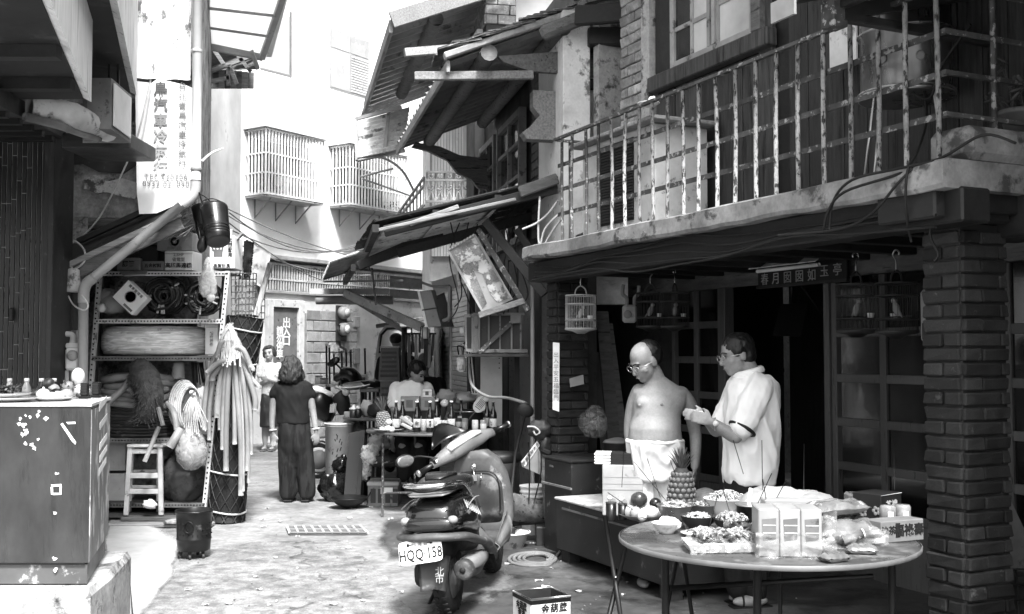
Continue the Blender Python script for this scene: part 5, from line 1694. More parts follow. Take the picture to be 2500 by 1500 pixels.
mb=MB();p=[P(610,130,14.2),P(626,172,14.2),P(634,168,14.0),P(618,126,14.0)];mb.hexa(p+[q+V((0,0,.03))for q in p]);mb.build('barge_board',m_offwhite,hb)
lw=thing('grey_wall_panel','flat grey shutter panel high on the wall beside the translucent canopy','panel',P(670,185,16.4))
p=[P(636,40,16.6),P(710,40,16.9),P(710,186,16.9),P(636,168,16.6)]
mb=MB();mb.hexa(p+[q+V((0,.06,0))for q in p]);mb.build('panel',mt('pale_shutter',.42,.5,2,rough=.7),lw)
mb=MB();mb.bar(P(710,30,16.88),P(710,190,16.88),.03,.03);mb.build('panel_edge',m_grey,lw)
mb=MB();mb.bar(P(636,168,16.58),P(710,187,16.88),.03,.03);mb.build('panel_edge',m_grey,lw)
lr=thing('left_terrace','plain white terrace wall behind the corner shop on the left of the alley','house',(-6,15,0))
mb=MB();mb.bx(-10,XZ(488,500,14.9)[0]-.1,14.45,17.5,0,9);mb.build('wall',m_farwall,lr)
mb=MB();mb.bx(-10,-4.3,14.4,17.6,9,9.15);mb.build('roof',m_tile,lr)
# foreground cabinet with offerings on a concrete plinth
pn=MB()
pts=[(-5,4.9),(-1.93,4.93),(-1.975,5.3),(-2.08,5.87),(-3.2,5.95),(-5,5.95)]
vs=[]
for z in(0,.44,.475):
 for i,(x,y)in enumerate(pts):
  k=.02 if z==.475 else 0
  vs.append((x-k*(1 if i in(1,2,3,4)else 0),y+(k if i<2 else 0),z))
n_=len(pts)
fs=[tuple(range(2*n_,3*n_)),tuple(reversed(range(n_)))]
for l in(0,1):
 fs+=[(l*n_+i,l*n_+(i+1)%n_,(l+1)*n_+(i+1)%n_,(l+1)*n_+i)for i in range(n_)]
pn.add(vs,fs)
pn.build('concrete_plinth',mt('plinth_concrete',.36,.56,4,rough=.95,bump=.5,c=.1,cut=.6,cscale=5,csoft=.05,fine=.2,dirt=.35),label='rough concrete plinth carrying the dented metal cabinet',cat='plinth')
cab=thing('metal_cabinet','dented dark metal cabinet with flaking paint standing on the concrete plinth','cabinet',(-2.6,5.4,.48))
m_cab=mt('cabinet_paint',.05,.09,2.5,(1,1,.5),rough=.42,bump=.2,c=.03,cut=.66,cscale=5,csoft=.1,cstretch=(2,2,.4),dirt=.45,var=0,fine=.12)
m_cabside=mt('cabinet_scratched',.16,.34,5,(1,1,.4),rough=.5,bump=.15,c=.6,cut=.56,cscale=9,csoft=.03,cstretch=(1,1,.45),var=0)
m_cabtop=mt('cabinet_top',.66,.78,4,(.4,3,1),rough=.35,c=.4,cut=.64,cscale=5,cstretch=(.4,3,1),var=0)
d_=V((-.256,.966,0))
A=V((-1.97,5.0,0));B=A+d_*.8;L=V((-2.2,0,0))
def cabhex(z0,z1,grow=0):
 g_=V((grow,-grow,0))
 p=[A+L+V((0,-grow,0)),A+g_,B+V((grow,grow,0)),B+L+V((0,grow,0))]
 return[q+V((0,0,z0))for q in p]+[q+V((0,0,z1))for q in p]
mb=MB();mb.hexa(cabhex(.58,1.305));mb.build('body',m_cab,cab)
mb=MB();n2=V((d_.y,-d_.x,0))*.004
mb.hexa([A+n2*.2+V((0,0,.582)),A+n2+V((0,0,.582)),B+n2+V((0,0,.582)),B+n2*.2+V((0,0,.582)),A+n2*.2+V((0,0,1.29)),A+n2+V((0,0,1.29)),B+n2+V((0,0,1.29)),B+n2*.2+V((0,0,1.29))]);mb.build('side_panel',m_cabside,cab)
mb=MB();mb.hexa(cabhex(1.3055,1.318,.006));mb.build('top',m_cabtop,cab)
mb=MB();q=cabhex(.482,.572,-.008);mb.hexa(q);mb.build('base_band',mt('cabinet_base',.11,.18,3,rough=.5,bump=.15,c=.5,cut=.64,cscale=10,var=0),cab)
mb=MB();mb.bx(-3.5,-1.985,4.996,5.0,.572,.5795);mb.build('base_seam',m_black,cab)
def scrap(pix,Y,mat=m_paper,th=.0015):
 pts=[XZ(px,py,Y)for px,py in pix]
 mb=MB();mb.prism(pts,Y-th,Y,'xz');mb.build('torn_sticker',mat,cab)
q=random.Random(3)
for(x0,y0,x1,y1,n_)in((46,1002,62,1040,3),(60,1004,110,1022,5),(52,1040,70,1080,4),(62,1072,95,1095,5),(105,1020,120,1032,2),(135,1148,140,1160,1),(132,1250,140,1270,1),(130,1360,145,1400,3)):
 for i in range(n_):
  cx_,cy_=q.uniform(x0,x1),q.uniform(y0,y1)
  r0=q.uniform(3,8)
  scrap([(cx_+r0*q.uniform(.25,1.3)*math.cos(a_),cy_+r0*q.uniform(.2,1.2)*math.sin(a_))for a_ in[k*6.283/11 for k in range(11)]],4.9985-.0004*i)
scrap([(148,1036),(153,1033),(186,1080),(184,1086),(176,1078)],4.9985)
scrap([(162,1031),(184,1030),(185,1035),(166,1036)],4.9985)
for p_ in([(124,1184),(150,1182),(150,1187),(129,1189)],[(124,1189),(129,1189),(130,1208),(125,1208)],[(146,1187),(151,1187),(150,1204),(146,1204)],[(130,1204),(150,1204),(150,1208),(130,1209)]):
 scrap(p_,4.9985)
for(y0,y1)in((985,1000),(1030,1040),(1080,1095),(1110,1120),(1140,1150)):
 r0,r1=5.15,5.75
 f=U(.1,.5)
 p=A.lerp(B,f)+n2*1.1;p2=A.lerp(B,min(.97,f+.4))+n2*1.1
 z=P(250,y0,5.4).z
 mb=MB();mb.hexa([p+V((0,0,z-.035)),p+n2*.4+V((0,0,z-.035)),p2+n2*.4+V((0,0,z+.0)),p2+V((0,0,z+.0)),p+V((0,0,z)),p+n2*.4+V((0,0,z)),p2+n2*.4+V((0,0,z+.03)),p2+V((0,0,z+.03))]);mb.build('torn_sticker',m_paper,cab)
ZT=1.3185
def at_top(px,Y):
 return V((ray(px,900).x*Y,Y,ZT))
def lathe_thing(name,label,cat,c,parts,group=None):
 t=thing(name,label,cat,c,0,group)
 for nm,prof,mat,n_ in parts:
  mb=MB();mb.lathe(prof,c,n_);mb.build(nm,mat,t)
 return t
m_bottleglass=mt('clear_bottle',.3,.5,5,rough=.1,spec=.8,var=.1,c=.1,cut=.6,cscale=20)
for i,(px,mat,lab)in enumerate(((24,m_bottleglass,'small clear bottle with a white cap, leftmost on the metal cabinet'),(66,m_bottleglass,'small clear capped bottle with a label, second from left on the cabinet'),(102,m_blackplas,'small dark bottle with a white cap behind the dark fruit on the cabinet'),(133,m_blackplas,'small dark bottle hidden to its neck by round fruit on the cabinet'))):
 c=at_top(px,5.55)
 t=lathe_thing('small_bottle',lab,'bottle',c,(('glass',[(0,0),(.02,.0),(.0225,.004),(.0225,.055),(.012,.08),(.011,.088),(0,.088)],mat,16),('cap',[(.0125,.0885),(.0125,.104),(.011,.106),(0,.106)],m_white,14)),'small bottles on the metal cabinet')
 mb=MB();mb.lathe([(.0228,.015),(.0232,.016),(.0232,.042),(.0228,.043)],c,16,caps=False);mb.build('bottle_label',m_midgrey,t)
c=at_top(20,5.22)
lathe_thing('plate','lower white plate of the stack at the left end of the metal cabinet','plate',c,(('dish',[(0,0),(.08,0),(.16,.018),(.162,.022),(.08,.008),(0,.006)],m_white,28),))
c2=c+V((-.03,-.01,.02))
t=lathe_thing('plate','upper white plate with dark braised food at the left end of the metal cabinet','plate',c2,(('dish',[(0,0),(.08,0),(.14,.018),(.142,.022),(.08,.008),(0,.006)],m_white,28),))
m_darkfood=mt('dark_food',.015,.06,20,rough=.3,spec=.7,var=.5,c=.5,cut=.68,cscale=40)
mb=MB()
for i in range(46):
 mb.ell(c2+V((U(-.09,.09),U(-.07,.07),.015+U(0,.05))),(U(.012,.03),U(.008,.016),U(.006,.012)),U(-40,40),U(-40,40),U(0,180),7,5)
mb.build('food_pieces',m_darkfood,label='heap of dark braised food piled on the upper plate on the metal cabinet',cat='food',kind='stuff')
c=at_top(125,5.3)
lathe_thing('plate','white dish with pale buns in front of the dark fruit on the metal cabinet','plate',c,(('dish',[(0,0),(.05,0),(.1,.016),(.102,.02),(.05,.008),(0,.006)],m_white,26),))
m_bun=mt('steamed_bun',.7,.8,8,rough=.6,var=.06)
m_fruitd=mt('dark_fruit',.05,.12,8,rough=.25,spec=.6,c=.35,cut=.66,cscale=12,var=.5)
m_fruitm=mt('mid_fruit',.3,.45,8,rough=.35,spec=.6,c=.15,cut=.62,cscale=12,var=.3)
for i,(px,dy,dz,r_,mm,lab)in enumerate(((107,0,.03,.034,m_bun,'large pale peach shaped bun at the left of the white dish on the cabinet'),(128,-.01,.022,.024,m_bun,'small white bun in the middle of the white dish on the cabinet'),(145,0,.024,.027,m_bun,'small white bun toward the right of the white dish on the cabinet'),(163,.06,.026,.034,m_fruitm,'grey dried fruit between the white dish and the square cups'))):
 mb=MB();q=at_top(px,5.3+dy)+V((0,0,dz));mb.ell(q,(r_,r_,r_*.92),n=14,k=10,bump=.05)
 if i==0:
  mb.ell(q+V((0,0,r_*.9)),(r_*.2,r_*.2,r_*.3),n=8,k=5)
 mb.build('offering_bun' if i<3 else 'dried_fruit',mm,label=lab,cat='bun' if i<3 else 'fruit')
fr=[(108,5.48,.04,m_fruitd),(118,5.42,.03,m_fruitd),(132,5.5,.05,m_fruitm),(138,5.4,.03,m_fruitd),(120,5.5,.08,m_fruitd),(90,5.45,.028,m_fruitd),(152,5.45,.03,m_fruitd)]
for i,(px,Y,z,mm)in enumerate(fr):
 mb=MB();mb.ell(at_top(px,Y)+V((0,0,z)),(.03,.03,.029),n=14,k=10,bump=.04,seed=i);mb.build('plum',mm,label=('round dark fruit behind the pale buns on the cabinet, %s of the heap'%('back left','front middle','','front right','topmost','leftmost','rightmost')[i]if mm is m_fruitd else 'round speckled fruit topping the heap behind the pale buns on the metal cabinet'),cat='fruit',group='fruit heap on the metal cabinet' if mm is m_fruitd else None)
t=thing('dragon_fruit','scaly pointed fruit beside the large white egg on the metal cabinet','fruit',at_top(168,5.42))
mb=MB();c=at_top(167,5.45)+V((0,0,.06));mb.ell(c,(.032,.03,.034),n=14,k=10,bump=.1);mb.build('flesh',m_fruitm,t)
mb=MB()
for i in range(18):
 a_=i*2.4;zz_=-.8+1.7*i/18;r_=math.sqrt(max(0,1-zz_*zz_))*.033
 p=c+V((math.cos(a_)*r_,math.sin(a_)*r_,zz_*.034));mb.tube([p,p+V((math.cos(a_)*.006,math.sin(a_)*.006,.012))],[.006,.001],5)
mb.build('scale',m_fruitd,t,kind='stuff')
mb=MB();mb.ell(at_top(191,5.6)+V((0,0,.115)),(.034,.034,.045),n=18,k=12);mb.build('large_egg',m_bun,label='large white egg standing on a bun at the right of the metal cabinet',cat='egg')
t=thing('round_bun','round white bun with a dark leaf below the large egg on the metal cabinet','bun',at_top(200,5.55))
mb=MB();mb.ell(at_top(200,5.58)+V((0,0,.038)),(.045,.042,.038),n=16,k=10);mb.build('dough',m_bun,t)
mb=MB();mb.ell(at_top(185,5.53)+V((.012,0,.02)),(.012,.005,.012),n=8,k=5);mb.build('leaf',m_fruitd,t)
for i,(px,Y)in enumerate(((208,5.45),(236,5.6))):
 c=at_top(px,Y)
 t=thing('square_cup',('nearer' if i==0 else 'farther')+' dark square incense cup on its stand at the right end of the cabinet','cup',c)
 mb=MB();mb.bx(c.x-.026,c.x+.026,Y-.02,Y+.02,c.z+.004,c.z+.018,.003);mb.build('stand',m_black,t)
 mb=MB();mb.bx(c.x-.018,c.x+.018,Y-.018,Y+.018,c.z+.0185,c.z+.085,.004);mb.build('cup',m_blackplas,t)
 for j in range(4):
  mb=MB();mb.bx(c.x-.0185,c.x+.0185,Y-.0185,Y+.0185,c.z+.03+.014*j,c.z+.033+.014*j);mb.build('groove',m_dgrey,t)
c=G(473,1362)
bn2=thing('wheeled_bin','black metal bin with punched holes on small castors in the alley','bin',c)
mb=MB();mb.lathe([(0,.06),(.118,.06),(.122,.065),(.126,.12),(.128,.14),(.131,.145),(.131,.155),(.128,.16),(.132,.3),(.137,.345),(.143,.35),(.143,.362),(.137,.366),(.132,.36),(.128,.3),(.118,.08),(0,.075)],c,36,wob=.01);mb.build('drum',mt('black_enamel',.015,.03,6,rough=.35,bump=.12,c=.12,cut=.66,cscale=10),bn2)
mb=MB();q=c+V((.0,-.133,.25));mb.tube([q+V((.035*math.cos(j/18*6.283),-.006,.042*math.sin(j/18*6.283)))for j in range(18)],.004,6,closed=True);mb.build('ring_handle',m_black,bn2)
mb=MB()
for j in range(9):
 for k in range(3):
  an=-1.2+j*.28-1.0
  p=c+V((math.cos(an)*.1325,math.sin(an)*.1325,.19+.04*k))
  mb.box(p,(.008,.008,.01),0,0,math.degrees(an))
mb.build('punched_hole',m_ink,bn2,kind='stuff')
for an in(-150,-90,-30,90):
 p=c+V((math.cos(R(an))*.1,math.sin(R(an))*.1,0))
 mb=MB();mb.bx(p.x-.012,p.x+.012,p.y-.012,p.y+.012,.04,.062);cs=mb.build('castor',m_black,bn2)
 mb=MB();mb.lathe([(.0,-.01),(.018,-.01),(.021,-.006),(.021,.006),(.018,.01),(0,.01)],n=14,m=TR(p+V((0,0,.021)),0,90,20));mb.build('wheel',m_dgrey,cs)
# ground floor of the timber house and things hung on it
def mbox(px0,px1,py0,py1,n,d,mat,name,b=.004,parent=None):
 a,c_=MH.hit(px0,py0,n),MH.hit(px1,py1,n)
 mb=mmb();mb.bx(a.x,c_.x,n,n+d,c_.z,a.z,b);return mb.build(name,mat,parent or mid_house)
a,c_=MH.hit(1072,780,-.02),MH.hit(1146,960,-.02)
m_slat=mt('shutter_slat',.58,.7,4,rough=.5,c=.2,cut=.66,cscale=6,var=.1)
zz_=.15
sh=mmb();sh.bx(a.x,c_.x,.02,.055,.1,2.55);sh=sh.build('roller_shutter',m_dgrey,mid_house)
pr=None
for i in range(34):
 z0_=.12+i*.07
 if pr is None:
  mb=mmb();mb.bx(a.x,c_.x,-.012,.018,z0_,z0_+.064,.008);pr=mb.build('slat',m_slat,sh);zf=z0_
 else:
  piece(pr,sh,MH.m@Matrix.Translation((0,0,z0_-zf)))
mid_=MH.hit(1101,900,-.02).x
mb=mmb();mb.bx(mid_-.04,mid_+.04,-.045,-.013,.1,2.5,.006);mb.build('centre_post',m_midgrey,sh)
for px in(1070,1150):
 s_=MH.hit(px,900,-.02).x
 mb=mmb();mb.bx(s_-.1,s_+.1,-.06,.05,.0,2.6,.008);mb.build('shutter_post',m_dgrey,mid_house)
for i,(p0,p1,mm)in enumerate(((1160,1171,m_wood_dark),(1229,1240,m_wood_dark),(1242,1262,m_wood_mid),(1266,1300,m_grey),(1303,1318,m_wood_dark),(1322,1346,m_wood_mid))):
 mbox(p0,p1,640,1300,-.06,.1,mm,'timber_board')
t=thing('white_board','tall white sheet leaning on the timber house under the boxed window unit','board',MH.w(MH.hit(1200,1000,-.08).x,-.1,.9))
a,b=P(1173,868,10.9),P(1226,1040,10.9)
mb=MB();mb.bx(a.x,b.x,10.9,10.915,b.z,a.z,.003);mb.build('sheet',m_white,t)
for dz in(.03,.08,.13):
 mb=MB();mb.box((b.x-.03,10.899,a.z-dz),(.012,.003,.012));mb.build('nail_hole',m_ink,t)
pp=MB();q0,q1=P(1300,640,9.6),P(1300,1280,9.6);pp.tube([q0,(q0 .x,9.6,0)],.02,8);pp.build('down_pipe',m_pvc,label='thin upright pipe beside the far brick pillar of the arcade',cat='pipe')
t=thing('broken_signboard','peeling broken sign box hanging tilted from the lean-to awning','sign box',P(1180,740,9.7))
pq=[P(1094,612,9.75),P(1159,574,9.75),P(1250,732,9.75),P(1180,764,9.75)]
e1,e2=(pq[2]-pq[1]),(pq[0]-pq[1])
mb=MB();mb.hexa(pq+[q+V((.0,.16,.03))for q in pq]);mb.build('case',m_midgrey,t)
m_peelsign=mt('peeled_sign_face',.12,.3,5,(2,1,2),rough=.8,bump=.3,c=.5,cut=.53,cscale=4,csoft=.03,fine=.25)
o_=V((0,-.006,0))
mb=MB();ins=[pq[1].lerp(pq[2],.03).lerp(pq[0].lerp(pq[3],.03),.03),pq[1].lerp(pq[2],.97).lerp(pq[0].lerp(pq[3],.97),.03),pq[1].lerp(pq[2],.95).lerp(pq[0].lerp(pq[3],.95),.45),pq[1].lerp(pq[2],.8).lerp(pq[0].lerp(pq[3],.8),.5),pq[1].lerp(pq[2],.5).lerp(pq[0].lerp(pq[3],.5),.42),pq[1].lerp(pq[2],.42).lerp(pq[0].lerp(pq[3],.42),.6),pq[1].lerp(pq[2],.75).lerp(pq[0].lerp(pq[3],.75),.7),pq[1].lerp(pq[2],.9).lerp(pq[0].lerp(pq[3],.9),.75),pq[1].lerp(pq[2],.95).lerp(pq[0].lerp(pq[3],.95),.97),pq[1].lerp(pq[2],.03).lerp(pq[0].lerp(pq[3],.03),.97)]
k=len(ins)
mb.add([q+o_ for q in ins]+[q+o_*.2 for q in ins],[tuple(reversed(range(k))),tuple(range(k,2*k))]+[(i,(i+1)%k,k+(i+1)%k,k+i)for i in range(k)]);mb.build('torn_face',m_peelsign,t)
for p,q in((pq[0],pq[1]),(pq[1],pq[2]),(pq[0],pq[3])):
 mb=MB();mb.bar(p+o_,q+o_,.02,.02,up=(0,1,0));mb.build('rim',m_midgrey,t)
for i in range(9):
 q=pq[0].lerp(pq[1],(i+.5)/9)
 mb=MB();mb.box(q+V((0,-.02,.004)),(.014,.006,.022),0,30,0);mb.build('rim_rib',m_offwhite,t)
for i,(p,q,w_,mm,lb_)in enumerate((((1185,540),(1330,720),.05,m_wood_dark,'dark timber strut slanting down beside the broken sign box'),((1262,560),(1345,690),.04,m_wood_dark,'shorter dark timber strut nearest the end of the balcony slab'),((1168,560),(1290,760),.03,m_iron,'thin iron strut running along the right of the broken sign box'),((1170,770),(1280,735),.035,m_wood_grey,'pale lath lying on top of the boxed window unit'))):
 mb=MB();mb.bar(P(*p,9.7),P(*q,9.55),w_,w_*1.6,b=.004);mb.build('timber_strut',mm,label=lb_,cat='strut')
for i in range(9):
 x0=1100+i*22
 mb=MB();mb.tube(smooth_path([P(x0,548+U(-6,10),9.9),P(x0+U(-30,30),600+U(0,60),9.8),P(x0+U(-20,40),680+U(0,60),9.85),P(x0+U(-30,40),760+U(-20,40),9.9)]),.006,5)
 mb.build('cable',m_cable,label='%s loose black cable dangling under the ragged lean-to, counted from the alley side'%('first','second','third','fourth','fifth','sixth','seventh','eighth','ninth')[i],cat='cable',group='cables dangling under the lean-to')
t=thing('pale_lamp_box','tapered pale lamp box hanging under the awning near the roller shutter','lamp box',P(1060,800,11.2))
pq=[P(1022,712,11.2),P(1052,708,11.2),P(1077,797,11.2),P(1042,799,11.2)]
mb=MB();mb.hexa(pq+[q+V((.12,.3,0))for q in pq]);mb.build('case',m_midgrey,t)
mb=MB();mb.bar(pq[0]+o_,pq[3]+o_,.025,.02);mb.build('rim',m_white,t)
mb=MB();mb.bar(P(1030,758,11.19),P(1068,752,11.19),.012,.015);mb.build('seam',m_dgrey,t)
mb=MB();pq=[P(1053,690,11.3),P(1112,672,11.3),P(1118,700,11.3),P(1062,724,11.3)];mb.hexa(pq+[q+V((.0,.05,.01))for q in pq]);mb.build('tin_sheet',m_offwhite,label='scrap of pale tin sheet above the tapered lamp box',cat='tin sheet')
mb=MB();mb.tube(smooth_path([P(1098,700,11.1),P(1097,745,11.1),P(1096,775,11.1),P(1080,784,11.1)],4),.02,8);mb.build('bent_conduit',m_pvc,label='bent pale conduit in front of the roller shutter top',cat='conduit')
mb=MB();mb.tube(smooth_path([P(1030,690,11.3),P(1060,700,11.3),P(1098,698,11.1)],4),.014,8);mb.build('bent_conduit',m_pvc,label='slender conduit running level behind the tin sheet scrap',cat='conduit')
t=thing('hanging_lantern','small caged pale lantern hanging below the diagonal awning brace','lantern',P(1040,825,11.4))
mb=MB();mb.lathe([(0,0),(.03,.0),(.045,.03),(.045,.09),(.03,.12),(0,.125)],P(1038,827,11.4),14);mb.build('glass',m_offwhite,t)
for j in range(6):
 a_=j*1.047;c=P(1038,827,11.4)
 mb=MB();mb.tube([c+V((math.cos(a_)*.05,math.sin(a_)*.05,0)),c+V((math.cos(a_)*.05,math.sin(a_)*.05,.12)),c+V((0,0,.15))],.004,4);mb.build('wire',m_black,t)
t=thing('boxed_window_unit','boxed window air conditioner in a rusty angle frame with a diagonal brace','air conditioner',P(1205,868,10.0))
Ya=10.0
a,b=P(1168,768,Ya),P(1272,860,Ya)
mb=MB();mb.bx(a.x-.02,b.x,Ya+.05,Ya+.6,b.z,a.z,.01);mb.build('dark_case',m_dgrey,t)
q=[P(1134,768,Ya),P(1156,766,Ya),P(1156,862,Ya),P(1137,858,Ya)]
mb=MB();mb.hexa(q+[k_+V((.02,.5,0))for k_ in q]);mb.build('side_vent',m_grey,t)
mb=MB();q=[P(1139,775,Ya-.004),P(1151,775,Ya-.004),P(1151,852,Ya-.004),P(1140,850,Ya-.004)];mb.hexa(q+[k_+V((0,.003,0))for k_ in q]);mb.build('vent_slot',m_black,t)
mb=MB();mb.bx(P(1157,0,Ya).x,P(1169,0,Ya).x,Ya,Ya+.5,P(0,862,Ya).z,P(0,766,Ya).z,.005);mb.build('side_panel',m_grey,t)
for px in(1171,1194,1221,1249,1271):
 mb=MB();mb.bx(P(px,0,Ya).x-.008,P(px,0,Ya).x+.008,Ya+.0,Ya+.02,P(0,858,Ya).z,P(0,770,Ya).z);mb.build('front_bar',m_grey,t)
for y0,y1,x0,x1 in((764,771,1157,1280),(853,862,1157,1288)):
 mb=MB();mb.bx(P(x0,0,Ya).x,P(x1,0,Ya).x,Ya-.02,Ya+.0,P(0,y1,Ya).z,P(0,y0,Ya).z,.003);mb.build('frame_rail',m_grey,t)
mb=MB();mb.bar(P(1168,862,Ya-.03),P(1252,785,Ya-.03),.014,.04);mb.build('diagonal_brace',m_iron,t)
mb=MB();mb.bx(P(1246,0,Ya).x,P(1272,0,Ya).x,Ya-.05,Ya+.0,P(0,790,Ya).z,P(0,768,Ya).z,.006);mb.build('corner_block',m_grey,t)
mb=MB();mb.bx(P(1134,0,Ya).x,P(1290,0,Ya).x,Ya-.05,Ya+.6,P(0,872,Ya).z,P(0,864,Ya).z,.004);mb.build('bracket_shelf',m_dgrey,t)
mb=MB();q=P(1262,905,Ya+.6);mb.bar((q.x,Ya+.5,.0),(q.x,Ya+.5,b.z),.05,.05);mb.build('support_post',m_wood_dark,t)
t=thing('white_meter','white meter box with looped wires under the boxed window unit','meter',P(1126,912,10.6))
a,b=P(1115,872,10.6),P(1136,908,10.6)
mb=MB();mb.bx(a.x,b.x,10.6,10.72,b.z,a.z,.02);mb.build('body',m_white,t)
mb=MB();mb.bx(a.x+.02,b.x-.02,10.56,10.6,b.z+.02,(a.z+b.z)/2,.01);mb.build('cover',m_offwhite,t)
for i in range(5):
 mb=MB();mb.tube(smooth_path([P(1120+i*5,866,10.55),P(1118+i*8,845-i*4,10.5),P(1140+i*3,858,10.45),P(1142+i*4,905,10.45),P(1150+i*3,960,10.5)]),.007,5);mb.build('wire',m_offwhite if i%2 else m_cable,t)
mb=MB();a,b=P(1122,800,10.5),P(1134,815,10.5);mb.bx(a.x,b.x,10.5,10.56,b.z,a.z,.008);mb.build('switch_box',m_white,label='small white switch box on the post left of the boxed window unit',cat='switch box')
mb=MB();mb.tube(smooth_path([P(1146,890,10.3),P(1152,940,10.1),P(1190,968,9.8),P(1240,972,9.4),P(1285,985,9.2)]),.014,8);mb.build('hanging_hose',m_pvc,label='slack grey tube curving across the tall white sheet',cat='tube')
# things at the far end of the lane
vn=thing('parked_van','pale van parked nose in behind the stacked stools at the end of the lane','van',(-2.0,16.0,0))
Yv=15.0
m_van=mt('van_paint',.4,.5,3,rough=.3,coat=.5,var=0)
prof_=[(908,995),(912,930),(918,860),(925,815),(940,795),(1000,788),(1060,788),(1060,1020),(908,1020)]
pts=[XZ(px,py,Yv)for px,py in prof_]
mb=MB();mb.prism(pts,Yv,Yv+3.2,'xz');mb.build('body',m_van,vn)
gl=[(926,860),(931,818),(945,803),(1005,798),(1005,862)]
mb=MB();mb.prism([XZ(px,py,Yv-.012)for px,py in gl],Yv-.012,Yv-.001,'xz');mb.build('rear_window',m_glass_pale,vn)
mb=MB();mb.tube([P(px,py,Yv-.015)for px,py in gl],.02,6,closed=True);mb.build('window_seal',m_black,vn)
mb=MB();a,b=P(914,880,Yv-.03),P(924,905,Yv);mb.bx(a.x,b.x,Yv-.03,Yv-.001,b.z,a.z,.01);mb.build('tail_light',m_white,vn)
mb=MB();a,b=P(915,980,Yv-.06),P(1050,1000,Yv);mb.bx(a.x,b.x,Yv-.1,Yv-.001,b.z,a.z,.03);mb.build('bumper',m_dgrey,vn)
for dx in(930,1040):
 for dy in(.5,2.6):
  mb=MB();q=P(dx,1030,Yv);mb.lathe([(0,-.09),(.26,-.09),(.3,-.06),(.3,.06),(.26,.09),(0,.09)],n=22,m=TR((q.x,Yv+dy,.3),0,90,0));mb.build('wheel',m_blackplas,vn)
mb=MB();q=P(925,792,Yv);mb.bar(P(918,797,Yv+.1),P(1050,776,Yv+.1),.05,.06,b=.01);mb.build('roof_rack',m_grey,vn)
sc2=thing('parked_motorcycle','dark motor scooter with a pale seat parked beyond the woman in black','motor scooter',G(820,1020))
Ys=13.4
def q2(px,py,dy=0):
 return P(px,py,Ys+dy)
mb=MB();mb.tube(smooth_path([q2(755,955),q2(775,952),q2(795,960),q2(812,966)],4),[.06,.09,.1,.11,.11,.11,.11,.11,.1,.1,.09,.07,.04],12,flat=.45);mb.build('seat',m_white,sc2)
mb=MB();mb.tube(smooth_path([q2(765,972),q2(780,985),q2(795,1005),q2(815,1015)],4),[.1,.15,.17,.18,.18,.17,.16,.15,.14,.13,.12,.11,.08],14);mb.build('body',m_blackplas,sc2)
mb=MB();mb.tube(smooth_path([q2(822,962),q2(835,980),q2(842,1012)],4),[.07,.09,.1,.1,.1,.09,.09,.08,.06],14);mb.build('leg_shield',m_dgrey,sc2)
for i in range(4):
 mb=MB();mb.bar(q2(808+i*4,988-i,-.2),q2(806+i*4,1008,-.21),.015,.02);mb.build('sticker_stripe',m_white,sc2)
mb=MB();mb.tube(smooth_path([q2(846,975),q2(838,956),q2(828,948),q2(818,945)],4),.02,8);mb.build('handlebar',m_steel,sc2)
mb=MB();mb.ell(q2(845,957,-.1),(.05,.05,.05),n=12,k=8);mb.build('headlamp',m_white,sc2)
for(px,py)in((778,1015),(852,1015)):
 c=q2(px,py);c.z=.23
 mb=MB();mb.tube([c+V((.2*math.cos(j/24*6.283),.0,.2*math.sin(j/24*6.283)))for j in range(24)],.045,8,closed=True);w3=mb.build('wheel',m_blackplas,sc2)
 mb=MB();mb.lathe([(0,-.03),(.12,-.03),(.12,.03),(0,.03)],n=16,m=TR(c,90,0,0));mb.build('hub',m_grey,w3)
mb=MB();mb.tube(smooth_path([q2(836,905,.1),q2(822,890,.1),q2(812,882,.1)],4),.013,6);mb.build('mirror_stalk',m_black,sc2)
mb=MB();mb.ell(q2(815,884,.1),(.09,.03,.05),0,-35,0,14,8);mb.build('mirror',m_blackplas,sc2)
ut=thing('upturned_table','upturned folding table with its thin dark legs pointing up beyond the parked scooter','table',P(840,935,14.6))
mb=MB();a,b=P(770,938,14.4),P(905,944,14.4);mb.bx(a.x,b.x,14.2,15.2,b.z,a.z,.015);mb.build('tabletop',m_offwhite,ut)
for(px,y0,y1,dy)in((797,842,950,0),(804,846,955,.0),(815,862,930,.3),(834,860,905,.5),(845,858,908,.5),(856,857,915,.5),(891,854,930,.1)):
 mb=MB();mb.tube([P(px,y0,14.5+dy),P(px+1,y1,14.5+dy)],.014,8);mb.build('leg',m_dgrey,ut)
 mb=MB();mb.lathe([(.015,0),(.017,.004),(.017,.03),(.01,.036),(0,.036)],P(px,y0+3,14.5+dy),8);mb.build('leg_cap',m_white if px<820 else m_grey,ut)
mb=MB();mb.tube([(P(800,945,14.5).x,14.5,0),P(800,945,14.5)],.03,8);mb.tube([(P(885,945,14.9).x,14.9,0),P(885,945,14.9)],.03,8);mb.build('trestle_leg',m_dgrey,ut,kind='stuff')
mb=MB();mb.tube(smooth_path([P(820,925,14.2),P(845,912,14.1),P(862,918,14.1),P(868,935,14.2),P(830,938,14.1)],5),[.05]*4+[.09]*14+[.06]*3,10);mb.build('saddle_cover',m_blackplas,label='black crumpled seat cover lying on the upturned folding table',cat='cover')
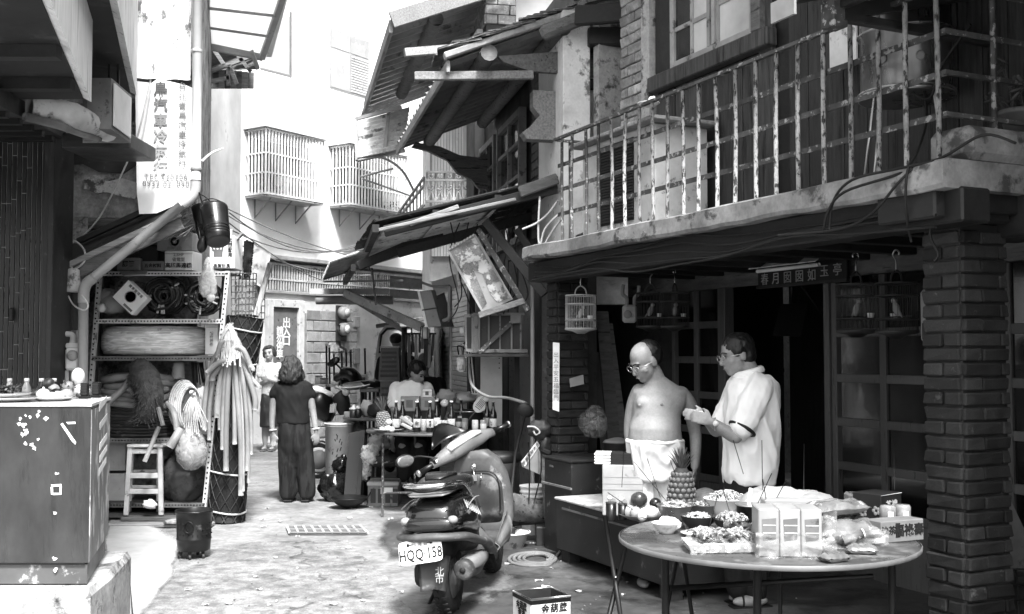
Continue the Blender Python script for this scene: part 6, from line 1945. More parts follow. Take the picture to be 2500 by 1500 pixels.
for i,(px,w_,h,mm,lb_)in enumerate(((778,.05,.1,m_offwhite,'pale tin at the left end of the upturned table'),(790,.06,.07,m_midgrey,'grey tin second from the left on the upturned table'),(884,.07,.13,m_whitecard,'white packet at the right end of the upturned table'),(874,.05,.12,m_dgrey,'dark packet beside the white one on the upturned table'))):
 c=P(px,938,14.35)
 t=thing('tin' if i<2 else 'packet',lb_,'tin' if i<2 else 'packet',c)
 mb=MB();(mb.lathe([(0,0),(w_,0),(w_,h),(0,h)],c,12)if i<2 else mb.bx(c.x-w_,c.x+w_,c.y-.04,c.y+.04,c.z,c.z+h,.008));mb.build('body',mm,t)
 mb=MB();(mb.lathe([(0,h),(w_*1.04,h),(w_*1.04,h+.012),(0,h+.012)],c,12)if i<2 else mb.bx(c.x-w_*.7,c.x+w_*.7,c.y-.043,c.y-.0405,c.z+h*.3,c.z+h*.7));mb.build('lid' if i<2 else 'printed_panel',m_grey,t)
t=thing('gas_cylinder','squat grey gas cylinder beside the rear dining table','gas cylinder',G(862,1110))
c=V((P(862,1000,12.3).x,12.3,.42))
mb=MB();mb.lathe([(0,0),(.13,0),(.165,.03),(.17,.06),(.17,.26),(.15,.32),(.09,.36),(0,.37)],c,24);mb.build('tank',m_midgrey,t)
mb=MB();mb.lathe([(.1,.35),(.105,.35),(.105,.46),(.1,.47),(.095,.46),(.095,.35)],c,20,caps=False);mb.build('collar',m_midgrey,t)
mb=MB();mb.lathe([(.172,.2),(.175,.205),(.175,.215),(.172,.22)],c,24,caps=False);mb.build('seam',m_grey,t)
mb=MB();mb.bx(c.x-.15,c.x+.15,c.y-.15,c.y+.15,0,.418,.01);mb.build('plinth_block',m_dgrey,label='dark block that lifts the gas cylinder off the ground',cat='block')
t=thing('frying_pan','wide pale rimmed pan lying on the burner stand beside the gas cylinder','pan',P(880,945,12.6))
c=P(872,940,12.5)
mb=MB();mb.lathe([(0,-.05),(.12,-.04),(.2,.0),(.205,.005),(.2,.008),(.1,-.02),(0,-.03)],n=24,m=TR(c,8,-6,0));mb.build('pan',m_steel,t)
mb=MB();mb.lathe([(.2,0),(.212,.004),(.212,.012),(.2,.014)],n=24,caps=False,m=TR(c,8,-6,0));mb.build('rim',m_white,t)
t=thing('burner_stand','dark metal burner stand under the pale rimmed pan','stand',(c.x+.25,12.6,0))
mb=MB();a,b=P(878,950,12.4),P(925,958,12.4);mb.bx(a.x,b.x,12.4,12.8,b.z,a.z,.006);mb.build('top_rail',m_grey,t)
for px in(892,912):
 for y_ in(12.42,12.78):
  mb=MB();q=P(px,958,12.4);mb.tube([(q.x,y_,0),(q.x,y_,q.z)],.015,8);mb.build('leg',m_dgrey,t)
mb=MB();mb.lathe([(.0,.0),(.1,.02),(.16,.07),(.17,.08),(.1,.035),(0,.015)],P(915,948,12.5),20);mb.build('dark_pan',m_black,label='dark pan resting at the right of the burner stand',cat='pan')
t=thing('stacked_stools','stack of dark moulded plastic stools with slotted sides behind the seated person','stools',G(950,1160))
Yk=12.0
cx=P(950,900,Yk).x
for i in range(2):
 zb_=P(0,1040-i*110,Yk).z if i==0 else P(0,930,Yk).z
 z1_s=P(0,932 if i==0 else 850,Yk).z
 mb=MB();wb,wt_=.12,.1
 mb.hexa([(cx-wb,Yk,zb_),(cx+wb,Yk,zb_),(cx+wb,Yk+.26,zb_),(cx-wb,Yk+.26,zb_),(cx-wt_,Yk+.03,z1_s),(cx+wt_,Yk+.03,z1_s),(cx+wt_,Yk+.23,z1_s),(cx-wt_,Yk+.23,z1_s)]);st=mb.build('stool',m_dgrey,t)
 for j in range(6):
  f=.12+j*.14
  z=zb_+(z1_s-zb_)*f
  ww=.085 if j>1 else .1
  mb=MB();mb.bx(cx-ww,cx+ww,Yk+.03*f-.008,Yk+.03*f+.002,z,z+.028,.003);mb.build('slot_rib',m_black,st)
 mb=MB();mb.bx(cx-wt_-.01,cx+wt_+.01,Yk+.01,Yk+.25,z1_s,z1_s+.02,.006);mb.build('rim',m_midgrey,st)
mb=MB()
for dx in(-.1,.1):
 for dy in(.03,.22):
  mb.bar((cx+dx*1.15,Yk+dy,0),(cx+dx,Yk+dy,P(0,1040,Yk).z+.01),.03,.03)
mb.build('leg_frame',m_black,t,kind='stuff')
t=thing('hanging_rack','dark rail of hanging tools and cloths between the van and the roller shutter','rack',P(1025,870,12.6))
mb=MB();mb.tube([P(985,815,12.6),P(1065,815,12.6)],.012,6);mb.build('rail',m_dgrey,t)
for i in range(9):
 px=990+i*8.5
 mb=MB();a=P(px,817,12.6);b=P(px+U(-3,3),U(850,900),12.6);mb.bar(a,b,U(.02,.05),.02,up=(0,1,0),b=.004);mb.build('hanging_tool',(m_dgrey,m_grey,m_black,m_midgrey)[i%4],t)
# dining tables
def round_table(name,label,c,r,zt,rim,leg_spots,mat_top,mat_leg,thick=.025):
 t=thing(name,label,'table',(c[0],c[1],0))
 mb=MB();mb.lathe([(0,0),(r-.01,0),(r,.004),(r,thick-.006),(r-.006,thick),(0,thick)],(c[0],c[1],zt-thick),56);mb.build('tabletop',mat_top,t)
 mb=MB();mb.lathe([(r+.0005,0),(r+.005,.003),(r+.005,thick-.003),(r+.0005,thick)],(c[0],c[1],zt-thick),56,caps=False);mb.build('rim',rim,t)
 for a,b in leg_spots:
  mb=MB();mb.tube([V(a),V(b)],.0125,8);mb.build('leg',mat_leg,t)
 return t
m_tabletop=mt('lacquer_tabletop',.08,.15,2.5,(1,1,1),rough=.28,bump=.03,c=.3,cut=.64,cscale=5,csoft=.08,var=0,dirt=.3,coat=.25,fine=.1)
m_rim=mt('table_rim',.1,.16,5,rough=.4,var=0)
tc=(P(1063,1040,10.7).x,10.75)
ZB=.80
round_table('dining_table','round dining table crowded with beer bottles outside the timber house',tc,.69,ZB,m_rim,[((P(935,1060,10.25).x,10.25,0),(P(935,1060,10.25).x,10.25,ZB-.03)),((P(1000,1060,10.5).x-.0,11.1,0),(P(1000,1060,10.5).x,11.1,ZB-.03)),((tc[0]+.35,10.4,0),(tc[0]+.35,10.4,ZB-.03)),((tc[0]+.35,11.1,0),(tc[0]+.35,11.1,ZB-.03)),((P(935,1060,10.25).x,10.25,.22),(tc[0]+.35,10.4,.22)),((P(935,1060,10.25).x,10.25,.5),(P(1000,1060,10.5).x,11.1,.5))],m_tabletop,m_iron)
tr=(P(915,1020,12.0).x+.1,12.0)
round_table('dining_table','smaller round dining table behind the one with the beer bottles',tr,.45,.85,m_rim,[((tr[0]-.25,11.8,0),(tr[0]-.25,11.8,.82)),((tr[0]+.25,11.8,0),(tr[0]+.25,11.8,.82)),((tr[0]-.25,12.25,0),(tr[0]-.25,12.25,.82)),((tr[0]+.25,12.25,0),(tr[0]+.25,12.25,.82))],m_tabletop,m_iron)
c=V((P(865,1025,11.8).x,11.75,.851))
t=lathe_thing('jar','squat dark jar with a pale lid on the smaller dining table','jar',c,(('body',[(0,0),(.04,0),(.045,.01),(.045,.09),(0,.09)],m_dgrey,16),('lid',[(.047,.0905),(.05,.095),(.05,.105),(.02,.115),(.015,.14),(0,.142)],m_offwhite,16)))
c=V((P(878,1028,11.8).x,11.68,.851))
lathe_thing('teapot','small glossy round pot beside the squat jar on the smaller dining table','pot',c,(('body',[(0,0),(.025,0),(.04,.03),(.042,.07),(.03,.1),(0,.1)],m_blackplas,16),('lid',[(.03,.1005),(.025,.12),(.01,.135),(0,.136)],m_offwhite,12)))
mb=MB();mb.ell(V((P(895,1000,11.9).x,11.95,.95)),(.075,.06,.09),n=14,k=10,bump=.3);mb.build('wrapped_bundle',m_offwhite,label='pale wrapped bundle on the smaller dining table',cat='bundle')
mb=MB();mb.ell(V((P(922,1000,11.9).x,11.85,.93)),(.11,.07,.075),n=14,k=10,bump=.45,bs=4);mb.build('dark_bundle',m_dgrey,label='dark crumpled bundle behind the pineapple on the smaller dining table',cat='bundle')
m_beer=mt('brown_glass',.012,.025,5,rough=.12,spec=.8,coat=.5,var=.2)
m_lab=mt('beer_label',.45,.6,12,rough=.7,c=.15,cut=.62,cscale=40,var=.15)
def bottle_proto(c,lab):
 t=thing('beer_bottle',lab,'bottle',c,0,'beer bottles on the dining table')
 mb=MB();mb.lathe([(0,0),(.034,0),(.037,.006),(.037,.15),(.034,.175),(.018,.215),(.014,.24),(.0135,.275),(.016,.277),(.016,.29),(0,.291)],c,20);mb.build('glass',m_beer,t)
 mb=MB();mb.lathe([(.0372,.045),(.0378,.046),(.0378,.125),(.0372,.126)],c,20,caps=False);mb.build('bottle_label',m_lab,t)
 mb=MB();mb.lathe([(.0165,.284),(.0172,.286),(.0172,.296),(.015,.299),(0,.3)],c,14);mb.build('cap',m_offwhite,t)
 return t
bots=[(967,10.3,'leftmost of the beer bottles in the front row with its label square on'),(1018,10.3,'beer bottle with a dark emblem on its label, second in the front row'),(1050,10.28,'slim beer bottle with a white label near the middle of the front row'),(1066,10.5,'beer bottle just behind the slim one near the middle of the table'),(1102,10.32,'dark beer bottle with no label showing right of the tin can'),(983,10.6,'beer bottle behind the leftmost front one'),(1020,10.75,'beer bottle behind the one with the dark emblem'),(1068,10.9,'beer bottle farthest back in the middle of the dining table'),(1126,10.8,'beer bottle just left of the striped hand fan'),(1189,10.5,'left one of the two beer bottles below the striped hand fan'),(1204,10.36,'rightmost beer bottle at the edge of the dining table')]
bp_=None
for i,(px,Y,lab)in enumerate(bots):
 c=V((P(px,1000,Y).x,Y,ZB+.001))
 if bp_ is None:
  bp_=bottle_proto(c,lab)
 else:
  o=dup(bp_,c,(0,0,U(0,6)),lab)
for(px,Y,ch,sz)in((1018,10.258,'台',.045),(1050,10.238,'啤\n酒',.03)):
 q=V((P(px,1000,Y).x,Y,ZB+.086));letters(ch,sz,m_ink,bp_,FRONT(q))
cans=[(1035,10.42,m_offwhite,'tall printed drink can between the second and slim bottles'),(1072,10.26,m_card,'dented printed drink can in front of the middle bottles'),(1085,10.24,m_midgrey,'grey drink can next to the dented printed can'),(1120,10.6,m_dgrey,'dark printed can behind the unlabelled bottle'),(1135,10.55,m_midgrey,'squat grey can right of the dark printed can'),(1160,10.3,m_offwhite,'white printed can behind the scooter handle'),(1180,10.3,m_midgrey,'grey printed can below the striped hand fan')]
for(px,Y,mm,lab)in cans:
 c=V((P(px,1000,Y).x,Y,ZB+.001))
 t=lathe_thing('drink_can',lab,'can',c,(('can',[(0,0),(.026,0),(.031,.008),(.031,.108),(.026,.116),(.0,.114)],mm,18),('ring_pull',[(.006,.1145),(.009,.117),(.006,.118)],m_steel,8)),'drink cans on the dining table')
 mb=MB();mb.lathe([(.0312,.03),(.0316,.031),(.0316,.08),(.0312,.081)],c,18,caps=False);mb.build('print_band',m_lab,t)
m_pine=mt('pineapple_skin',.07,.14,14,rough=.6,bump=.4,var=.05)
m_pineeye=mt('pineapple_eye',.22,.42,30,rough=.6,var=.25)
m_crown=mt('pineapple_leaf',.09,.2,10,rough=.55,var=.25)
def pineapple(c,r,h,label,tilt=0,crown=1.0):
 t=thing('pineapple',label,'pineapple',c)
 M_=Matrix.Translation(V(c))@rot3(0,tilt,0)
 mb=MB(M_);mb.lathe([(0,0),(r*.7,.0),(r*.95,h*.15),(r,h*.4),(r*.93,h*.65),(r*.72,h*.88),(r*.4,h),(0,h)],n=20);mb.build('flesh',m_pine,t)
 mb=MB(M_)
 for i in range(11):
  z=h*(.05+.085*i)
  rr=r*(1-abs(i/11-.42)**2.2*1.5)
  for j in range(14):
   a_=(j+.5*(i%2))*6.283/14
   p=V((math.cos(a_)*rr,math.sin(a_)*rr,z))
   mb.ell(p,(r*.09,r*.2,h*.038),0,0,math.degrees(a_),6,4)
 mb.build('eyes',m_pineeye,t,kind='stuff')
 for i in range(26):
  a_=i*2.4
  k=i/26
  l=(h*.62*(1-.35*abs(k-.5)))*crown
  out=(.75-.65*k)
  b0=V((math.cos(a_)*r*.28*(1-k),math.sin(a_)*r*.28*(1-k),h*.98+k*h*.1))
  d=V((math.cos(a_)*out,math.sin(a_)*out,1)).normalized()
  sd=V((-math.sin(a_),math.cos(a_),0))*r*.13
  p1=b0+d*l*.6;p2=b0+d*l+V((math.cos(a_),math.sin(a_),-.5))*l*.16*out
  mb=MB(M_);mb.add([b0-sd,b0+sd,p1+sd*.7,p1-sd*.7,p2,b0+d*.006*0+V((math.cos(a_),math.sin(a_),0))*.006,p1+V((math.cos(a_),math.sin(a_),0))*.005],[(0,5,6,3),(5,1,2,6),(3,6,4),(6,2,4),(0,3,2,1),(3,4,2)])
  mb.build('crown_leaf',m_crown,t)
 return t
pineapple((P(940,1000,10.35).x,10.35,ZB+.005),.07,.2,'pineapple with a long leafy crown at the left of the dining table',-8,1.25)
m_apple=mt('apple',.5,.66,9,rough=.3,spec=.6,c=.3,cut=.64,cscale=9,var=.15)
for i,(px,Y,z,r_,mm,lb_)in enumerate(((948,10.25,.035,.035,m_apple,'lower apple beside the pineapple on the dining table'),(950,10.3,.095,.032,m_apple,'upper pale apple perched beside the pineapple on the dining table'),(957,10.22,.03,.03,m_apple,'small apple touching the leftmost bottle'),(993,10.4,.1,.055,m_fruitm,'tomato like round fruit between the first two bottles'),(934,10.3,.03,.03,m_apple,'apple tucked under the left side of the pineapple'))):
 mb=MB();mb.ell(V((P(px,1000,Y).x,Y,ZB+z)),(r_,r_,r_*.93),n=16,k=10);mb.build('apple' if i!=3 else 'round_fruit',mm,label=lb_,cat='fruit')
t=thing('offering_tray','shallow tray under the pineapple and apples on the dining table','tray',V((P(950,1000,10.35).x,10.35,ZB)))
mb=MB();c=V((P(950,1000,10.35).x,10.35,ZB+.0015));mb.lathe([(0,0),(.1,0),(.145,.02),(.147,.025),(.1,.006),(0,.005)],c,26);mb.build('dish',m_grey,t)
mb=MB();mb.lathe([(.145,.022),(.15,.025),(.147,.028)],c,26,caps=False);mb.build('rim',m_offwhite,t)
for i,(p,q,w_,lb_)in enumerate((((978,1018,10.3),(1008,1038,10.3),.035,'upper box of the two slanting packets between the first two bottles'),((980,1035,10.28),(1006,1048,10.28),.03,'lower box of the two slanting packets between the first two bottles'))):
 mb=MB();mb.bar(P(*p),P(*q),.04,w_,b=.006);mb.build('slanting_packet',m_midgrey if i==0 else m_card,label=lb_,cat='packet')
bx_l=[('tissue_box','white tissue box topping the grey cartons at the back of the dining table',1031,1055,951,970,11.1,m_whitecard),('back_carton','wide grey carton in front of the seated person on the dining table',978,1024,968,1005,11.0,m_midgrey),('back_carton','printed grey carton under the white tissue box on the dining table',1026,1062,970,1003,11.05,m_midgrey)]
for nm,lab,x0,x1,y0,y1,Y,mm in bx_l:
 t,M_,wd,h=carton(nm,lab,x0,x1,y0,y1,Y,.14,mm)
 mb=MB(M_);mb.bx(-wd*.2,wd*.15,-.0725,-.0705,h*.25,h*.75);mb.build('printed_panel',m_grey,t)
mb=MB();a=V((P(1025,1005,11.05).x,11.12,ZB));mb.bx(a.x-.22,a.x+.2,11.02,11.3,ZB+.001,P(0,1004,11.0).z-.001,.006);mb.build('crate_base',m_dgrey,label='low dark crate that lifts the grey cartons on the dining table',cat='crate')
def crumple(mb,c,r,n=16,k=11,bump=.45,bs=3,seed=0,rot=(0,0,0)):
 mb.ell(c,r,*rot,n=n,k=k,bump=bump,bs=bs,seed=seed)
for i,(px,py,Y,r,mm,lb_)in enumerate(((1090,968,11.0,(.1,.07,.07),m_midgrey,'grey crumpled paper bag peaked above the bottles'),(1125,972,11.1,(.16,.1,.06),m_offwhite,'pale crumpled newspaper behind the dark pan on the dining table'),(1165,968,11.2,(.13,.08,.07),m_white,'white crumpled plastic behind the striped hand fan'),(1085,985,10.8,(.04,.04,.035),m_white,'small white paper flower among the bottles'))):
 mb=MB();crumple(mb,P(px,py,Y),r,seed=i*3);mb.build('crumpled_paper',mm,label=lb_,cat='paper')
t=thing('steel_pot','wide dark pot heaped behind the bottles at the right of the dining table','pot',V((P(1150,1010,10.95).x,10.95,ZB)))
c=V((P(1150,1010,10.95).x,10.95,ZB+.001))
mb=MB();mb.lathe([(0,0),(.16,0),(.2,.03),(.21,.16),(.215,.165),(.205,.165),(.19,.04),(0,.02)],c,28);mb.build('pan',m_dgrey,t)
mb=MB();mb.lathe([(.21,.16),(.222,.165),(.222,.175),(.21,.177),(.205,.17)],c,28,caps=False);mb.build('rim',m_steel,t)
t=thing('hand_fan','white oval hand fan printed with dark bars among the bottles','hand fan',P(1172,985,10.6))
M_=TR(P(1173,988,10.62),0,38,0)
mb=MB(M_);mb.prism([(.062*math.cos(a_),.1*math.sin(a_)*(1+.12*math.sin(a_)))for a_ in[k*6.283/28 for k in range(28)]],0,.006,'xz');mb.build('blade',m_white,t)
for i in range(5):
 mb=MB(M_);mb.box((-.028+.014*i,-.002,.01),(.005,.003,.085));mb.build('printed_bar',m_ink,t)
mb=MB(M_);mb.box((0,-.002,-.045),(.06,.003,.006));mb.build('printed_bar',m_ink,t)
mb=MB(M_);mb.bar((0,.003,-.09),(.0,.003,-.22),.012,.006);mb.build('handle',m_wood_mid,t)
t=thing('paint_pail','pale paint pail with a printed picture standing beside the leaning board','pail',G(828,1140))
c=V((P(828,1100,11.9).x,11.9,0))
zt_=P(0,1036,11.75).z
mb=MB();mb.lathe([(0,.002),(.14,0),(.145,.01),(.155,zt_-.04),(.16,zt_-.035),(.162,zt_),(.15,zt_),(.14,.02),(0,.015)],c,30);mb.build('bucket_body',m_midgrey,t)
mb=MB();mb.lathe([(.16,zt_-.01),(.168,zt_-.006),(.168,zt_+.006),(.158,zt_+.01)],c,30,caps=False);mb.build('rim',m_white,t)
mb=MB()
for i in range(9):
 a_=-1.57+U(-.35,.35)
 p=c+V((math.cos(a_)*.1535,math.sin(a_)*.1535,zt_*U(.5,.85)))
 mb.tube([p,p+V((U(-.03,.03),0,U(.02,.05)))],.005,4)
mb.build('printed_picture',m_ink,t,kind='stuff')
for i,(px,py,Y,r,lb_)in enumerate(((816,1125,11.35,(.16,.14,.15),'black refuse sack in front of the paint pail'),(836,1085,11.55,(.11,.1,.1),'smaller black refuse sack leaning on the paint pail'))):
 c=P(px,py,Y);c.z=r[2]*.93+(0 if i==0 else .25)
 t=thing('refuse_sack',lb_,'sack',V((c.x,c.y,0)))
 mb=MB();crumple(mb,c,r,22,15,.4,3.2,i*5);mb.build('sack',mt('black_bag',.012,.03,8,rough=.22,bump=.5,spec=.7),t)
 mb=MB();mb.ell(c+V((.02,-.02,r[2]*.95)),(.03,.03,.04),n=10,k=7,bump=.4);mb.build('knot',MATS['black_bag'],t)
t=thing('dark_plank','tall dark board leaning upright behind the black wok','board',G(850,1215))
q=[(P(838,1210,11.0).x,11.0,.0),(P(878,1205,11.0).x,11.02,.0),(P(890,1055,11.2).x,11.22,P(0,1050,11.2).z),(P(852,1055,11.2).x,11.2,P(0,1058,11.2).z)]
mb=MB();mb.hexa([V(k)for k in q]+[V(k)+V((0,.03,0))for k in q]);mb.build('panel',m_black,t)
mb=MB();mb.bar(V(q[0]).lerp(V(q[1]),.72)+V((0,-.004,.02)),V(q[3]).lerp(V(q[2]),.72)+V((0,-.004,-.02)),.012,.006);mb.build('batten',m_wood_dark,t)
t=thing('wok','black two handled wok standing on the alley floor','wok',G(858,1228))
c=G(852,1240)
mb=MB();mb.lathe([(0,.0),(.06,.004),(.13,.04),(.19,.1),(.195,.108),(.185,.104),(.12,.05),(.05,.016),(0,.012)],c,32);mb.build('bowl',m_black,t)
for sg in(-1,1):
 mb=MB();mb.tube(smooth_path([c+V((sg*.19,-.035,.105)),c+V((sg*.215,-.025,.15)),c+V((sg*.215,.025,.15)),c+V((sg*.19,.035,.105))],4),.006,6);mb.build('handle',m_black,t)
t,M_,wd,h=carton('plastic_crate','grey plastic crate on the ground under the dining table',898,972,1135,1198,10.9,.35,m_grey)
o=[k for k in COL.objects if k.parent==t][0]
mb=MB(M_);mb.bx(-wd/2-.008,wd/2+.008,-.183,.183,h*.82,h*.95,.004);mb.build('rim',m_midgrey,t)
for i in range(4):
 mb=MB(M_);mb.bx(-wd/2+.03+i*wd*.24,-wd/2+.03+i*wd*.24+wd*.17,-.178,-.1755,h*.15,h*.7);mb.build('crate_panel',m_dgrey,t)
mb=MB(M_);mb.bx(-.02,.1,-.186,-.1835,h*.5,h*.75);mb.build('torn_label',m_white,t)
tag(t,cat='crate')
t.location.z=0
for i,(px,py,Y,r,mm,lb_)in enumerate(((905,1110,11.0,(.1,.1,.1),clear_film('clear_bag',.5),'crinkled clear bag hanging over the left of the plastic crate'),(935,1120,11.05,(.15,.12,.09),m_dgrey,'dark crumpled bag lying in the plastic crate'),(925,1085,11.2,(.12,.1,.09),m_midgrey,'pale crumpled bag behind the leg of the dining table'),(890,1150,11.2,(.07,.07,.09),clear_film('clear_bag',.5),'small clear bag beside the left side of the plastic crate'),(950,1085,11.3,(.1,.08,.08),m_offwhite,'white crumpled bag under the middle of the dining table'))):
 mb=MB();crumple(mb,P(px,py,Y),r,18,12,.55,3.6,i*7);mb.build('crumpled_bag',mm,label=lb_,cat='bag')
t=thing('lower_shelf','dark low shelf of stacked goods under the dining table','shelf',(P(920,1150,11.5).x,11.5,0))
a,b=P(880,1115,11.4),P(1020,1118,11.4)
mb=MB();mb.bx(a.x,b.x,11.3,11.7,b.z-.02,b.z,.004);mb.build('board',m_wood_dark,t)
for x in(a.x+.03,b.x-.03):
 mb=MB();mb.bx(x-.02,x+.02,11.34,11.66,0,b.z-.021,.003);mb.build('leg',m_wood_dark,t)
for i in range(4):
 mb=MB();x=a.x+.12+i*.15;mb.bx(x-.06,x+.06,11.35,11.55,b.z+.001,b.z+U(.08,.16),.008);mb.build('dark_tin',m_dgrey,label='dull dark tin on the low shelf under the dining table, %s from the alley side'%('first','second','third','fourth')[i],cat='tin')
t=thing('round_stool','stool with a dark padded round seat beside the timber posts','stool',(P(1222,1150,9.6).x,9.6,0))
c=V((P(1222,1115,9.6).x,9.6,P(0,1128,9.6).z))
mb=MB();mb.lathe([(0,0),(.17,.0),(.19,.015),(.19,.06),(.17,.085),(0,.09)],c,26);mb.build('seat',m_dgrey,t)
mb=MB();mb.lathe([(.1,-.26),(.11,-.27),(.15,-.02),(.17,-.001),(0,-.001)],c,20);mb.build('pedestal',m_midgrey,t)
for an in(40,130,220,310):
 mb=MB();mb.bar(c+V((math.cos(R(an))*.11,math.sin(R(an))*.11,-.26)),(c.x+math.cos(R(an))*.19,c.y+math.sin(R(an))*.19,0.0),.025,.03);mb.build('leg',m_midgrey,t)
t=thing('grey_log_pipe','thick pale grey log lying from the scooter to the far brick pillar','log',G(1285,1300))
mb=MB();mb.tube(smooth_path([P(1228,1232,8.6),P(1262,1240,8.75),P(1300,1250,8.85),P(1342,1252,8.95)],4),[.1,.11,.11,.11,.11,.11,.1,.1,.1,.1,.1,.1,.09],14);mb.build('bark',m_timber,t)
mb=MB();mb.tube([P(1215,1278,8.7),P(1340,1270,9.0)],.03,8);mb.build('branch',m_wood_mid,t)
for px in(1240,1325):
 q=P(px,1255,8.75)
 mb=MB();mb.bx(q.x-.06,q.x+.06,8.65,8.95,0,q.z-.09,.01);mb.build('support_block',m_dgrey,label='dark block under the %s end of the pale grey log'%('scooter' if px<1300 else 'pillar'),cat='block')
t=thing('ribbed_bucket','white ribbed plastic bucket behind the pale grey log','bucket',(P(1304,1240,9.25).x,9.25,0))
c=V((P(1304,1240,9.25).x,9.25,0));h=P(0,1185,9.25).z
mb=MB();mb.lathe([(0,.005),(.1,0),(.105,.01),(.115,h-.1),(.122,h-.1),(.122,h-.085),(.117,h-.08),(.117,h-.06),(.124,h-.058),(.124,h-.045),(.118,h-.04),(.12,h-.015),(.128,h-.012),(.128,h),(.116,h),(.1,.02),(0,.02)],c,28);mb.build('bucket_body',m_white,t)
mb=MB();mb.tube(smooth_path([c+V((-.125,0,h-.03)),c+V((-.08,-.1,h-.12)),c+V((.03,-.13,h-.16)),c+V((.125,0,h-.03))],5),.003,5);mb.build('handle',m_black,t)
t=thing('grey_post','leaning timber post beside the far brick pillar','post',(P(1342,1320,8.75).x,8.75,0))
q=P(1344,1330,8.72)
mb=MB();mb.bar((P(1346,0,8.72).x,8.72,0),P(1330,1105,8.8),.09,.07,b=.01);mb.build('shaft',m_wood_mid,t)
mb=MB();mb.bar(P(1322,1098,8.74),P(1345,1108,8.74),.05,.04,b=.01);mb.build('peg',m_wood_dark,t)
t=thing('shovel','dark shovel leaning with its blade up against the timber boards','shovel',(P(1262,1100,9.2).x,9.2,.3))
mb=MB();mb.tube([P(1282,1010,9.15),P(1258,1110,9.1),(P(1245,1150,9.1).x,9.05,.25)],.013,8);mb.build('handle',m_wood_dark,t)
mb=MB();mb.ell(P(1283,1002,9.15),(.075,.02,.06),0,25,0,14,8);mb.build('blade',m_black,t)
t=thing('dark_cloth_bundle','bundle of dark rags draped over the post by the far brick pillar','rags',P(1320,1090,8.8))
mb=MB();crumple(mb,P(1322,1050,8.8),(.11,.08,.08),20,14,.4,3);crumple(mb,P(1330,1085,8.8),(.07,.07,.1),16,11,.4,3,4);mb.build('cloth',m_dgrey,t)
mb=MB();mb.tube(smooth_path([P(1288,1042,8.72),P(1305,1043,8.7),P(1318,1055,8.7),P(1308,1062,8.7),P(1302,1052,8.7)],4),.008,6);mb.build('pale_hem',m_offwhite,t)
t=thing('paper_calendar','crumpled printed sheet hanging askew from a cord by the far brick pillar','paper',P(1300,1130,8.75))
q=[P(1311,1077,8.75),P(1322,1094,8.75),P(1320,1160,8.78),P(1275,1140,8.75),P(1272,1128,8.75)]
mb=MB();mb.add(q+[k+V((0,.006,0))for k in q],[(4,3,2,1,0),(5,6,7,8,9)]+[(i,(i+1)%5,5+(i+1)%5,5+i)for i in range(5)]);mb.build('sheet',m_midgrey,t)
q=[P(1311,1077,8.74),P(1318,1088,8.74),P(1281,1140,8.74),P(1273,1128,8.74)]
mb=MB();mb.hexa(q+[k+V((0,.004,0))for k in q]);mb.build('printed_strip',m_paper,t)
letters('恭喜發財大吉',.035,m_ink,t,face_m(P(1296,1108,8.732),(q[0]-q[3]),(q[0]-q[1])),space=1.1)
for i,(px0,px1)in enumerate(((1290,1291),(1318,1303))):
 mb=MB();mb.tube(smooth_path([P(px0,1080,8.7),P(px0+3,1150,8.7),P(px1,1230,8.7)],4),.006,5);mb.build('cable',m_black,label=('straight black cord' if i==0 else 'bent black cord')+' hanging in front of the white ribbed bucket',cat='cord')
c=G(1245,1340)
t=thing('wash_basin','pale round plastic wash basin on the ground behind the scooter','basin',c)
c=G(1244,1338);
mb=MB();mb.lathe([(0,.002),(.1,0),(.11,.006),(.15,.11),(.165,.125),(.166,.13),(.148,.122),(.105,.02),(0,.012)],c,32);mb.build('bowl',m_offwhite,t)
mb=MB();mb.lathe([(.16,.12),(.17,.125),(.17,.132),(.16,.134)],c,32,caps=False);mb.build('rim',m_white,t)
t=thing('garden_hose','loose coil of pale garden hose on the ground by the low metal chest','hose',G(1300,1375))
pts=[]
for i in range(56):
 a_=i/14*6.283
 q=G(1300+(62-9*(i/14))*math.cos(a_+.8)+12*(i/56),1371+(17-2*(i/14))*math.sin(a_+.8))
 q.z=.014+.016*(i/14%1)*(1 if i>14 else .3)
 pts.append(q)
pts=[G(1420,1325),G(1395,1334),G(1370,1350)]+pts
for q in pts[:3]:
 q.z=.016
mb=MB();mb.tube(smooth_path(pts,3),.0135,8);mb.build('tube',m_grey,t)
mb=MB();c=G(1381,1347);mb.bx(c.x-.03,c.x+.03,c.y-.02,c.y+.03,0,.07,.008);mb.build('white_block',m_white,label='small white block on the ground at the end of the hose',cat='block')
c=G(1318,1560)
TI=5.92
t=thing('square_tin','open square cooking oil tin with printed sides at the front of the alley','tin',(P(1318,1450,TI).x,TI+.05,0))
M_=TR((P(1322,1450,TI).x,TI+.03,0),0,0,24)
w_=.118
zt_=P(0,1462,TI-.1).z
m_tin=mt('tin_print',.62,.74,5,rough=.4,c=.4,cut=.68,cscale=8,var=0)
for sg in(-1,1):
 mb=MB(M_);mb.bx(-w_,w_,sg*w_-.0015,sg*w_+.0015,.002,zt_);mb.build('side',m_tin,t)
 mb=MB(M_);mb.bx(sg*w_-.0015,sg*w_+.0015,-w_+.0016,w_-.0016,.002,zt_);mb.build('side',m_tin,t)
mb=MB(M_);mb.bx(-w_+.002,w_-.002,-w_+.002,w_-.002,0,.012);mb.build('floor_plate',m_black,t)
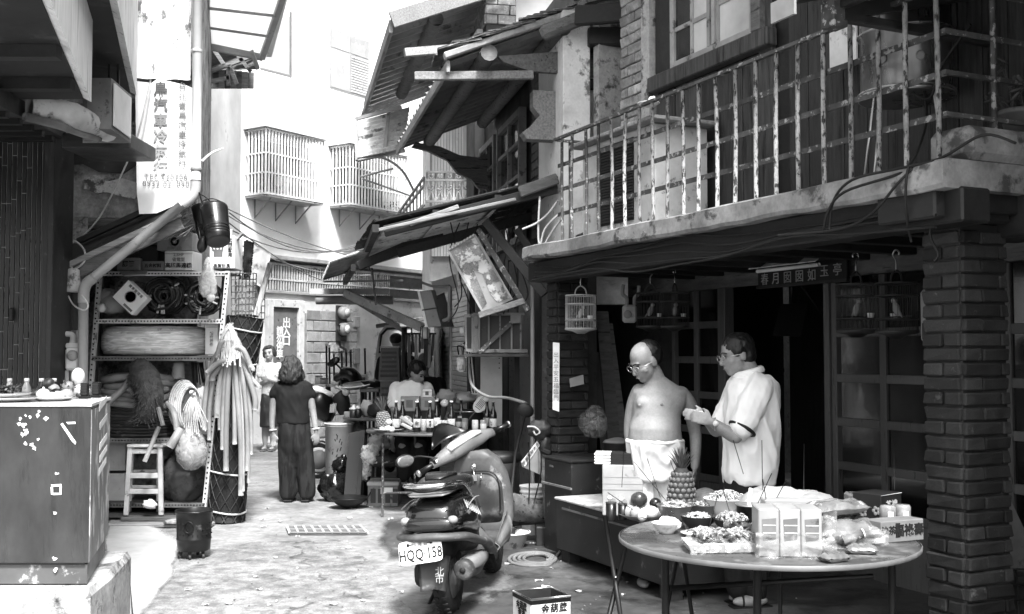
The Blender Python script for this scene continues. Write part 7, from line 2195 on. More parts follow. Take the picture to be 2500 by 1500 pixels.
for sg in(-1,1):
 mb=MB(M_);mb.bx(-w_-.003,w_+.003,sg*w_-.004,sg*w_+.004,zt_-.028,zt_-.006);mb.build('dark_band',m_black,t)
 mb=MB(M_);mb.bx(sg*w_-.004,sg*w_+.004,-w_+.0045,w_-.0045,zt_-.028,zt_-.006);mb.build('dark_band',m_black,t)
 mb=MB(M_);mb.tube([(-w_-.003,sg*w_,zt_),(w_+.003,sg*w_,zt_)],.005,8);mb.build('rolled_rim',m_steel,t)
 mb=MB(M_);mb.tube([(sg*w_,-w_,zt_),(sg*w_,w_,zt_)],.005,8);mb.build('rolled_rim',m_steel,t)
 mb=MB(M_);mb.bx(-w_+.003,w_-.003,sg*(w_-.0035)-.001,sg*(w_-.0035)+.001,.012,zt_-.004);mb.build('inner_wall',m_dgrey,t)
 mb=MB(M_);mb.bx(sg*(w_-.0035)-.001,sg*(w_-.0035)+.001,-w_+.006,w_-.006,.012,zt_-.004);mb.build('inner_wall',m_dgrey,t)
letters('金葫蘆',.05,m_ink,t,M_@face_m((.02,-w_-.003,zt_-.06),(1,0,0),(0,0,1)),space=1.15,bold=.0012)
letters('金葫蘆\n香油',.045,m_ink,t,M_@face_m((-w_-.003,-.0,zt_-.075),(0,-1,0),(0,0,1)),line=.8,bold=.0012)
for i,(x0,x1,xt,zt2,mm,lb_)in enumerate(((1500,1530,1455,760,m_wood_mid,'long pale board leaning against the arcade wall behind the far pillar'),(1480,1498,1445,860,m_wood_dark,'narrow dark board leaning left of the long pale board'),(1535,1556,1475,790,m_wood_mid,'second long board leaning right of the first in the arcade'))):
 a=G(x0,1180);b=G(x1,1180)
 q=[V((P(x0,0,9.2).x,9.2,0)),V((P(x1,0,9.2).x,9.2,0)),P(xt+(x1-x0),zt2,9.55),P(xt,zt2,9.55)]
 mb=MB();mb.hexa(q+[k+V((0,.035,0))for k in q]);mb.build('leaning_board',mm,label=lb_,cat='board')
# balcony things
def hs_(px,py,n):
 h=RH.hit(px,py,n)
 return h.x,h.z
t=thing('cabinet_cooler','tall pale cooler cabinet with a dark louvred grille standing behind the balcony rail','cooler',RH.w(1.0,.4,2.42))
s0,_=hs_(1416,400,.2);s1,zt=hs_(1592,312,.2)
zt=hs_(1500,332,.2)[1]
mb=rmb();mb.bx(s0,s1,.22,.66,2.425,zt,.01);mb.build('case',m_offwhite,t)
sa,sb=hs_(1456,400,.2)[0],hs_(1542,400,.2)[0]
mb=rmb();mb.bx(sa,sb,.212,.219,2.5,zt-.05);mb.build('grille_back',m_black,t)
for i in range(26):
 z=2.52+i*(zt-.1-2.52)/25
 mb=rmb();mb.bx(sa,sb,.202,.2115,z,z+.012);mb.build('louvre',m_dgrey,t)
mb=rmb();mb.bx(s0-.08,s1+.1,.14,.68,zt+.001,zt+.03,.006);mb.build('top_board',m_wood_grey,t)
mb=rmb();mb.box((s0+.3,.4,zt+.05),(.5,.3,.02),3,4,0);mb.build('loose_sheet',m_white,label='loose pale sheet lying on top of the cooler cabinet',cat='sheet')
t=thing('white_dish','small white dish left on the balcony rail near the brick pier','dish',RH.w(RH.hit(1583,250,.1).x,.1,3.23))
c=RH.w(RH.hit(1583,250,.12).x,.12,3.222)
mb=MB();mb.lathe([(0,0),(.04,0),(.075,.02),(.077,.024),(.04,.008),(0,.006)],c,20);mb.build('dish',m_white,t)
mb=MB();mb.ell(c+V((.03,0,.04)),(.035,.03,.03),n=10,k=8,bump=.3);mb.build('cloth',m_white,t)
t=thing('steel_drum','big ribbed steel water drum on a thin legged stand behind the balcony rail','drum',RH.w(RH.hit(2215,280,.42).x,.42,2.42))
sc_=RH.hit(2212,200,.42).x
c=RH.w(sc_,.42,0)
mb=MB();r_=.225
mb.lathe([(0,2.86),(r_,2.86),(r_+.012,2.865),(r_+.012,2.875),(r_+.002,2.885),(r_,2.9),(r_,3.18),(r_+.01,3.185),(r_+.01,3.2),(r_,3.205),(r_,3.5),(0,3.52)],c,40);mb.build('shell',mt('drum_steel',.22,.34,3,(1,1,.3),rough=.3,metal=.85,bump=.04,var=0),t)
for z in(2.87,2.885,3.19):
 mb=MB();mb.lathe([(r_+.01,0),(r_+.016,.003),(r_+.016,.008),(r_+.01,.011)],c+V((0,0,z)),40,caps=False);mb.build('hoop',m_steel,t)
for px in(2168,2272):
 h=RH.hit(px,141 if px<2200 else 134,.42-r_+.01)
 an=math.atan2(-(c.y-0),0)
 d=(P(px,138,5)-V((0,0,CAMH))).normalized()
 h=RH.w(RH.hit(px,200,.25).x,.25,3.02)
 v_=(h-c);v_.z=0
 v_=v_.normalized()*(r_+.002)
 ma_=Matrix.Translation(c+v_+V((0,0,3.03)))@v_.to_track_quat('Z','Y').to_matrix().to_4x4()
 mb=MB(ma_);mb.lathe([(.014,0),(.022,.0),(.022,.006),(.014,.006)],n=14);mb.build('port_ring',m_midgrey,t)
 mb=MB(ma_);mb.lathe([(0,-.001),(.0135,-.001),(.0135,.003),(0,.003)],n=14);mb.build('port_hole',m_ink,t)
for an in(20,110,200,290):
 v_=V((math.cos(R(an)),math.sin(R(an)),0))
 mb=MB();mb.tube([c+v_*.2+V((0,0,2.862)),c+v_*.27+V((0,0,2.425))],.008,6);mb.build('stand_leg',m_steel,t)
mb=rmb();q=RH.hit(2060,110,.6);mb.bx(q.x-.12,q.x+.1,.6,.612,q.z-.14,q.z+.14);mb.build('white_sheet',m_offwhite,label='crumpled white sheet pinned on the planks left of the steel drum',cat='sheet')
t=thing('plant_pot','pale flower pot on the curb at the near end of the balcony','plant pot',RH.w(4.2,.8,2.585))
q=RH.w(4.22,.62,2.582)
mb=MB();mb.lathe([(0,0),(.06,0),(.085,.11),(.095,.112),(.095,.135),(.08,.135),(.07,.1),(0,.1)],q,20);mb.build('pot',m_grey,t)
mb=MB()
for i in range(26):
 p=q+V((U(-.05,.05),U(-.05,.05),.11));e=p+V((U(-.14,.14),U(-.14,.14),U(.05,.3)));mb.tube([p,p.lerp(e,.5)+V((0,0,.03)),e],[.004,.004,.001],4);mb.ell(e,(.035,.012,.006),U(-40,40),U(-40,40),U(0,180),6,4)
mb.build('foliage',MATS['weed_leaf'],t,kind='stuff')
aw=thing('balcony_awning','dark tin awning on steel arms over the near end of the balcony','awning',RH.w(3.6,-.25,3.3))
ca=RH.hit(2052,42,-.25)
mb=rmb();mb.bar((ca.x,-.25,ca.z),(ca.x,1.0,ca.z),.05,.04,b=.004);mb.build('tie_arm',m_dgrey,aw)
mb=rmb();mb.bar((ca.x,-.25,ca.z+.02),(ca.x,1.0,ca.z+.34),.05,.07,b=.004);mb.build('rafter_arm',m_dgrey,aw)
mb=rmb();mb.bx(ca.x-.07,ca.x+.02,-.31,-.22,ca.z-.05,ca.z+.12,.006);mb.build('corner_bracket',m_iron,aw)
mb=rmb();mb.bar((ca.x,-.25,ca.z+.06),(ca.x+1.4,-.25,ca.z+.06),.04,.05);mb.build('front_purlin',m_dgrey,aw)
mb=rmb();corr(mb,(ca.x-.25,-.42,ca.z+.1),(ca.x+1.5,-.42,ca.z+.1),(ca.x-.25,1.0,ca.z+.5),.012,.1,.006);mb.build('roof_sheet',m_sheet_old,aw)
mb=rmb();mb.bx(ca.x-.27,ca.x-.1,-.44,-.425,ca.z+.02,ca.z+.12);mb.build('bent_edge',m_midgrey,aw)
def rcab(pts,r,lab,mat=m_cable,grp=None):
 mb=MB();mb.tube(smooth_path([P(*p)for p in pts],5),r,6);return mb.build('cable',mat,label=lab,cat='cable',group=grp)
labs=['topmost','second','third','fourth','lowest']
for i in range(5):
 pts=[]
 for j in range(9):
  s_=.1+j*.52
  z=2.262-.03*i-.035*math.sin(j*1.25+i*.8)-(.02 if j%2 else 0)
  pts.append(RH.w(s_,.055-.008*i,z))
 mb=MB();mb.tube(smooth_path(pts,5),.006+.001*(i%2),6);mb.build('cable',m_cable,label='%s of the black cables strung along the beam under the balcony slab'%labs[i],cat='cable')
RC=[([(2265,100,5.4),(2255,190,5.3),(2262,290,5.15),(2240,370,4.95),(2215,420,4.85),(2212,520,4.9),(2225,590,5)],'thick black cable dropping past the steel drum and over the slab'),([(2480,350,4.5),(2400,330,4.6),(2300,385,4.75),(2180,430,4.95),(2060,470,5.15),(2020,520,5.25),(2010,570,5.3)],'upper of the black cables curving down over the slab edge'),([(2280,395,4.75),(2180,415,4.93),(2080,440,5.1),(2035,490,5.22),(2025,560,5.28)],'lower of the black cables curving down over the slab edge'),([(2230,410,4.85),(2190,450,4.88),(2130,520,5.0),(2050,560,5.2),(1900,575,5.5)],'black cable swinging left under the slab below the steel drum'),([(2290,500,4.95),(2270,570,4.95),(2290,620,4.95),(2278,640,4.95)],'short looped cable hanging in front of the near brick pillar'),([(2240,170,5.3),(2225,220,5.28),(2270,240,5.2),(2300,160,5.1),(2370,60,4.9)],'thin black wire looping across the face of the steel drum')]
for pts,lab in RC:
 rcab(pts,.007,lab)
for i,pts in enumerate(([(1275,560,8.6),(1310,545,8.6),(1340,520,8.55),(1362,490,8.5)],[(1317,615,8.6),(1330,560,8.58),(1368,520,8.5)],[(1322,612,8.58),(1345,570,8.55),(1370,535,8.5)],[(1318,480,8.6),(1314,560,8.62),(1318,600,8.62),(1340,630,8.6)])):
 rcab(pts,.009,('pale cable poking left past the end of the balcony','pale cable bent up to the first baluster, inner one','pale cable bent up to the first baluster, outer one','pale cable hanging straight over the end of the slab')[i],m_cable_pale)
# arcade things
sg=thing('name_board','dark name board with pale characters under a strip lamp above the shop opening','sign',RH.w(RH.hit(1960,665,1.5).x,1.5,2.0))
s0,z0=hs_(1850,690,1.5);s1,z1=hs_(2066,640,1.5)
zc=(z0+z1)/2
mb=rmb();mb.bx(s0,s1,1.5,1.53,zc-.085,zc+.085,.004);mb.build('board',m_black,sg)
m_gilt=mt('gilt_paint',.3,.42,8,rough=.5)
for i,ch in enumerate('春月囡囡如玉亭'):
 s_=s0+(s1-s0)*(.09+.137*i)
 letters(ch,.095,m_gilt,sg,face_m(RH.w(s_,1.497,zc-.03+(.02 if i>4 else 0)),RH.s,(0,0,1)))
for z in(zc-.083,zc+.083):
 mb=rmb();mb.bx(s0-.01,s1+.01,1.49,1.535,z-.01,z+.01);mb.build('frame_strip',m_dgrey,sg)
lp=thing('strip_lamp','pale unlit strip lamp with a slanted shade in front of the name board','lamp',RH.w((s0+s1)/2,1.4,2.1))
s2=hs_(2012,640,1.4)[0];sb_=hs_(1848,640,1.4)[0]
zz=hs_(1930,640,1.4)[1]
mb=rmb();mb.hexa([(sb_,1.32,zz-.03),(s2,1.32,zz-.03),(s2,1.47,zz+.07),(sb_,1.47,zz+.07),(sb_,1.32,zz-.022),(s2,1.32,zz-.022),(s2,1.47,zz+.078),(sb_,1.47,zz+.078)]);mb.build('shade',m_offwhite,lp)
mb=rmb();mb.tube([(sb_+.03,1.38,zz-.045),(s2-.03,1.38,zz-.045)],.014,10);mb.build('tube',m_white,lp)
def cage_proto(c,r,h,lab,mat):
 t=thing('bird_cage',lab,'bird cage',c,0,'bird cages hanging in the arcade')
 mb=MB();mb.lathe([(0,-.004),(r*.25,-.03),(r*.55,-.012),(r*1.06,.0),(r*1.06,.016),(0,.016)],c,24);mb.build('base',mat,t)
 mb=MB()
 for i in range(26):
  a_=i/26*6.283
  mb.tube([c+V((math.cos(a_)*r,math.sin(a_)*r,.016)),c+V((math.cos(a_)*r,math.sin(a_)*r,h))],.0022,4)
 for i in range(9):
  a_=i/9*3.1416
  x_=r*math.cos(a_);y_=r*math.sin(a_)
  mb.tube([c+V((x_,-y_,h)),c+V((x_,y_,h))],.0022,4)
 mb.build('bars',mat,t,kind='stuff')
 for z in(h*.28,h*.75,h):
  mb=MB();mb.tube([c+V((math.cos(i/24*6.283)*r*1.01,math.sin(i/24*6.283)*r*1.01,z))for i in range(24)],.005,5,closed=True);mb.build('ring',mat,t)
 mb=MB();mb.tube(smooth_path([c+V((-r*.4,0,h)),c+V((-r*.3,0,h+.05)),c+V((0,0,h+.075)),c+V((r*.3,0,h+.05)),c+V((r*.4,0,h))],4),.006,6);mb.build('yoke',mat,t)
 mb=MB();mb.tube(smooth_path([c+V((0,0,h+.07)),c+V((0,0,h+.13)),c+V((.022,0,h+.165)),c+V((.0,0,h+.19)),c+V((-.025,0,h+.175)),c+V((-.022,0,h+.16))],4),.005,6);mb.build('hook',m_steel,t)
 mb=MB();mb.tube([c+V((-r,0,h*.33)),c+V((r,0,h*.33))],.004,5);mb.build('perch',mat,t)
 mb=MB();mb.ell(c+V((0,0,h*.48)),(.022,.02,.045),0,20,0,10,8);mb.ell(c+V((.02,0,h*.48+.05)),.017,n=10,k=8);mb.tube([c+V((-.015,0,h*.45)),c+V((-.045,0,h*.3))],[.01,.004],6);mb.build('bird',m_midgrey,t)
 mb=MB();mb.lathe([(0,0),(.018,0),(.022,.03),(.018,.03),(0,.006)],c+V((r*.6,-r*.4,h*.3)),12);mb.build('feed_cup',m_white,t)
 return t
m_cagep=mt('pale_bamboo',.35,.5,8,rough=.5)
m_caged=mt('dark_bamboo',.05,.1,8,rough=.5)
c=P(1418,806,8.35)
cage_proto(c,.118,.27,'pale bamboo bird cage hanging in front of the far brick pillar',m_cagep)
p2=cage_proto(P(1588,800,8.7),.112,.28,'dark bird cage left of the pair hanging behind the shirtless man',m_caged)
dup(p2,P(1648,800,8.6),(0,0,1),'dark bird cage right of the pair hanging behind the shirtless man')
o=dup(p2,P(2092,812,6.85),(0,0,.5),'dark bird cage hanging left of the pair before the sliding door',(1.1,1.1,1.1))
dup(p2,P(2190,814,6.7),(0,0,2),'dark bird cage hanging nearest to the near brick pillar',(1.12,1.12,1.12))
t=thing('gas_meter','pale gas meter on two bent pipes hanging in the arcade beside the dark cages','gas meter',P(1538,790,9.0))
a,b=P(1521,744,9.0),P(1556,788,9.0)
mb=MB();mb.bx(a.x,b.x,9.0,9.1,b.z,a.z,.02);mb.build('body',m_offwhite,t)
mb=MB();mb.lathe([(.035,0),(.035,.012),(.026,.018),(0,.018)],n=18,m=TR(P(1532,768,8.998),90,0,0));mb.build('dial',m_midgrey,t)
for px,y0 in((1522,695),(1560,698)):
 mb=MB();mb.tube(smooth_path([P(px,y0,9.05),P(px-2,718,9.05),P((px+1538)/2,728,9.05),P((px+1538)/2,745,9.05)],4),.016,8);mb.build('pipe',m_midgrey,t)
t=thing('hanging_screen','black flat screen tilted down from the ceiling inside the dark room','screen',P(1930,822,8.3))
q=[P(1886,820,8.3),P(1955,822,8.3),P(1972,744,8.45),P(1905,742,8.45)]
mb=MB();mb.hexa(q+[k+V((.02,.08,.0))for k in q]);mb.build('panel',m_black,t)
mb=MB();mb.tube([P(1932,745,8.5),P(1934,690,8.5)],.012,6);mb.build('hanger',m_black,t)
mb=MB();mb.tube([P(1950,690,8.6),P(2030,800,8.2)],.008,5);mb.build('cable',m_cable,label='black wire slanting inside the dark room beside the hanging screen',cat='wire')
t=thing('wall_case','narrow pale case fixed beside the near brick pillar','case',RH.w(3.88,.4,1.6))
a,b=RH.hit(2236,706,.35),RH.hit(2270,838,.35)
mb=rmb();mb.bx(a.x,b.x,.36,.5,b.z,a.z,.02);mb.build('body',m_grey,t)
mb=rmb();mb.bx(a.x+.03,b.x-.005,.352,.3595,b.z+.02,b.z+.1,.004);mb.build('dark_window',m_ink,t)
t=thing('paper_scroll','long white paper slip with brushed writing hanging on the edge of the far brick pillar','scroll',P(1357,1005,8.6))
q=[P(1350,836,8.62),P(1366,838,8.6),P(1365,1006,8.58),P(1349,1000,8.6)]
mb=MB();mb.hexa(q+[k+V((0,.004,0))for k in q]);mb.build('slip',m_paper,t)
letters('出\n入\n平\n安\n五\n福\n臨\n門',.045,m_greyink,t,FRONT(P(1357.5,920,8.575)),line=1.1)
mb=MB();q=[P(1390,925,8.6),P(1424,915,8.63),P(1426,938,8.63),P(1392,946,8.6)];mb.hexa(q+[k+V((0,.004,0))for k in q]);mb.build('paper_scrap',m_midgrey,label='torn pale paper scrap stuck on the far brick pillar',cat='paper')
t=thing('clear_bag','clear plastic bag hanging against the far brick pillar','bag',P(1452,1060,8.5))
mb=MB();mb.lathe([(0,0),(.07,.01),(.12,.08),(.12,.16),(.07,.22),(.03,.26)],P(1452,1070,8.5),16,wob=.4);mb.build('film',clear_film('dim_film',.22,.25,.2),t)
def chest(nm,lab,s0,s1,n0,n1,z0,z1,topm,bodym):
 t=thing(nm,lab,'chest',RH.w((s0+s1)/2,(n0+n1)/2,z0))
 mb=rmb();mb.bx(s0,s1,n0,n1,z0,z1-.02,.006);mb.build('body',bodym,t)
 mb=rmb();mb.bx(s0-.012,s1+.012,n0-.012,n1+.012,z1-.0195,z1,.006);mb.build('lid',topm,t)
 mb=rmb();mb.bx(s0+.1,s1-.3,n0-.006,n0-.0005,z1-.08,z1-.065);mb.build('handle_strip',m_grey,t)
 return t
m_chest=mt('chest_paint',.025,.05,3,rough=.5,bump=.08,c=.18,cut=.66,cscale=8,var=0)
ct=chest('metal_chest','low dark metal chest with a white top propped on bricks behind the round table',.62,2.15,-.03,.75,.1,.48,mt('speckled_top',.42,.56,12,rough=.5,c=.3,cut=.6,cscale=18,var=0),m_chest)
chest('metal_chest','taller plain dark chest standing behind the white topped one',.12,.58,.12,.75,.0,.74,m_dgrey,m_chest)
mb=rmb();mb.bx(.1,.6,.1,.115,.52,.535);mb.build('trim_strip',m_grey,label='thin pale trim strip along the taller plain chest',cat='strip')
for i,(s_,n_)in enumerate(((.7,.05),(2.05,.05),(.7,.6),(2.05,.6))):
 mb=rmb();mb.bx(s_-.06,s_+.06,n_-.05,n_+.05,0,.099,.006);mb.build('prop_brick',m_brick,label='brick propping the %s corner of the white topped chest'%('front far','front near','back far','back near')[i],cat='brick')
t=thing('folding_trestle','crossed pair of black folding legs standing between the chest and the round table','trestle',G(1500,1520))
for a,b in(((1477,1262,6.2),(1516,1510,5.95)),((1527,1335,6.1),(1484,1515,6.0))):
 mb=MB();q=P(*b);d=(q-P(*a));q=P(*a)+d*((P(*a).z)/(-d.z));mb.tube([P(*a),q],.014,8);mb.build('leg',m_black,t)
mb=MB();mb.tube([P(1503,1408,6.0),P(1503,1408,6.1)],.008,6);mb.build('pivot',m_steel,t)
CZ=.4805
def on_chest(px,Y,py=1240):
 return V((ray(px,py).x*Y,Y,CZ))
t=thing('joss_paper_box','printed box of joss paper carrying folded paper bundles on the white topped chest','box',on_chest(1520,7.25))
c=on_chest(1522,7.2)
M_=Matrix.Translation(c)@Matrix.Rotation(R(-8),4,'Z')
zt2=P(0,1132,7.2).z-CZ
mb=MB(M_);mb.bx(-.135,.135,-.1,.1,0,zt2,.005);mb.build('carton',m_card,t)
mb=MB(M_);mb.bx(-.133,.133,-.1015,-.1003,zt2*.5,zt2*.52);mb.bx(-.133,.133,-.1015,-.1003,zt2*.62,zt2*.63);mb.bx(-.133,.133,-.1015,-.1003,zt2*.75,zt2*.76);mb.build('printed_line',m_greyink,t,kind='stuff')
for i in range(3):
 mb=MB(M_@TR((-.07+.07*i,-.101,zt2*.28),90,0,0));mb.lathe([(.02,0),(.026,.0),(.026,.0012),(.02,.0012)],n=18);mb.lathe([(.0,0),(.014,.0),(.014,.001),(0,.001)],n=10);mb.build('printed_emblem',m_greyink,t)
for i in range(4):
 mb=MB(M_);z=zt2+.001+.019*i
 mb.bx(-.19,.17,-.09,.09,z,z+.017,.006);bnd=mb.build('paper_bundle',m_paper,t)
 mb=MB(M_);mb.bx(-.08,.1,-.093,.0925,z-.0003,z+.0175);mb.build('dark_band',m_ink,bnd)
for i,(px,Y,r_,h)in enumerate(((1492,6.9,.034,.115),(1520,6.95,.03,.1))):
 c=on_chest(px,Y)
 t=lathe_thing('incense_cup',('tall dark incense cup at the left edge of the white topped chest','shorter dark incense cup beside the fruit plate on the white topped chest')[i],'cup',c,(('cup',[(0,0),(r_*.95,0),(r_,.006),(r_,h),(r_*.85,h),(r_*.8,.02),(0,.02)],m_blackplas,20),('rim',[(r_,h-.006),(r_*1.06,h-.003),(r_*1.06,h+.003),(r_*.9,h+.004)],m_dgrey,20)))
 mb=MB();mb.ell(c+V((-.01,0,h+.03)),.016,n=10,k=7);mb.build('white_bead',m_white,t)
c=on_chest(1570,6.95)
lathe_thing('fruit_plate','wide dish of pears and buns on the white topped chest','dish',c,(('dish',[(0,0),(.09,0),(.16,.035),(.163,.04),(.15,.037),(.09,.008),(0,.006)],m_grey,30),))
q=random.Random(2)
for i,(px,Y,z,r_,mm,lb_)in enumerate(((1536,6.95,.06,.042,m_fruitm,'grey pear at the left of the fruit dish'),(1552,6.88,.065,.036,m_fruitm,'grey pear second from the left on the fruit dish'),(1560,7.1,.12,.058,m_fruitd,'large dark round fruit at the back of the fruit dish'),(1575,6.88,.06,.04,m_bun,'white bun at the middle of the fruit dish'),(1590,6.85,.07,.045,m_bun,'big white bun at the right of the fruit dish'),(1568,6.8,.05,.03,m_bun,'small white bun at the front of the fruit dish'),(1605,6.9,.06,.035,m_apple,'pale apple at the right end of the fruit dish'),(1600,7.05,.1,.04,m_fruitd,'dark fruit behind the big white bun on the fruit dish'),(1622,6.9,.06,.03,m_fruitm,'grey fruit just right of the fruit dish'))):
 mb=MB();cc=on_chest(px,Y)+V((0,0,z-.01));mb.ell(cc,(r_,r_,r_*(1.05 if i<2 else .92)),n=16,k=11,bump=.04,seed=i)
 if i<3:
  mb.tube([cc+V((0,0,r_*.85)),cc+V((.006,0,r_*1.25))],[.004,.003],5)
 mb.build('pear' if i<2 else 'fruit' if i not in(3,4,5)else 'bun',mm,label=lb_,cat='fruit' if i not in(3,4,5)else 'bun')
pineapple(on_chest(1664,6.6),.086,.37,'tall upright pineapple with a short crown behind the bowls',0,.55)
mb=MB();mb.ell(on_chest(1722,6.7)+V((0,0,.135)),(.1,.1,.1),n=22,k=14,bump=.03);mb.build('melon',m_fruitm,label='round pale melon behind the big bowl, right of the tall pineapple',cat='melon')
mb=MB();mb.bx(*sorted((on_chest(1612,7.3).x,on_chest(1655,7.3).x)),7.25,7.4,CZ+.001,CZ+.13,.02);mb.build('dark_packet',m_dgrey,label='dark packet behind the buns on the white topped chest',cat='packet')
t=thing('covered_pot','small lidded pan standing on the taller plain chest','pan',RH.w(.35,.45,.74))
c=RH.w(.42,.62,.742);mb=MB();mb.lathe([(0,0),(.09,0),(.11,.02),(.115,.1),(.12,.105),(.11,.107),(0,.1)],c,24);mb.build('body',m_dgrey,t)
mb=MB();mb.lathe([(.118,.1075),(.1,.125),(.03,.145),(0,.146)],c,24);mb.build('lid',m_midgrey,t)
# foreground round table with the offerings
TC,TRR,TZ=(1.125,4.76),.645,.74
ft=round_table('offering_table','large round folding table in front of the arcade laden with offerings',TC,TRR,TZ,mt('pale_rim',.15,.25,5,rough=.4,var=0),[],m_tabletop,m_black,.022)
for a,b in(((1625,1375,4.6),(1625,1560,4.6)),((1850,1385,4.45),(1848,1560,4.45)),((2178,1360,4.9),(2178,1560,4.9)),((1665,1380,5.0),(1622,1520,5.1)),((1660,1380,5.0),(1692,1520,5.1)),((1905,1390,5.0),(1905,1540,5.0))):
 p,q=P(*a),P(*b)
 p.z=TZ-.0225
 d=q-p
 q=p+d*(p.z/-d.z)
 mb=MB();mb.tube([p,q],.017 if a[0]in(1625,1850,2178)else .01,10);mb.build('leg',m_black,ft)
mb=MB();mb.tube([(TC[0]-.45,4.6,.55),(TC[0]+.5,4.85,.55)],.012,8);mb.build('brace',m_black,ft)
def T(px,py):
 q=G(px,py,TZ);q.z=TZ+.0008
 return q
m_rice=mt('white_food',.3,.5,30,rough=.6,bump=.3,var=.1)
m_mixfood=mt('mixed_food',.1,.6,40,rough=.4,var=.5)
def bowl(nm,lab,px,py,r_,h,mat,food,fn,fr,foot=.5):
 c=T(px,py)
 t=lathe_thing(nm,lab,'bowl',c,(('bowl',[(0,0),(r_*foot,0),(r_*foot*1.05,.006),(r_*.85,h*.55),(r_,h),(r_*1.03,h+.002),(r_*.96,h+.002),(r_*.8,h*.55),(0,h*.4)],mat,30),))
 mb=MB()
 for i in range(fn):
  a_,k=rnd.random()*6.283,math.sqrt(rnd.random())
  p=c+V((math.cos(a_)*k*r_*.78,math.sin(a_)*k*r_*.78,h*.8+(1-k*k)*h*.45))
  if fr[0]=='b':
   mb.ell(p,(fr[1],fr[1],fr[1]*.9),n=10,k=7,bump=.12,seed=i)
  elif fr[0]=='s':
   mb.ell(p,(fr[1]*U(.8,1.6),fr[1]*.55,fr[1]*.3),U(-30,30),U(-30,30),U(0,180),6,4)
  else:
   q=p+V((U(-.03,.03),U(-.03,.03),U(0,.02)))
   mb.tube(smooth_path([p,p.lerp(q,.5)+V((0,0,.012)),q],2),fr[1],4)
 mb.build('food',food,t,kind='stuff')
 return t
bowl('food_bowl','metal bowl heaped with white sliced food nearest the tall pineapple',1648,1272,.088,.075,m_steel,m_rice,60,('s',.016))
bowl('food_bowl','dark bowl of chopped dark food in the middle of the round table',1705,1292,.083,.06,m_dgrey,m_mixfood,120,('s',.012))
bowl('rice_bowl','small white bowl of round rice cakes at the left of the round table',1627,1302,.066,.045,m_white,m_bun,9,('b',.023))
bowl('food_bowl','grey bowl of mixed slices behind the dark food bowl',1718,1262,.075,.06,m_grey,m_mixfood,90,('s',.013))
bowl('food_bowl','wide pale bowl piled with white shreds behind the dark pot',1772,1262,.108,.09,m_white,m_rice,160,('n',.0035))
bowl('food_bowl','low dark bowl of shredded noodles right of the dark food bowl',1785,1298,.08,.055,m_dgrey,m_mixfood,160,('n',.004))
bowl('food_bowl','shallow bowl of white pieces behind the metal bowl by the pineapple',1690,1254,.07,.04,m_offwhite,m_rice,50,('s',.015))
c=T(1706,1308)
lathe_thing('plate','empty looking white oval plate at the front of the round table','plate',c,(('dish',[(0,0),(.045,0),(.08,.012),(.082,.015),(.045,.005),(0,.004)],m_white,28),))
mb=MB()
for i in range(12):
 mb.ell(c+V((U(-.05,.05),U(-.035,.035),.014)),(U(.01,.018),.01,.006),0,0,U(0,90),7,5)
mb.build('rice_cakes',m_bun,label='flat white cakes on the white oval plate',cat='food',kind='stuff')
c=T(1836,1288)
t=lathe_thing('dark_pot','dark enamel pot with a white spoon behind the white boxes','pot',c,(('pot',[(0,0),(.06,0),(.066,.01),(.07,.1),(.074,.104),(.068,.104),(.06,.02),(0,.02)],m_blackplas,28),('rim',[(.07,.1),(.077,.103),(.077,.108),(.068,.109)],m_steel,28)))
mb=MB();mb.bar(c+V((-.02,0,.06)),c+V((.0,.02,.18)),.016,.006,b=.002);mb.build('spoon',m_white,t)
t=thing('food_tray','foil tray of dark glazed food under crinkled film at the front of the round table','tray',T(1760,1350))
c=T(1762,1345)
M_=Matrix.Translation(c)@Matrix.Rotation(R(5),4,'Z')
mb=MB(M_);mb.hexa([(-.14,-.06,.002),(.14,-.06,.002),(.13,.09,.002),(-.13,.09,.002),(-.16,-.075,.038),(.16,-.075,.038),(.145,.1,.038),(-.145,.1,.038)]);mb.build('tray',m_offwhite,t)
for i in range(11):
 mb=MB(M_);mb.box((-.13+.026*i,-.0705,.022),(.006,.004,.006),-22);mb.build('dimple',m_white,t)
mb=MB(M_);mb.bx(-.11,.11,-.05,.08,.0385,.06,.01);mb.build('dark_base',m_ink,t)
mb=MB(M_)
for i in range(70):
 p=V((U(-.11,.11),U(-.055,.085),.062+U(0,.012)))
 e=p+V((U(-.05,.05),U(-.04,.04),U(-.005,.012)))
 mb.tube(smooth_path([p,p.lerp(e,.5)+V((U(-.015,.015),U(-.015,.015),.012)),e],2),.005,5)
mb.build('glazed_food',mt('glazed_food',.06,.5,22,rough=.2,spec=.8,var=0),t,kind='stuff')
mb=MB(M_)
mb.grid(lambda u,v:(-.15+.3*u,-.09+.2*v,.075+.035*noise.noise(V((u*5,v*5,1)))-.05*(abs(u-.5)*2)**4-.06*(abs(v-.5)*2)**4),24,18);mb.build('cling_film',clear_film('cling',.15,.5,.08),t)
t=thing('cake_boxes','row of three white boxes with clear windows wrapped in a plastic bag','boxes',T(1930,1365))
c=T(1930,1362)
m_wbox=mt('white_box',.32,.38,8,rough=.4,var=.03)
M_=Matrix.Translation(c)@Matrix.Rotation(R(-4),4,'Z')
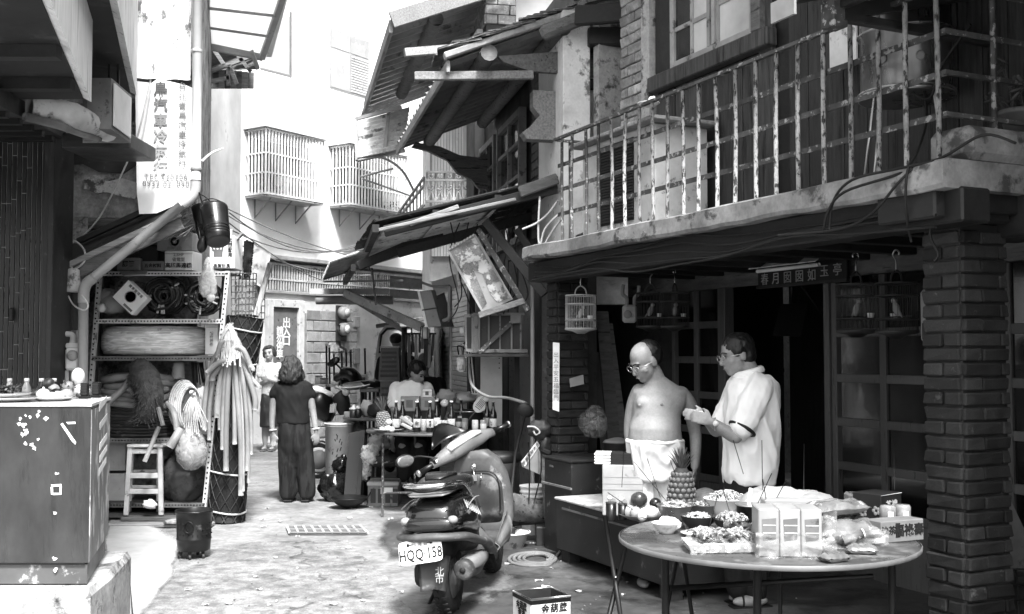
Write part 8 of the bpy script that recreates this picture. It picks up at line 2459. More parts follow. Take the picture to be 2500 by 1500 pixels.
for i in range(3):
 x0=-.125+i*.084
 mb=MB(M_);mb.bx(x0,x0+.082,.0,.17,.001,.19,.004);bxo=mb.build('box',m_wbox,t)
 mb=MB(M_);mb.hexa([(x0+.018,-.002,.065),(x0+.068,-.002,.072),(x0+.07,-.002,.155),(x0+.014,-.002,.15)]+[(x0+.018,-.0003,.065),(x0+.068,-.0003,.072),(x0+.07,-.0003,.155),(x0+.014,-.0003,.15)]);mb.build('window',m_grey,bxo)
 for z in(.095,.125):
  mb=MB(M_);mb.bx(x0+.018,x0+.068,-.0035,-.0022,z,z+.003);mb.build('window_line',m_white,bxo)
def bagsheet(M_,x0,x1,z0,z1,y,amp,seed,nu=22,nv=16):
 mb=MB(M_)
 def fn(u,v):
  p=V((u*4+seed,v*3,seed))
  return(x0+(x1-x0)*u,y-.02*math.sin(u*3.14)+amp*noise.noise(p)+.4*amp*noise.noise(p*3),z0+(z1-z0)*v*(1+.18*noise.noise(V((u*3,seed,0)))))
 mb.grid(fn,nu,nv)
 return mb
bagsheet(M_,-.14,.17,.002,.1,-.02,.03,2).build('bag_film',clear_film('bag_film',.26,.32,.1),t)
mb=MB(M_);mb.grid(lambda u,v:(.14+.05*u,.0+.05*math.sin(v*9)*(1-u)+.03*u,.02+.17*v+.02*noise.noise(V((u*6,v*6,3)))),8,14);mb.build('gathered_bag',MATS['bag_film'],t)
t=thing('snack_bags','pair of shiny snack bags stacked on wrapped cakes at the right of the round table','bags',T(2080,1330))
def pillow_bag(M_,sx,sy,sz,seed,mat,nm,par):
 mb=MB(M_)
 for sgn in(1,-1):
  def fn(u,v,sgn=sgn):
   a_=(1-(2*u-1)**4)*(1-(2*v-1)**4)
   n_=noise.noise(V((u*5+seed,v*4,sgn)))
   return((u-.5)*sx,(v-.5)*sy,sz*.5+sgn*sz*.5*a_**.6*(1+.25*n_)+.006*n_)
  mb.grid(fn if sgn>0 else(lambda u,v,fn=fn:fn(v,u)),18,14)
 return mb.build(nm,mat,par)
m_shiny=mt('shiny_wrap',.12,.36,9,rough=.16,bump=.3,spec=.9,c=.12,cut=.62,cscale=9,var=.2)
m_shinyd=mt('dark_shiny_wrap',.1,.3,9,rough=.2,bump=.3,spec=.9,c=.6,cut=.64,cscale=12,var=.2)
c=T(2065,1330)
pillow_bag(Matrix.Translation(c)@rot3(0,0,12),.27,.16,.1,1,m_shiny,'lower_bag',t)
pillow_bag(Matrix.Translation(c+V((.06,.12,.0)))@rot3(0,0,6),.22,.15,.1,3,m_shiny,'middle_bag',t)
pillow_bag(Matrix.Translation(c+V((-.0,.12,.11)))@rot3(0,-3,10),.25,.16,.06,6,m_shinyd,'upper_bag',t)
mb=MB();q=c+V((-.04,-.09,.03));mb.tube([q,q+V((.08,-.0,.03))],.018,12);mb.build('sweet_roll',m_grey,t)
mb=MB();q2_=q+V((.082,0,.031));mb.tube([q2_,q2_+V((.006,0,.002))],.02,12);mb.build('roll_band',m_white,t)
bagsheet(Matrix.Translation(c+V((0,-.09,0)))@rot3(0,0,10),-.14,.16,.002,.075,0,.03,7).build('clear_sleeve',MATS['cling'],t)
c=T(2150,1275)+V((0,0,0))
t=thing('gift_box','black printed gift box with pale flowers at the back right of the round table','box',c)
M_=Matrix.Translation(V((P(2145,1245,5.1).x,5.12,TZ+.001)))@rot3(0,0,40)
hb_=P(0,1203,5.1).z-TZ
mb=MB(M_);mb.bx(-.09,.09,-.075,.075,0,hb_,.003);mb.build('carton',m_ink,t)
letters('茶禮',.05,m_offwhite,t,M_@face_m((.0,-.0765,hb_*.62),(1,0,0),(0,0,1)))
for(dx,dz)in((-.05,.3),(.02,.2),(.06,.45)):
 mb=MB(M_)
 for k in range(5):
  a_=k*1.2566
  mb.ell((-.0915,dx+.014*math.cos(a_),hb_*dz+.03+.014*math.sin(a_)),(.001,.009,.009),n=8,k=5)
 mb.build('printed_flower',m_midgrey,t)
mb=MB(M_);mb.tube([(-.09,-.0765,hb_-.004),(.09,-.0765,hb_-.004)],.0015,4);mb.build('edge_line',m_white,t)
mb=MB();c=V((P(2090,1245,5.2).x,5.2,TZ+.001));mb.bx(c.x-.03,c.x+.05,5.2,5.3,TZ+.001,P(0,1206,5.2).z,.01);mb.build('paper_stack',m_shiny,label='crinkled silver packet left of the black gift box',cat='packet')
t=thing('jelly_pack','clear pack of two small jars in front of the black gift box','pack',T(2190,1290))
c=V((P(2190,1260,4.85).x,4.87,TZ+.04))
for dx in(-.035,.04):
 mb=MB();mb.lathe([(0,0),(.03,0),(.036,.015),(.036,.075),(.03,.085),(0,.085)],c+V((dx,.02*(dx>0),.0)),18);mb.build('jar',mt('jar_glass',.2,.4,20,rough=.15,spec=.8,var=.1),t)
 mb=MB();mb.bx(c.x+dx-.012,c.x+dx+.014,c.y-.0375+.02*(dx>0),c.y-.036+.02*(dx>0),c.z+.025,c.z+.06);mb.build('jar_label',m_paper,t)
mb=MB();mb.bx(c.x-.08,c.x+.085,c.y-.03,c.y+.05,TZ+.001,TZ+.039,.004);mb.build('carton_under',m_shiny,t)
t=thing('printed_carton','long printed carton with bold dark lettering at the right edge of the round table','box',T(2225,1340))
M_=Matrix.Translation(V((P(2200,1330,4.6).x,4.68,TZ+.001)))@rot3(0,0,24)
hb_=.092
mb=MB(M_);mb.bx(-.12,.12,-.05,.05,0,hb_,.003);mb.build('carton',mt('carton_print',.2,.28,8,rough=.5,var=0),t)
letters('福祿壽',.055,m_ink,t,M_@face_m((.035,-.0515,hb_*.5),(1,0,0),(0,0,1)),bold=.001)
letters('沙茶',.04,m_ink,t,M_@face_m((-.08,-.0515,hb_*.55),(1,0,0),(0,0,1)))
mb=MB(M_);mb.bx(-.04,-.015,-.0512,-.0503,.02,hb_-.01);mb.build('dark_strip',m_ink,t)
for i,(px,py,rz,sx,mm,lab)in enumerate(((2035,1372,24,.11,m_shinyd,'small dark shiny packet at the front edge right of the window boxes'),(2105,1352,-12,.12,m_shiny,'small silver packet lying before the printed carton'),(1838,1338,40,.1,m_shinyd,'small dark packet squeezed against the left of the window boxes'),(1690,1330,-20,.07,m_shinyd,'tiny dark packet beside the white oval plate'))):
 c=T(px,py)
 t=thing('snack_packet',lab,'packet',c)
 pillow_bag(Matrix.Translation(c)@rot3(0,0,rz),sx,sx*.7,.035,11+i,mm,'wrapper',t)
t=thing('rice_sack','white printed rice sack lying at the back of the round table','sack',T(1890,1260))
M_=Matrix.Translation(V((P(1908,1235,5.22).x,5.2,TZ+.001)))@rot3(0,0,-4)
pillow_bag(M_,.42,.24,.155,9,mt('sack_weave',.28,.38,14,rough=.7,bump=.1,var=0),'sack',t)
letters('蓬萊米 台灣農會',.03,m_greyink,t,M_@TR((-.02,-.088,.118),48),ext=.004)
mb=MB();mb.ell(V((P(1992,1225,5.1).x,5.12,TZ+.075)),(.12,.09,.076),n=22,k=14,bump=.08);mb.build('round_loaf',mt('loaf',.3,.42,9,rough=.6,var=0),label='round dull loaf leaning against the rice sack',cat='loaf')
mb=MB();c=V((P(1900,1270,4.98).x,5.0,TZ+.001));mb.bx(c.x-.07,c.x+.2,4.94,5.04,TZ+.001,TZ+.14,.006);mb.build('back_packet',m_wbox,label='plain white packets behind the row of three window boxes',cat='packet')
mb=bagsheet(Matrix.Translation(T(1800,1322))@rot3(0,0,0),-.06,.09,.002,.085,0,.035,5,14,10);mb.build('noodle_bag',MATS['bag_film'],label='crinkled clear bag of noodles between the tray and the white boxes',cat='bag')
inc=[((1524,1082,6.88),(1518,1190,6.88),'upright incense stick in the tall dark cup'),((1548,1128,6.3),(1640,1240,5.6),'long incense stick slanting over the fruit dish into the metal bowl'),((1580,1120,6.6),(1612,1215,6.6),'thin incense stick behind the buns'),((1636,1124,6.0),(1650,1160,6.2),'short incense stick leaning left of the tall pineapple'),((1484,1203,6.2),(1545,1245,5.8),'incense stick reaching from the incense cup across the chest'),((1562,1262,5.6),(1640,1285,5.1),'incense stick laid across the small white rice bowl'),((1790,1075,5.35),(1815,1158,5.35),'incense stick rising in front of the white polo shirt, left one'),((1860,1075,5.2),(1862,1250,5.2),'tall incense stick rising in front of the white polo shirt, right one'),((1884,1156,4.98),(1846,1238,4.98),'incense stick crossing the rice sack to the dark pot'),((1862,1170,4.95),(1872,1230,4.95),'short incense stick crossing the slanted one over the sack'),((1920,1172,5.0),(1890,1228,5.0),'incense stick slanting over the right of the rice sack'),((1752,1210,5.0),(1728,1300,4.8),'incense stick in the dark food bowl leaning right'),((1765,1195,5.0),(1790,1280,4.9),'incense stick in the shredded noodles'),((2182,1075,5.15),(2184,1196,5.15),'tall incense stick standing on the black gift box'),((1963,1085,5.25),(1962,1225,5.25),'faint thin incense stick above the round loaf')]
for a,b,lab in inc:
 mb=MB();mb.tube([P(*a),P(*b)],.0021,5);mb.build('incense_stick',m_black,label=lab,cat='incense',group='incense sticks on the offerings')
t=thing('wire_crate','black wire mesh crate in the lower corner right of the near brick pillar','crate',RH.w(3.9,.9,0))
a=V((P(2455,1380,5.6).x,5.6,0));zt3=P(0,1390,5.6).z
for i in range(8):
 mb=MB();mb.tube([a+V((.02+.05*i,0,.02)),a+V((.0+.055*i,0,zt3))],.005,5);mb.build('wire',m_dgrey,t)
for j in range(6):
 z=.03+(zt3-.03)*j/5
 mb=MB();mb.tube([a+V((.0,0,z)),a+V((.4,0,z))],.005,5);mb.build('wire',m_dgrey,t)
mb=MB();mb.bx(a.x+.01,a.x+.42,5.62,5.95,.01,zt3-.05,.02);mb.build('contents',m_dgrey,t)
mb=MB();q=[P(2462,1210,5.8),P(2500,1290,5.8),P(2500,1400,5.8),P(2462,1385,5.8)];mb.hexa(q+[k+V((0,.03,0))for k in q]);mb.build('white_board',m_grey,label='pale slanting board behind the wire crate right of the near pillar',cat='board')
# scooter in the foreground
def loft(mb,rings,n=22,pw=2.4,axis='y',caps=True):
 """rings: (c, rx, rz); superellipse sections across the axis"""
 vs,fs=[],[]
 for c,a,b in rings:
  for j in range(n):
   t=2*math.pi*j/n
   ct,st=math.cos(t),math.sin(t)
   x=a*math.copysign(abs(ct)**(2/pw),ct)
   z=b*math.copysign(abs(st)**(2/pw),st)
   c=V(c)
   vs.append(c+(V((x,0,z))if axis=='y' else V((x,z,0))if axis=='z' else V((0,x,z))))
 k=len(rings)
 for i in range(k-1):
  for j in range(n):
   j2=(j+1)%n
   f=(i*n+j,i*n+j2,(i+1)*n+j2,(i+1)*n+j)
   fs.append(f)
 if caps:
  fs+=[tuple(reversed(range(n))),tuple(range((k-1)*n,k*n))]
 fs=_orient_loft(vs,fs)
 return mb.add(vs,fs,True)
def _orient_loft(vs,fs):
 f=fs[0]
 c=sum(vs[:4],V())/4
 cc=sum(vs,V())/len(vs)
 n_=(vs[f[1]]-vs[f[0]]).cross(vs[f[2]]-vs[f[0]])
 ring=sum(vs[:len(vs)],V())/len(vs)
 m=sum((vs[i]for i in f),V())/4
 return fs if n_.dot(m-cc)>0 else[tuple(reversed(q))for q in fs]
RWY=6.45
rw=V((ray(1100,1480).x*RWY,RWY,0))
SM=Matrix.Translation(rw)@Matrix.Rotation(-math.atan2(.23,1.15),4,'Z')@Matrix.Rotation(R(-4),4,'Y')
sc=thing('scooter','worn motor scooter with a white licence plate leaning on its stand in the alley','motor scooter',m=SM)
def smb():
 return MB(SM)
m_scblack=mt('scooter_black',.014,.03,4,rough=.16,coat=.6,spec=.6,var=0,c=.2,cut=.69,cscale=9)
m_scgrey=mt('scooter_grey',.1,.17,5,rough=.5,bump=.08,c=.4,cut=.63,cscale=7,csoft=.05,var=0,dirt=.4,fine=.1)
m_scdark=mt('scooter_dark_grey',.05,.1,5,rough=.5,bump=.06,c=.24,cut=.6,cscale=5,csoft=.08,var=0,dirt=.4)
m_sclight=mt('scooter_silver',.2,.3,4,rough=.35,coat=.3,c=.2,cut=.64,cscale=8,var=0,dirt=.3)
m_tyre=mt('tyre',.018,.035,18,rough=.8,bump=.3,var=0)
m_chrome=mt('chrome',.75,.85,4,rough=.12,metal=1,var=0)
for y_ in(0,1.2):
 mb=smb();mb.tube([(0,y_+.17*math.cos(i/36*6.283),.22+.17*math.sin(i/36*6.283))for i in range(36)],.052,12,closed=True);wh=mb.build('wheel',m_tyre,sc)
 mb=MB(SM@TR((0,y_,.22),0,90,0));mb.lathe([(.0,-.05),(.05,-.05),(.06,-.03),(.125,-.03),(.13,.03),(.06,.03),(.05,.05),(0,.05)],n=24);mb.build('rim',m_grey,wh)
 mb=smb()
 for i in range(30):
  a_=i/30*6.283
  for sx in(-1,1):
   c=V((sx*.022,y_+.2215*math.cos(a_),.22+.2215*math.sin(a_)))
   mb.box(c,(.03,.016,.008),math.degrees(a_)-90,0,sx*18)
 mb.build('tread',m_tyre,wh,kind='stuff')
mb=smb();loft(mb,[((0,-.345,.6),.08,.04),((0,-.32,.605),.14,.085),((0,-.24,.61),.165,.105),((0,-.08,.61),.178,.122),((0,.14,.59),.17,.14),((0,.36,.54),.14,.16),((0,.44,.5),.1,.15)],26,2.6);cowl=mb.build('rear_cowl',m_scblack,sc)
mb=smb();loft(mb,[((0,-.27,.755),.07,.03),((0,-.22,.765),.115,.05),((0,-.02,.775),.14,.055),((0,.2,.76),.14,.055),((0,.4,.74),.1,.05),((0,.46,.725),.05,.03)],22,2.6);seat=mb.build('seat',mt('seat_vinyl',.02,.04,6,rough=.28,bump=.06,spec=.6,var=0),sc)
mb=smb();loft(mb,[((0,-.2,.822),.05,.008),((0,0,.835),.1,.012),((0,.15,.82),.06,.008)],18);mb.build('seat_pad',MATS['seat_vinyl'],seat)
mb=smb();mb.tube(smooth_path([(-.15,.08,.7),(-.155,-.1,.78),(-.14,-.3,.8),(-.06,-.37,.8),(.06,-.37,.8),(.14,-.3,.8),(.155,-.1,.78),(.15,.08,.7)],6),.013,10);rail_=mb.build('grab_rail',m_chrome,sc)
mb=smb();loft(mb,[((0,-.36,.742),.1,.006),((0,-.3,.748),.13,.008),((0,-.16,.748),.12,.008)],16);mb.build('rack_plate',m_sclight,rail_)
for i in range(2):
 mb=smb();mb.tube(smooth_path([(-.13,-.33+.1*i,.79),(-.04,-.345+.12*i,.765),(.05,-.33+.1*i,.77),(.13,-.32+.09*i,.79)],4),.006,6);mb.build('elastic_cord',m_black,rail_)
for sx in(-1,1):
 mb=smb();mb.tube(smooth_path([(sx*.1,-.335,.655),(sx*.172,-.22,.64),(sx*.186,-.05,.63),(sx*.18,.2,.6)],4),.0035,5);mb.build('panel_seam',m_ink,cowl)
 mb=smb();mb.ell((sx*.14,-.33,.6),(.03,.03,.024),n=12,k=8);mb.build('indicator',m_midgrey,cowl)
mb=smb();loft(mb,[((0,-.368,.575),.115,.028),((0,-.345,.578),.15,.042),((0,-.25,.578),.182,.045)],22,3);mb.build('tail_light',mt('tail_glass',.03,.05,5,rough=.1,coat=.8,var=0),cowl)
for sx in(-1,1):
 mb=smb();mb.tube(smooth_path([(sx*.2,-.2,.655),(sx*.192,-.0,.68),(sx*.16,.25,.66)],4),.004,5);mb.build('pinstripe',m_midgrey,cowl)
mb=smb()
for i in range(7):
 q0=V((.168+.004*i,-.16+.035*i,.695-.012*i));mb.tube([q0,q0+V((.022,.0,-.055))],.004,4)
mb.build('side_lettering',m_offwhite,cowl,kind='stuff')
mb=smb();mb.tube(smooth_path([(-.19,.2,.5),(-.21,-.05,.5),(-.19,-.24,.5),(-.1,-.34,.505),(.0,-.36,.51),(.1,-.34,.505),(.19,-.24,.49),(.205,-.05,.44),(.2,.2,.38),(.19,.38,.3)],5),[.034]*8+[.04]*38,12,flat=.62);mb.build('grey_bumper',m_scgrey,sc)
mb=smb();loft(mb,[((0,-.3,.44),.075,.07),((0,-.2,.42),.1,.09),((0,0,.44),.11,.07),((0,.3,.42),.12,.1),((0,.5,.36),.13,.09)],18,3);mb.build('inner_fender',m_black,sc)
mb=smb();mb.grid(lambda u,v:((u-.5)*(.2-.05*v),-.29-.05*v+.02*math.sin(u*3.14),.4-.19*v-.02*abs(u-.5)),8,6,.004);fl=mb.build('mud_flap',m_dgrey,sc)
letters('北\n市',.055,m_midgrey,fl,SM@face_m((.045,-.345,.29),(1,0,0),(0,.25,1)),line=.75)
PM=SM@Matrix.Translation((-.05,-.375,.435))@rot3(-12,0,0)@rot3(0,-6,0)
mb=MB(PM);mb.bx(-.13,.13,-.001,.003,-.066,.066,.001)
vs=[]
mb=MB(PM)
k=24
pl_=[]
for i in range(k):
 a_=(i+.5)/k*6.283
 pl_.append((.128*math.copysign(abs(math.cos(a_))**.22,math.cos(a_)),.066*math.copysign(abs(math.sin(a_))**.3,math.sin(a_))))
mb.prism(pl_,0,.003,'xz');lpl=mb.build('licence_plate',mt('plate_white',.78,.82,4,rough=.4,var=0,dirt=.08),sc)
letters('HQQ·158',.085,m_ink,lpl,PM@face_m((0,-.0012,-.016),(1,0,0),(0,0,1)),squash=.72,bold=.0012,space=1.02)
letters('台 灣 省',.026,m_greyink,lpl,PM@face_m((0,-.0012,.042),(1,0,0),(0,0,1)))
for sx in(-1,1):
 mb=MB(PM@TR((sx*.068,-.001,.044),90,0,0));mb.lathe([(0,0),(.009,0),(.009,.004),(0,.005)],n=12);mb.build('plate_bolt',m_black,lpl)
 mb=MB(PM);mb.bx(sx*.052-.009,sx*.052+.009,-.003,-.0003,.041,.046);mb.build('plate_bolt',m_black,lpl)
mb=smb();loft(mb,[((.16,-.26,.3),.045,.045),((.16,-.24,.3),.06,.06),((.16,-.02,.29),.065,.065),((.15,.16,.28),.05,.05),((.12,.3,.26),.025,.025)],18,2);ex=mb.build('exhaust',m_scdark,sc)
mb=MB(SM@TR((.16,-.262,.3),90,0,0));mb.lathe([(.0,0),(.018,0),(.018,.004),(0,.004)],n=14);mb.build('tail_hole',m_ink,ex)
mb=smb();loft(mb,[((.175,-.2,.325),.055,.04),((.185,-.02,.32),.06,.05),((.18,.14,.31),.045,.04)],16,2.4);mb.build('heat_guard',m_grey,ex)
mb=smb();loft(mb,[((-.13,-.1,.25),.05,.07),((-.14,.12,.25),.07,.1),((-.12,.4,.3),.06,.08)],16,3);mb.build('engine_case',m_dgrey,sc)
mb=smb();loft(mb,[((0,.36,.36),.14,.14),((.01,.5,.31),.165,.06),((.02,.85,.3),.175,.045),((.02,1.0,.32),.16,.06)],20,3.4);mb.build('floor_board',m_scgrey,sc)
mb=smb();loft(mb,[((0.0,.88,.27),.2,.05),((0.0,.96,.42),.225,.05),((0,.99,.58),.225,.06),((0,.98,.72),.2,.075),((0,.96,.83),.15,.085),((0,.94,.89),.08,.07)],26,3,axis='z');shd=mb.build('leg_shield',m_scgrey,sc)
mb=smb();loft(mb,[((.02,.925,.4),.13,.03),((.02,.925,.48),.15,.05),((.02,.92,.66),.145,.06),((.02,.925,.74),.1,.045)],22,3.6,axis='z');mb.build('glove_box',m_scdark,shd)
mb=smb();mb.tube(smooth_path([(-.1,.875,.75),(.1,.868,.745),(.155,.875,.66),(.15,.885,.46)],5),.005,6);mb.build('glove_box_seam',m_black,shd)
mb=MB(SM@TR((-.01,.868,.785),90,0,0));mb.lathe([(0,0),(.02,0),(.022,.006),(.014,.012),(0,.012)],n=14);mb.build('key_lock',m_chrome,shd)
mb=smb();mb.tube([(-.01,.85,.78),(-.005,.845,.73)],.005,5);mb.bx(-.02,.012,.842,.846,.69,.73);mb.build('key',m_steel,shd)
mb=smb();mb.tube(smooth_path([(.04,.86,.73),(.045,.83,.715),(.045,.83,.7),(.04,.845,.695)],4),.006,6);mb.build('bag_hook',m_steel,shd)
for sx in(-1,1):
 mb=smb();mb.grid(lambda u,v,sx=sx:(sx*(.19+.03*math.sin(v*3.1)),.5+.42*u,.27+.2*v*(.3+.7*u)),6,6,.008*sx);mb.build('side_wing',m_sclight if sx>0 else m_scgrey,sc)
mb=smb();loft(mb,[((0,1.02,.35),.06,.04),((0,1.14,.46),.09,.03),((0,1.28,.47),.085,.03),((0,1.42,.38),.05,.03)],16,2.6);mb.build('front_fender',m_scdark,sc)
for sx in(-.07,.07):
 mb=smb();mb.tube([(sx,1.0,.7),(sx,1.2,.22)],.018,8);mb.build('fork',m_dgrey,sc)
HM=SM@Matrix.Translation((-.09,.93,.91))@rot3(0,0,44)@rot3(0,-20,0)
mb=MB(HM);loft(mb,[((-.27,0,.0),.025,.025),((-.2,-.01,.01),.045,.04),((-.1,-.02,.02),.075,.055),((0.02,-.02,.03),.085,.062),((.12,-.02,.025),.07,.054),((.2,-.01,.015),.045,.038),((.26,0,.0),.03,.03)],22,2.6,axis='x');hc_=mb.build('handlebar_cover',m_sclight,sc)
mb=MB(HM);loft(mb,[((-.14,-.06,.055),.035,.016),((-.1,-.06,.066),.045,.022),((.08,-.06,.076),.045,.022),((.13,-.06,.066),.03,.016)],18,2.8,axis='x');mb.build('gauge_glass',mt('gauge_glass',.6,.75,3,rough=.1,coat=.7,var=0),hc_)
mb=MB(HM);mb.grid(lambda u,v:(-.19+.3*u,.06+.06*math.sin(u*3.14)+.02*v,.03+.12*math.sin(u*3.14)*v+.05),14,6,.006);mb.build('wind_screen',m_blackplas,hc_)
for sx in(-1,1):
 mb=MB(HM);mb.tube([(sx*.26,0,0),(sx*.385,-.02,.0)],.019,12);g_=mb.build('grip',m_blackplas,sc)
 mb=MB(HM);mb.lathe([(.0,0),(.024,0),(.024,.012),(0,.012)],n=12,m=HM@TR((sx*.385,-.02,0),0,90*sx,0));mb.build('grip_end',m_steel,g_)
 mb=MB(HM);mb.tube(smooth_path([(sx*.25,.03,.0),(sx*.3,.06,-.01),(sx*.39,.055,-.015)],4),.007,6);mb.build('brake_lever',m_chrome,g_)
mb=MB(HM);mb.bx(-.265,-.19,-.035,.03,-.0,.04,.008);mb.build('switch_block',m_black,sc)
mb=MB(HM);mb.bx(-.25,-.2,-.0375,-.0352,.012,.03);mb.build('switch_label',m_white,sc)
mb=MB(HM);mb.tube(smooth_path([(-.22,.03,.03),(-.3,.06,.08),(-.37,.05,.1)],4),.007,6);ms_=mb.build('mirror',m_black,sc)
mb=MB(HM@TR((-.43,.03,.11),10,18,12));mb.ell((0,0,0),(.08,.022,.045),n=18,k=10);mb.build('mirror_shell',m_black,ms_)
mb=MB(HM@TR((-.43,.018,.11),10,18,12));mb.ell((0,-.004,0),(.072,.012,.038),n=18,k=10);mb.build('mirror_glass',mt('mirror_glass',.45,.6,3,rough=.08,metal=.7,var=0),ms_)
mb=MB(HM);mb.lathe([(0,.06),(.05,.06),(.06,.08),(.045,.12),(0,.13)],n=18,m=HM@TR((0,.0,-.02),-90,0,0));mb.build('headlamp',m_white,sc)
mb=smb();mb.tube([(-.1,.3,.2),(-.2,.22,.0)],.012,6);mb.build('side_stand',m_black,sc)
# people
m_skin=mt('skin',.27,.36,9,rough=.55,bump=.12,spec=.4,var=0,dirt=.2,fine=.08)
m_skin2=mt('skin_shade',.22,.27,6,rough=.55,bump=.04,spec=.4,var=0,dirt=.08)
m_hair=mt('black_hair',.012,.03,30,(1,1,.2),rough=.45,bump=.5,var=0)
m_hair2=mt('brown_hair',.03,.09,24,(4,4,.4),rough=.5,bump=.6,var=0)
m_shirt=mt('white_cotton',.7,.78,7,rough=.85,bump=.06,var=0,dirt=.06)
m_shorts=mt('pale_shorts',.66,.76,7,rough=.85,bump=.08,var=0,dirt=.1)
m_blackcloth=mt('black_cotton',.014,.024,8,rough=.85,bump=.1,var=0)
m_trouser=mt('dark_trousers',.03,.05,5,(1,1,1),rough=.85,bump=.1,c=.014,cut=.54,cscale=7,csoft=.05,cstretch=(3,3,.4),var=0)
class Fig:
 def __init__(s,name,label,Y,px,py):
  s.Y=Y
  s.root=thing(name,label,'person',V((P(px,py,Y).x,Y,0)))
  s.k=Y/F
 def p(s,px,py,dy=0):
  return P(px,py,s.Y+dy)
 def limb(s,mb,pts):
  """pts: (px, py, dy, radius in metres)"""
  q=[s.p(*a[:3])for a in pts]
  r=[a[3]for a in pts]
  sp=smooth_path(q,4)
  rs=[]
  for i in range(len(r)-1):
   rs+=[r[i]+(r[i+1]-r[i])*j/4 for j in range(4)]
  rs.append(r[-1])
  mb.tube(sp,rs,12)
  for c,a in((q[0],r[0]),(q[-1],r[-1])):
   mb.ell(c,a*.99,n=12,k=8)
  return q
 def trunk(s,mb,rows,grow=0.,lo=0,hi=99):
  """rows: (left px, right px, py, half depth m, dy)"""
  rings=[]
  for i,(l,r_,y,d,dy)in enumerate(rows):
   if not lo<=i<=hi:
    continue
   a,b=s.p(l,y,dy),s.p(r_,y,dy)
   rings.append(((a+b)/2,(b.x-a.x)/2+grow,d+grow))
  rr=[]
  for i in range(len(rings)-1):
   c0,a0,d0=rings[i];c1,a1,d1=rings[i+1]
   for j in range(3):
    t=j/3
    t2=t*t*(3-2*t)*.5+t*.5
    rr.append((c0 .lerp(c1,t),a0+(a1-a0)*t2,d0+(d1-d0)*t2))
  rr.append(rings[-1])
  loft(mb,rr,24,2.3,axis='z')
 def hand(s,mb,w,d,side,r=.0085,curl=.5,size=1.):
  """palm and five bent fingers growing from wrist w along d; side = thumb side"""
  d=V(d).normalized()
  sd=V(side)-d*V(side).dot(d)
  sd.normalize()
  nn=d.cross(sd)
  mb.ell(w+d*.045*size,(.02*size,)*3,n=10,k=7)
  for i in range(4):
   o=(i-1.5)*.02*size
   a=w+d*.02*size+sd*o*.6
   b=w+d*.085*size+sd*o
   mb.tube([a,b],.0125*size,8)
   l=(.07,.078,.072,.055)[3-i]*size
   c1=b+(d*math.cos(curl*.6)+nn*math.sin(curl*.6))*l*.5
   c2=c1+(d*math.cos(curl*1.6)+nn*math.sin(curl*1.6))*l*.5
   mb.tube([b,c1,c2],[r*size*1.1,r*size,r*size*.85],8)
   mb.ell(c2,r*size*.85,n=8,k=6)
  a=w+d*.025*size+sd*.02*size
  b=a+(d*.6+sd*.8).normalized()*.04*size
  c=b+(d*.9+sd*.3+nn*.3).normalized()*.035*size
  mb.tube([a,b,c],[.012*size,.0105*size,.008*size],8)
  mb.ell(c,.008*size,n=8,k=6)
 def skin(s,mb,vox,name,mat,folds=0,freq=9,st=(1,1,.45),it=4,seed=0):
  vs,fs,ns=remesh(mb,vox,it)
  if folds:
   vs=[v+n*folds*(.7-1.9*abs(noise.noise(V((v.x*freq*st[0]+seed,v.y*freq*st[1],(v.z+.6*v.x)*freq*st[2]))))+.5*noise.noise(V((v.x*freq*2.3*st[0],v.y*freq*2.3+seed,(v.z+.7*v.x)*freq*2.3*st[2]))))for v,n in zip(vs,ns)]
  q=MB()
  q.add(vs,fs,True)
  return q.build(name,mat,s.root)
def head(f,mb,c,fwd,up,s=1.0):
 """skull, jaw, nose, brow, lips and ears added to a body; returns a frame (x right, y forward, z up) at the head centre"""
 fw,u=V(fwd).normalized(),V(up)
 rt=fw.cross(u).normalized()
 u=rt.cross(fw)
 M_=Matrix(((rt.x,fw.x,u.x,c.x),(rt.y,fw.y,u.y,c.y),(rt.z,fw.z,u.z,c.z),(0,0,0,1)))@Matrix.Scale(s,4)
 q=MB(M_)
 q.ell((0,-.012,.035),(.076,.092,.085),n=20,k=14)
 q.ell((0,.02,-.03),(.065,.07,.078),n=18,k=12)
 q.ell((0,.052,-.085),(.032,.03,.026),n=12,k=8)
 q.tube([(0,.082,.015),(0,.102,-.028)],[.009,.014],8)
 q.ell((0,.1,-.03),(.017,.014,.012),n=10,k=7)
 q.ell((0,.076,.027),(.048,.011,.008),n=12,k=7)
 q.ell((0,.083,-.057),(.024,.011,.006),n=10,k=6)
 q.ell((0,.08,-.067),(.021,.011,.006),n=10,k=6)
 for sx in(-1,1):
  q.ell((sx*.078,-.01,-.005),(.01,.022,.034),n=10,k=8)
  q.ell((sx*.042,.05,-.025),(.026,.026,.022),n=10,k=8)
 mb.add(q.v,q.f,True)
 return M_
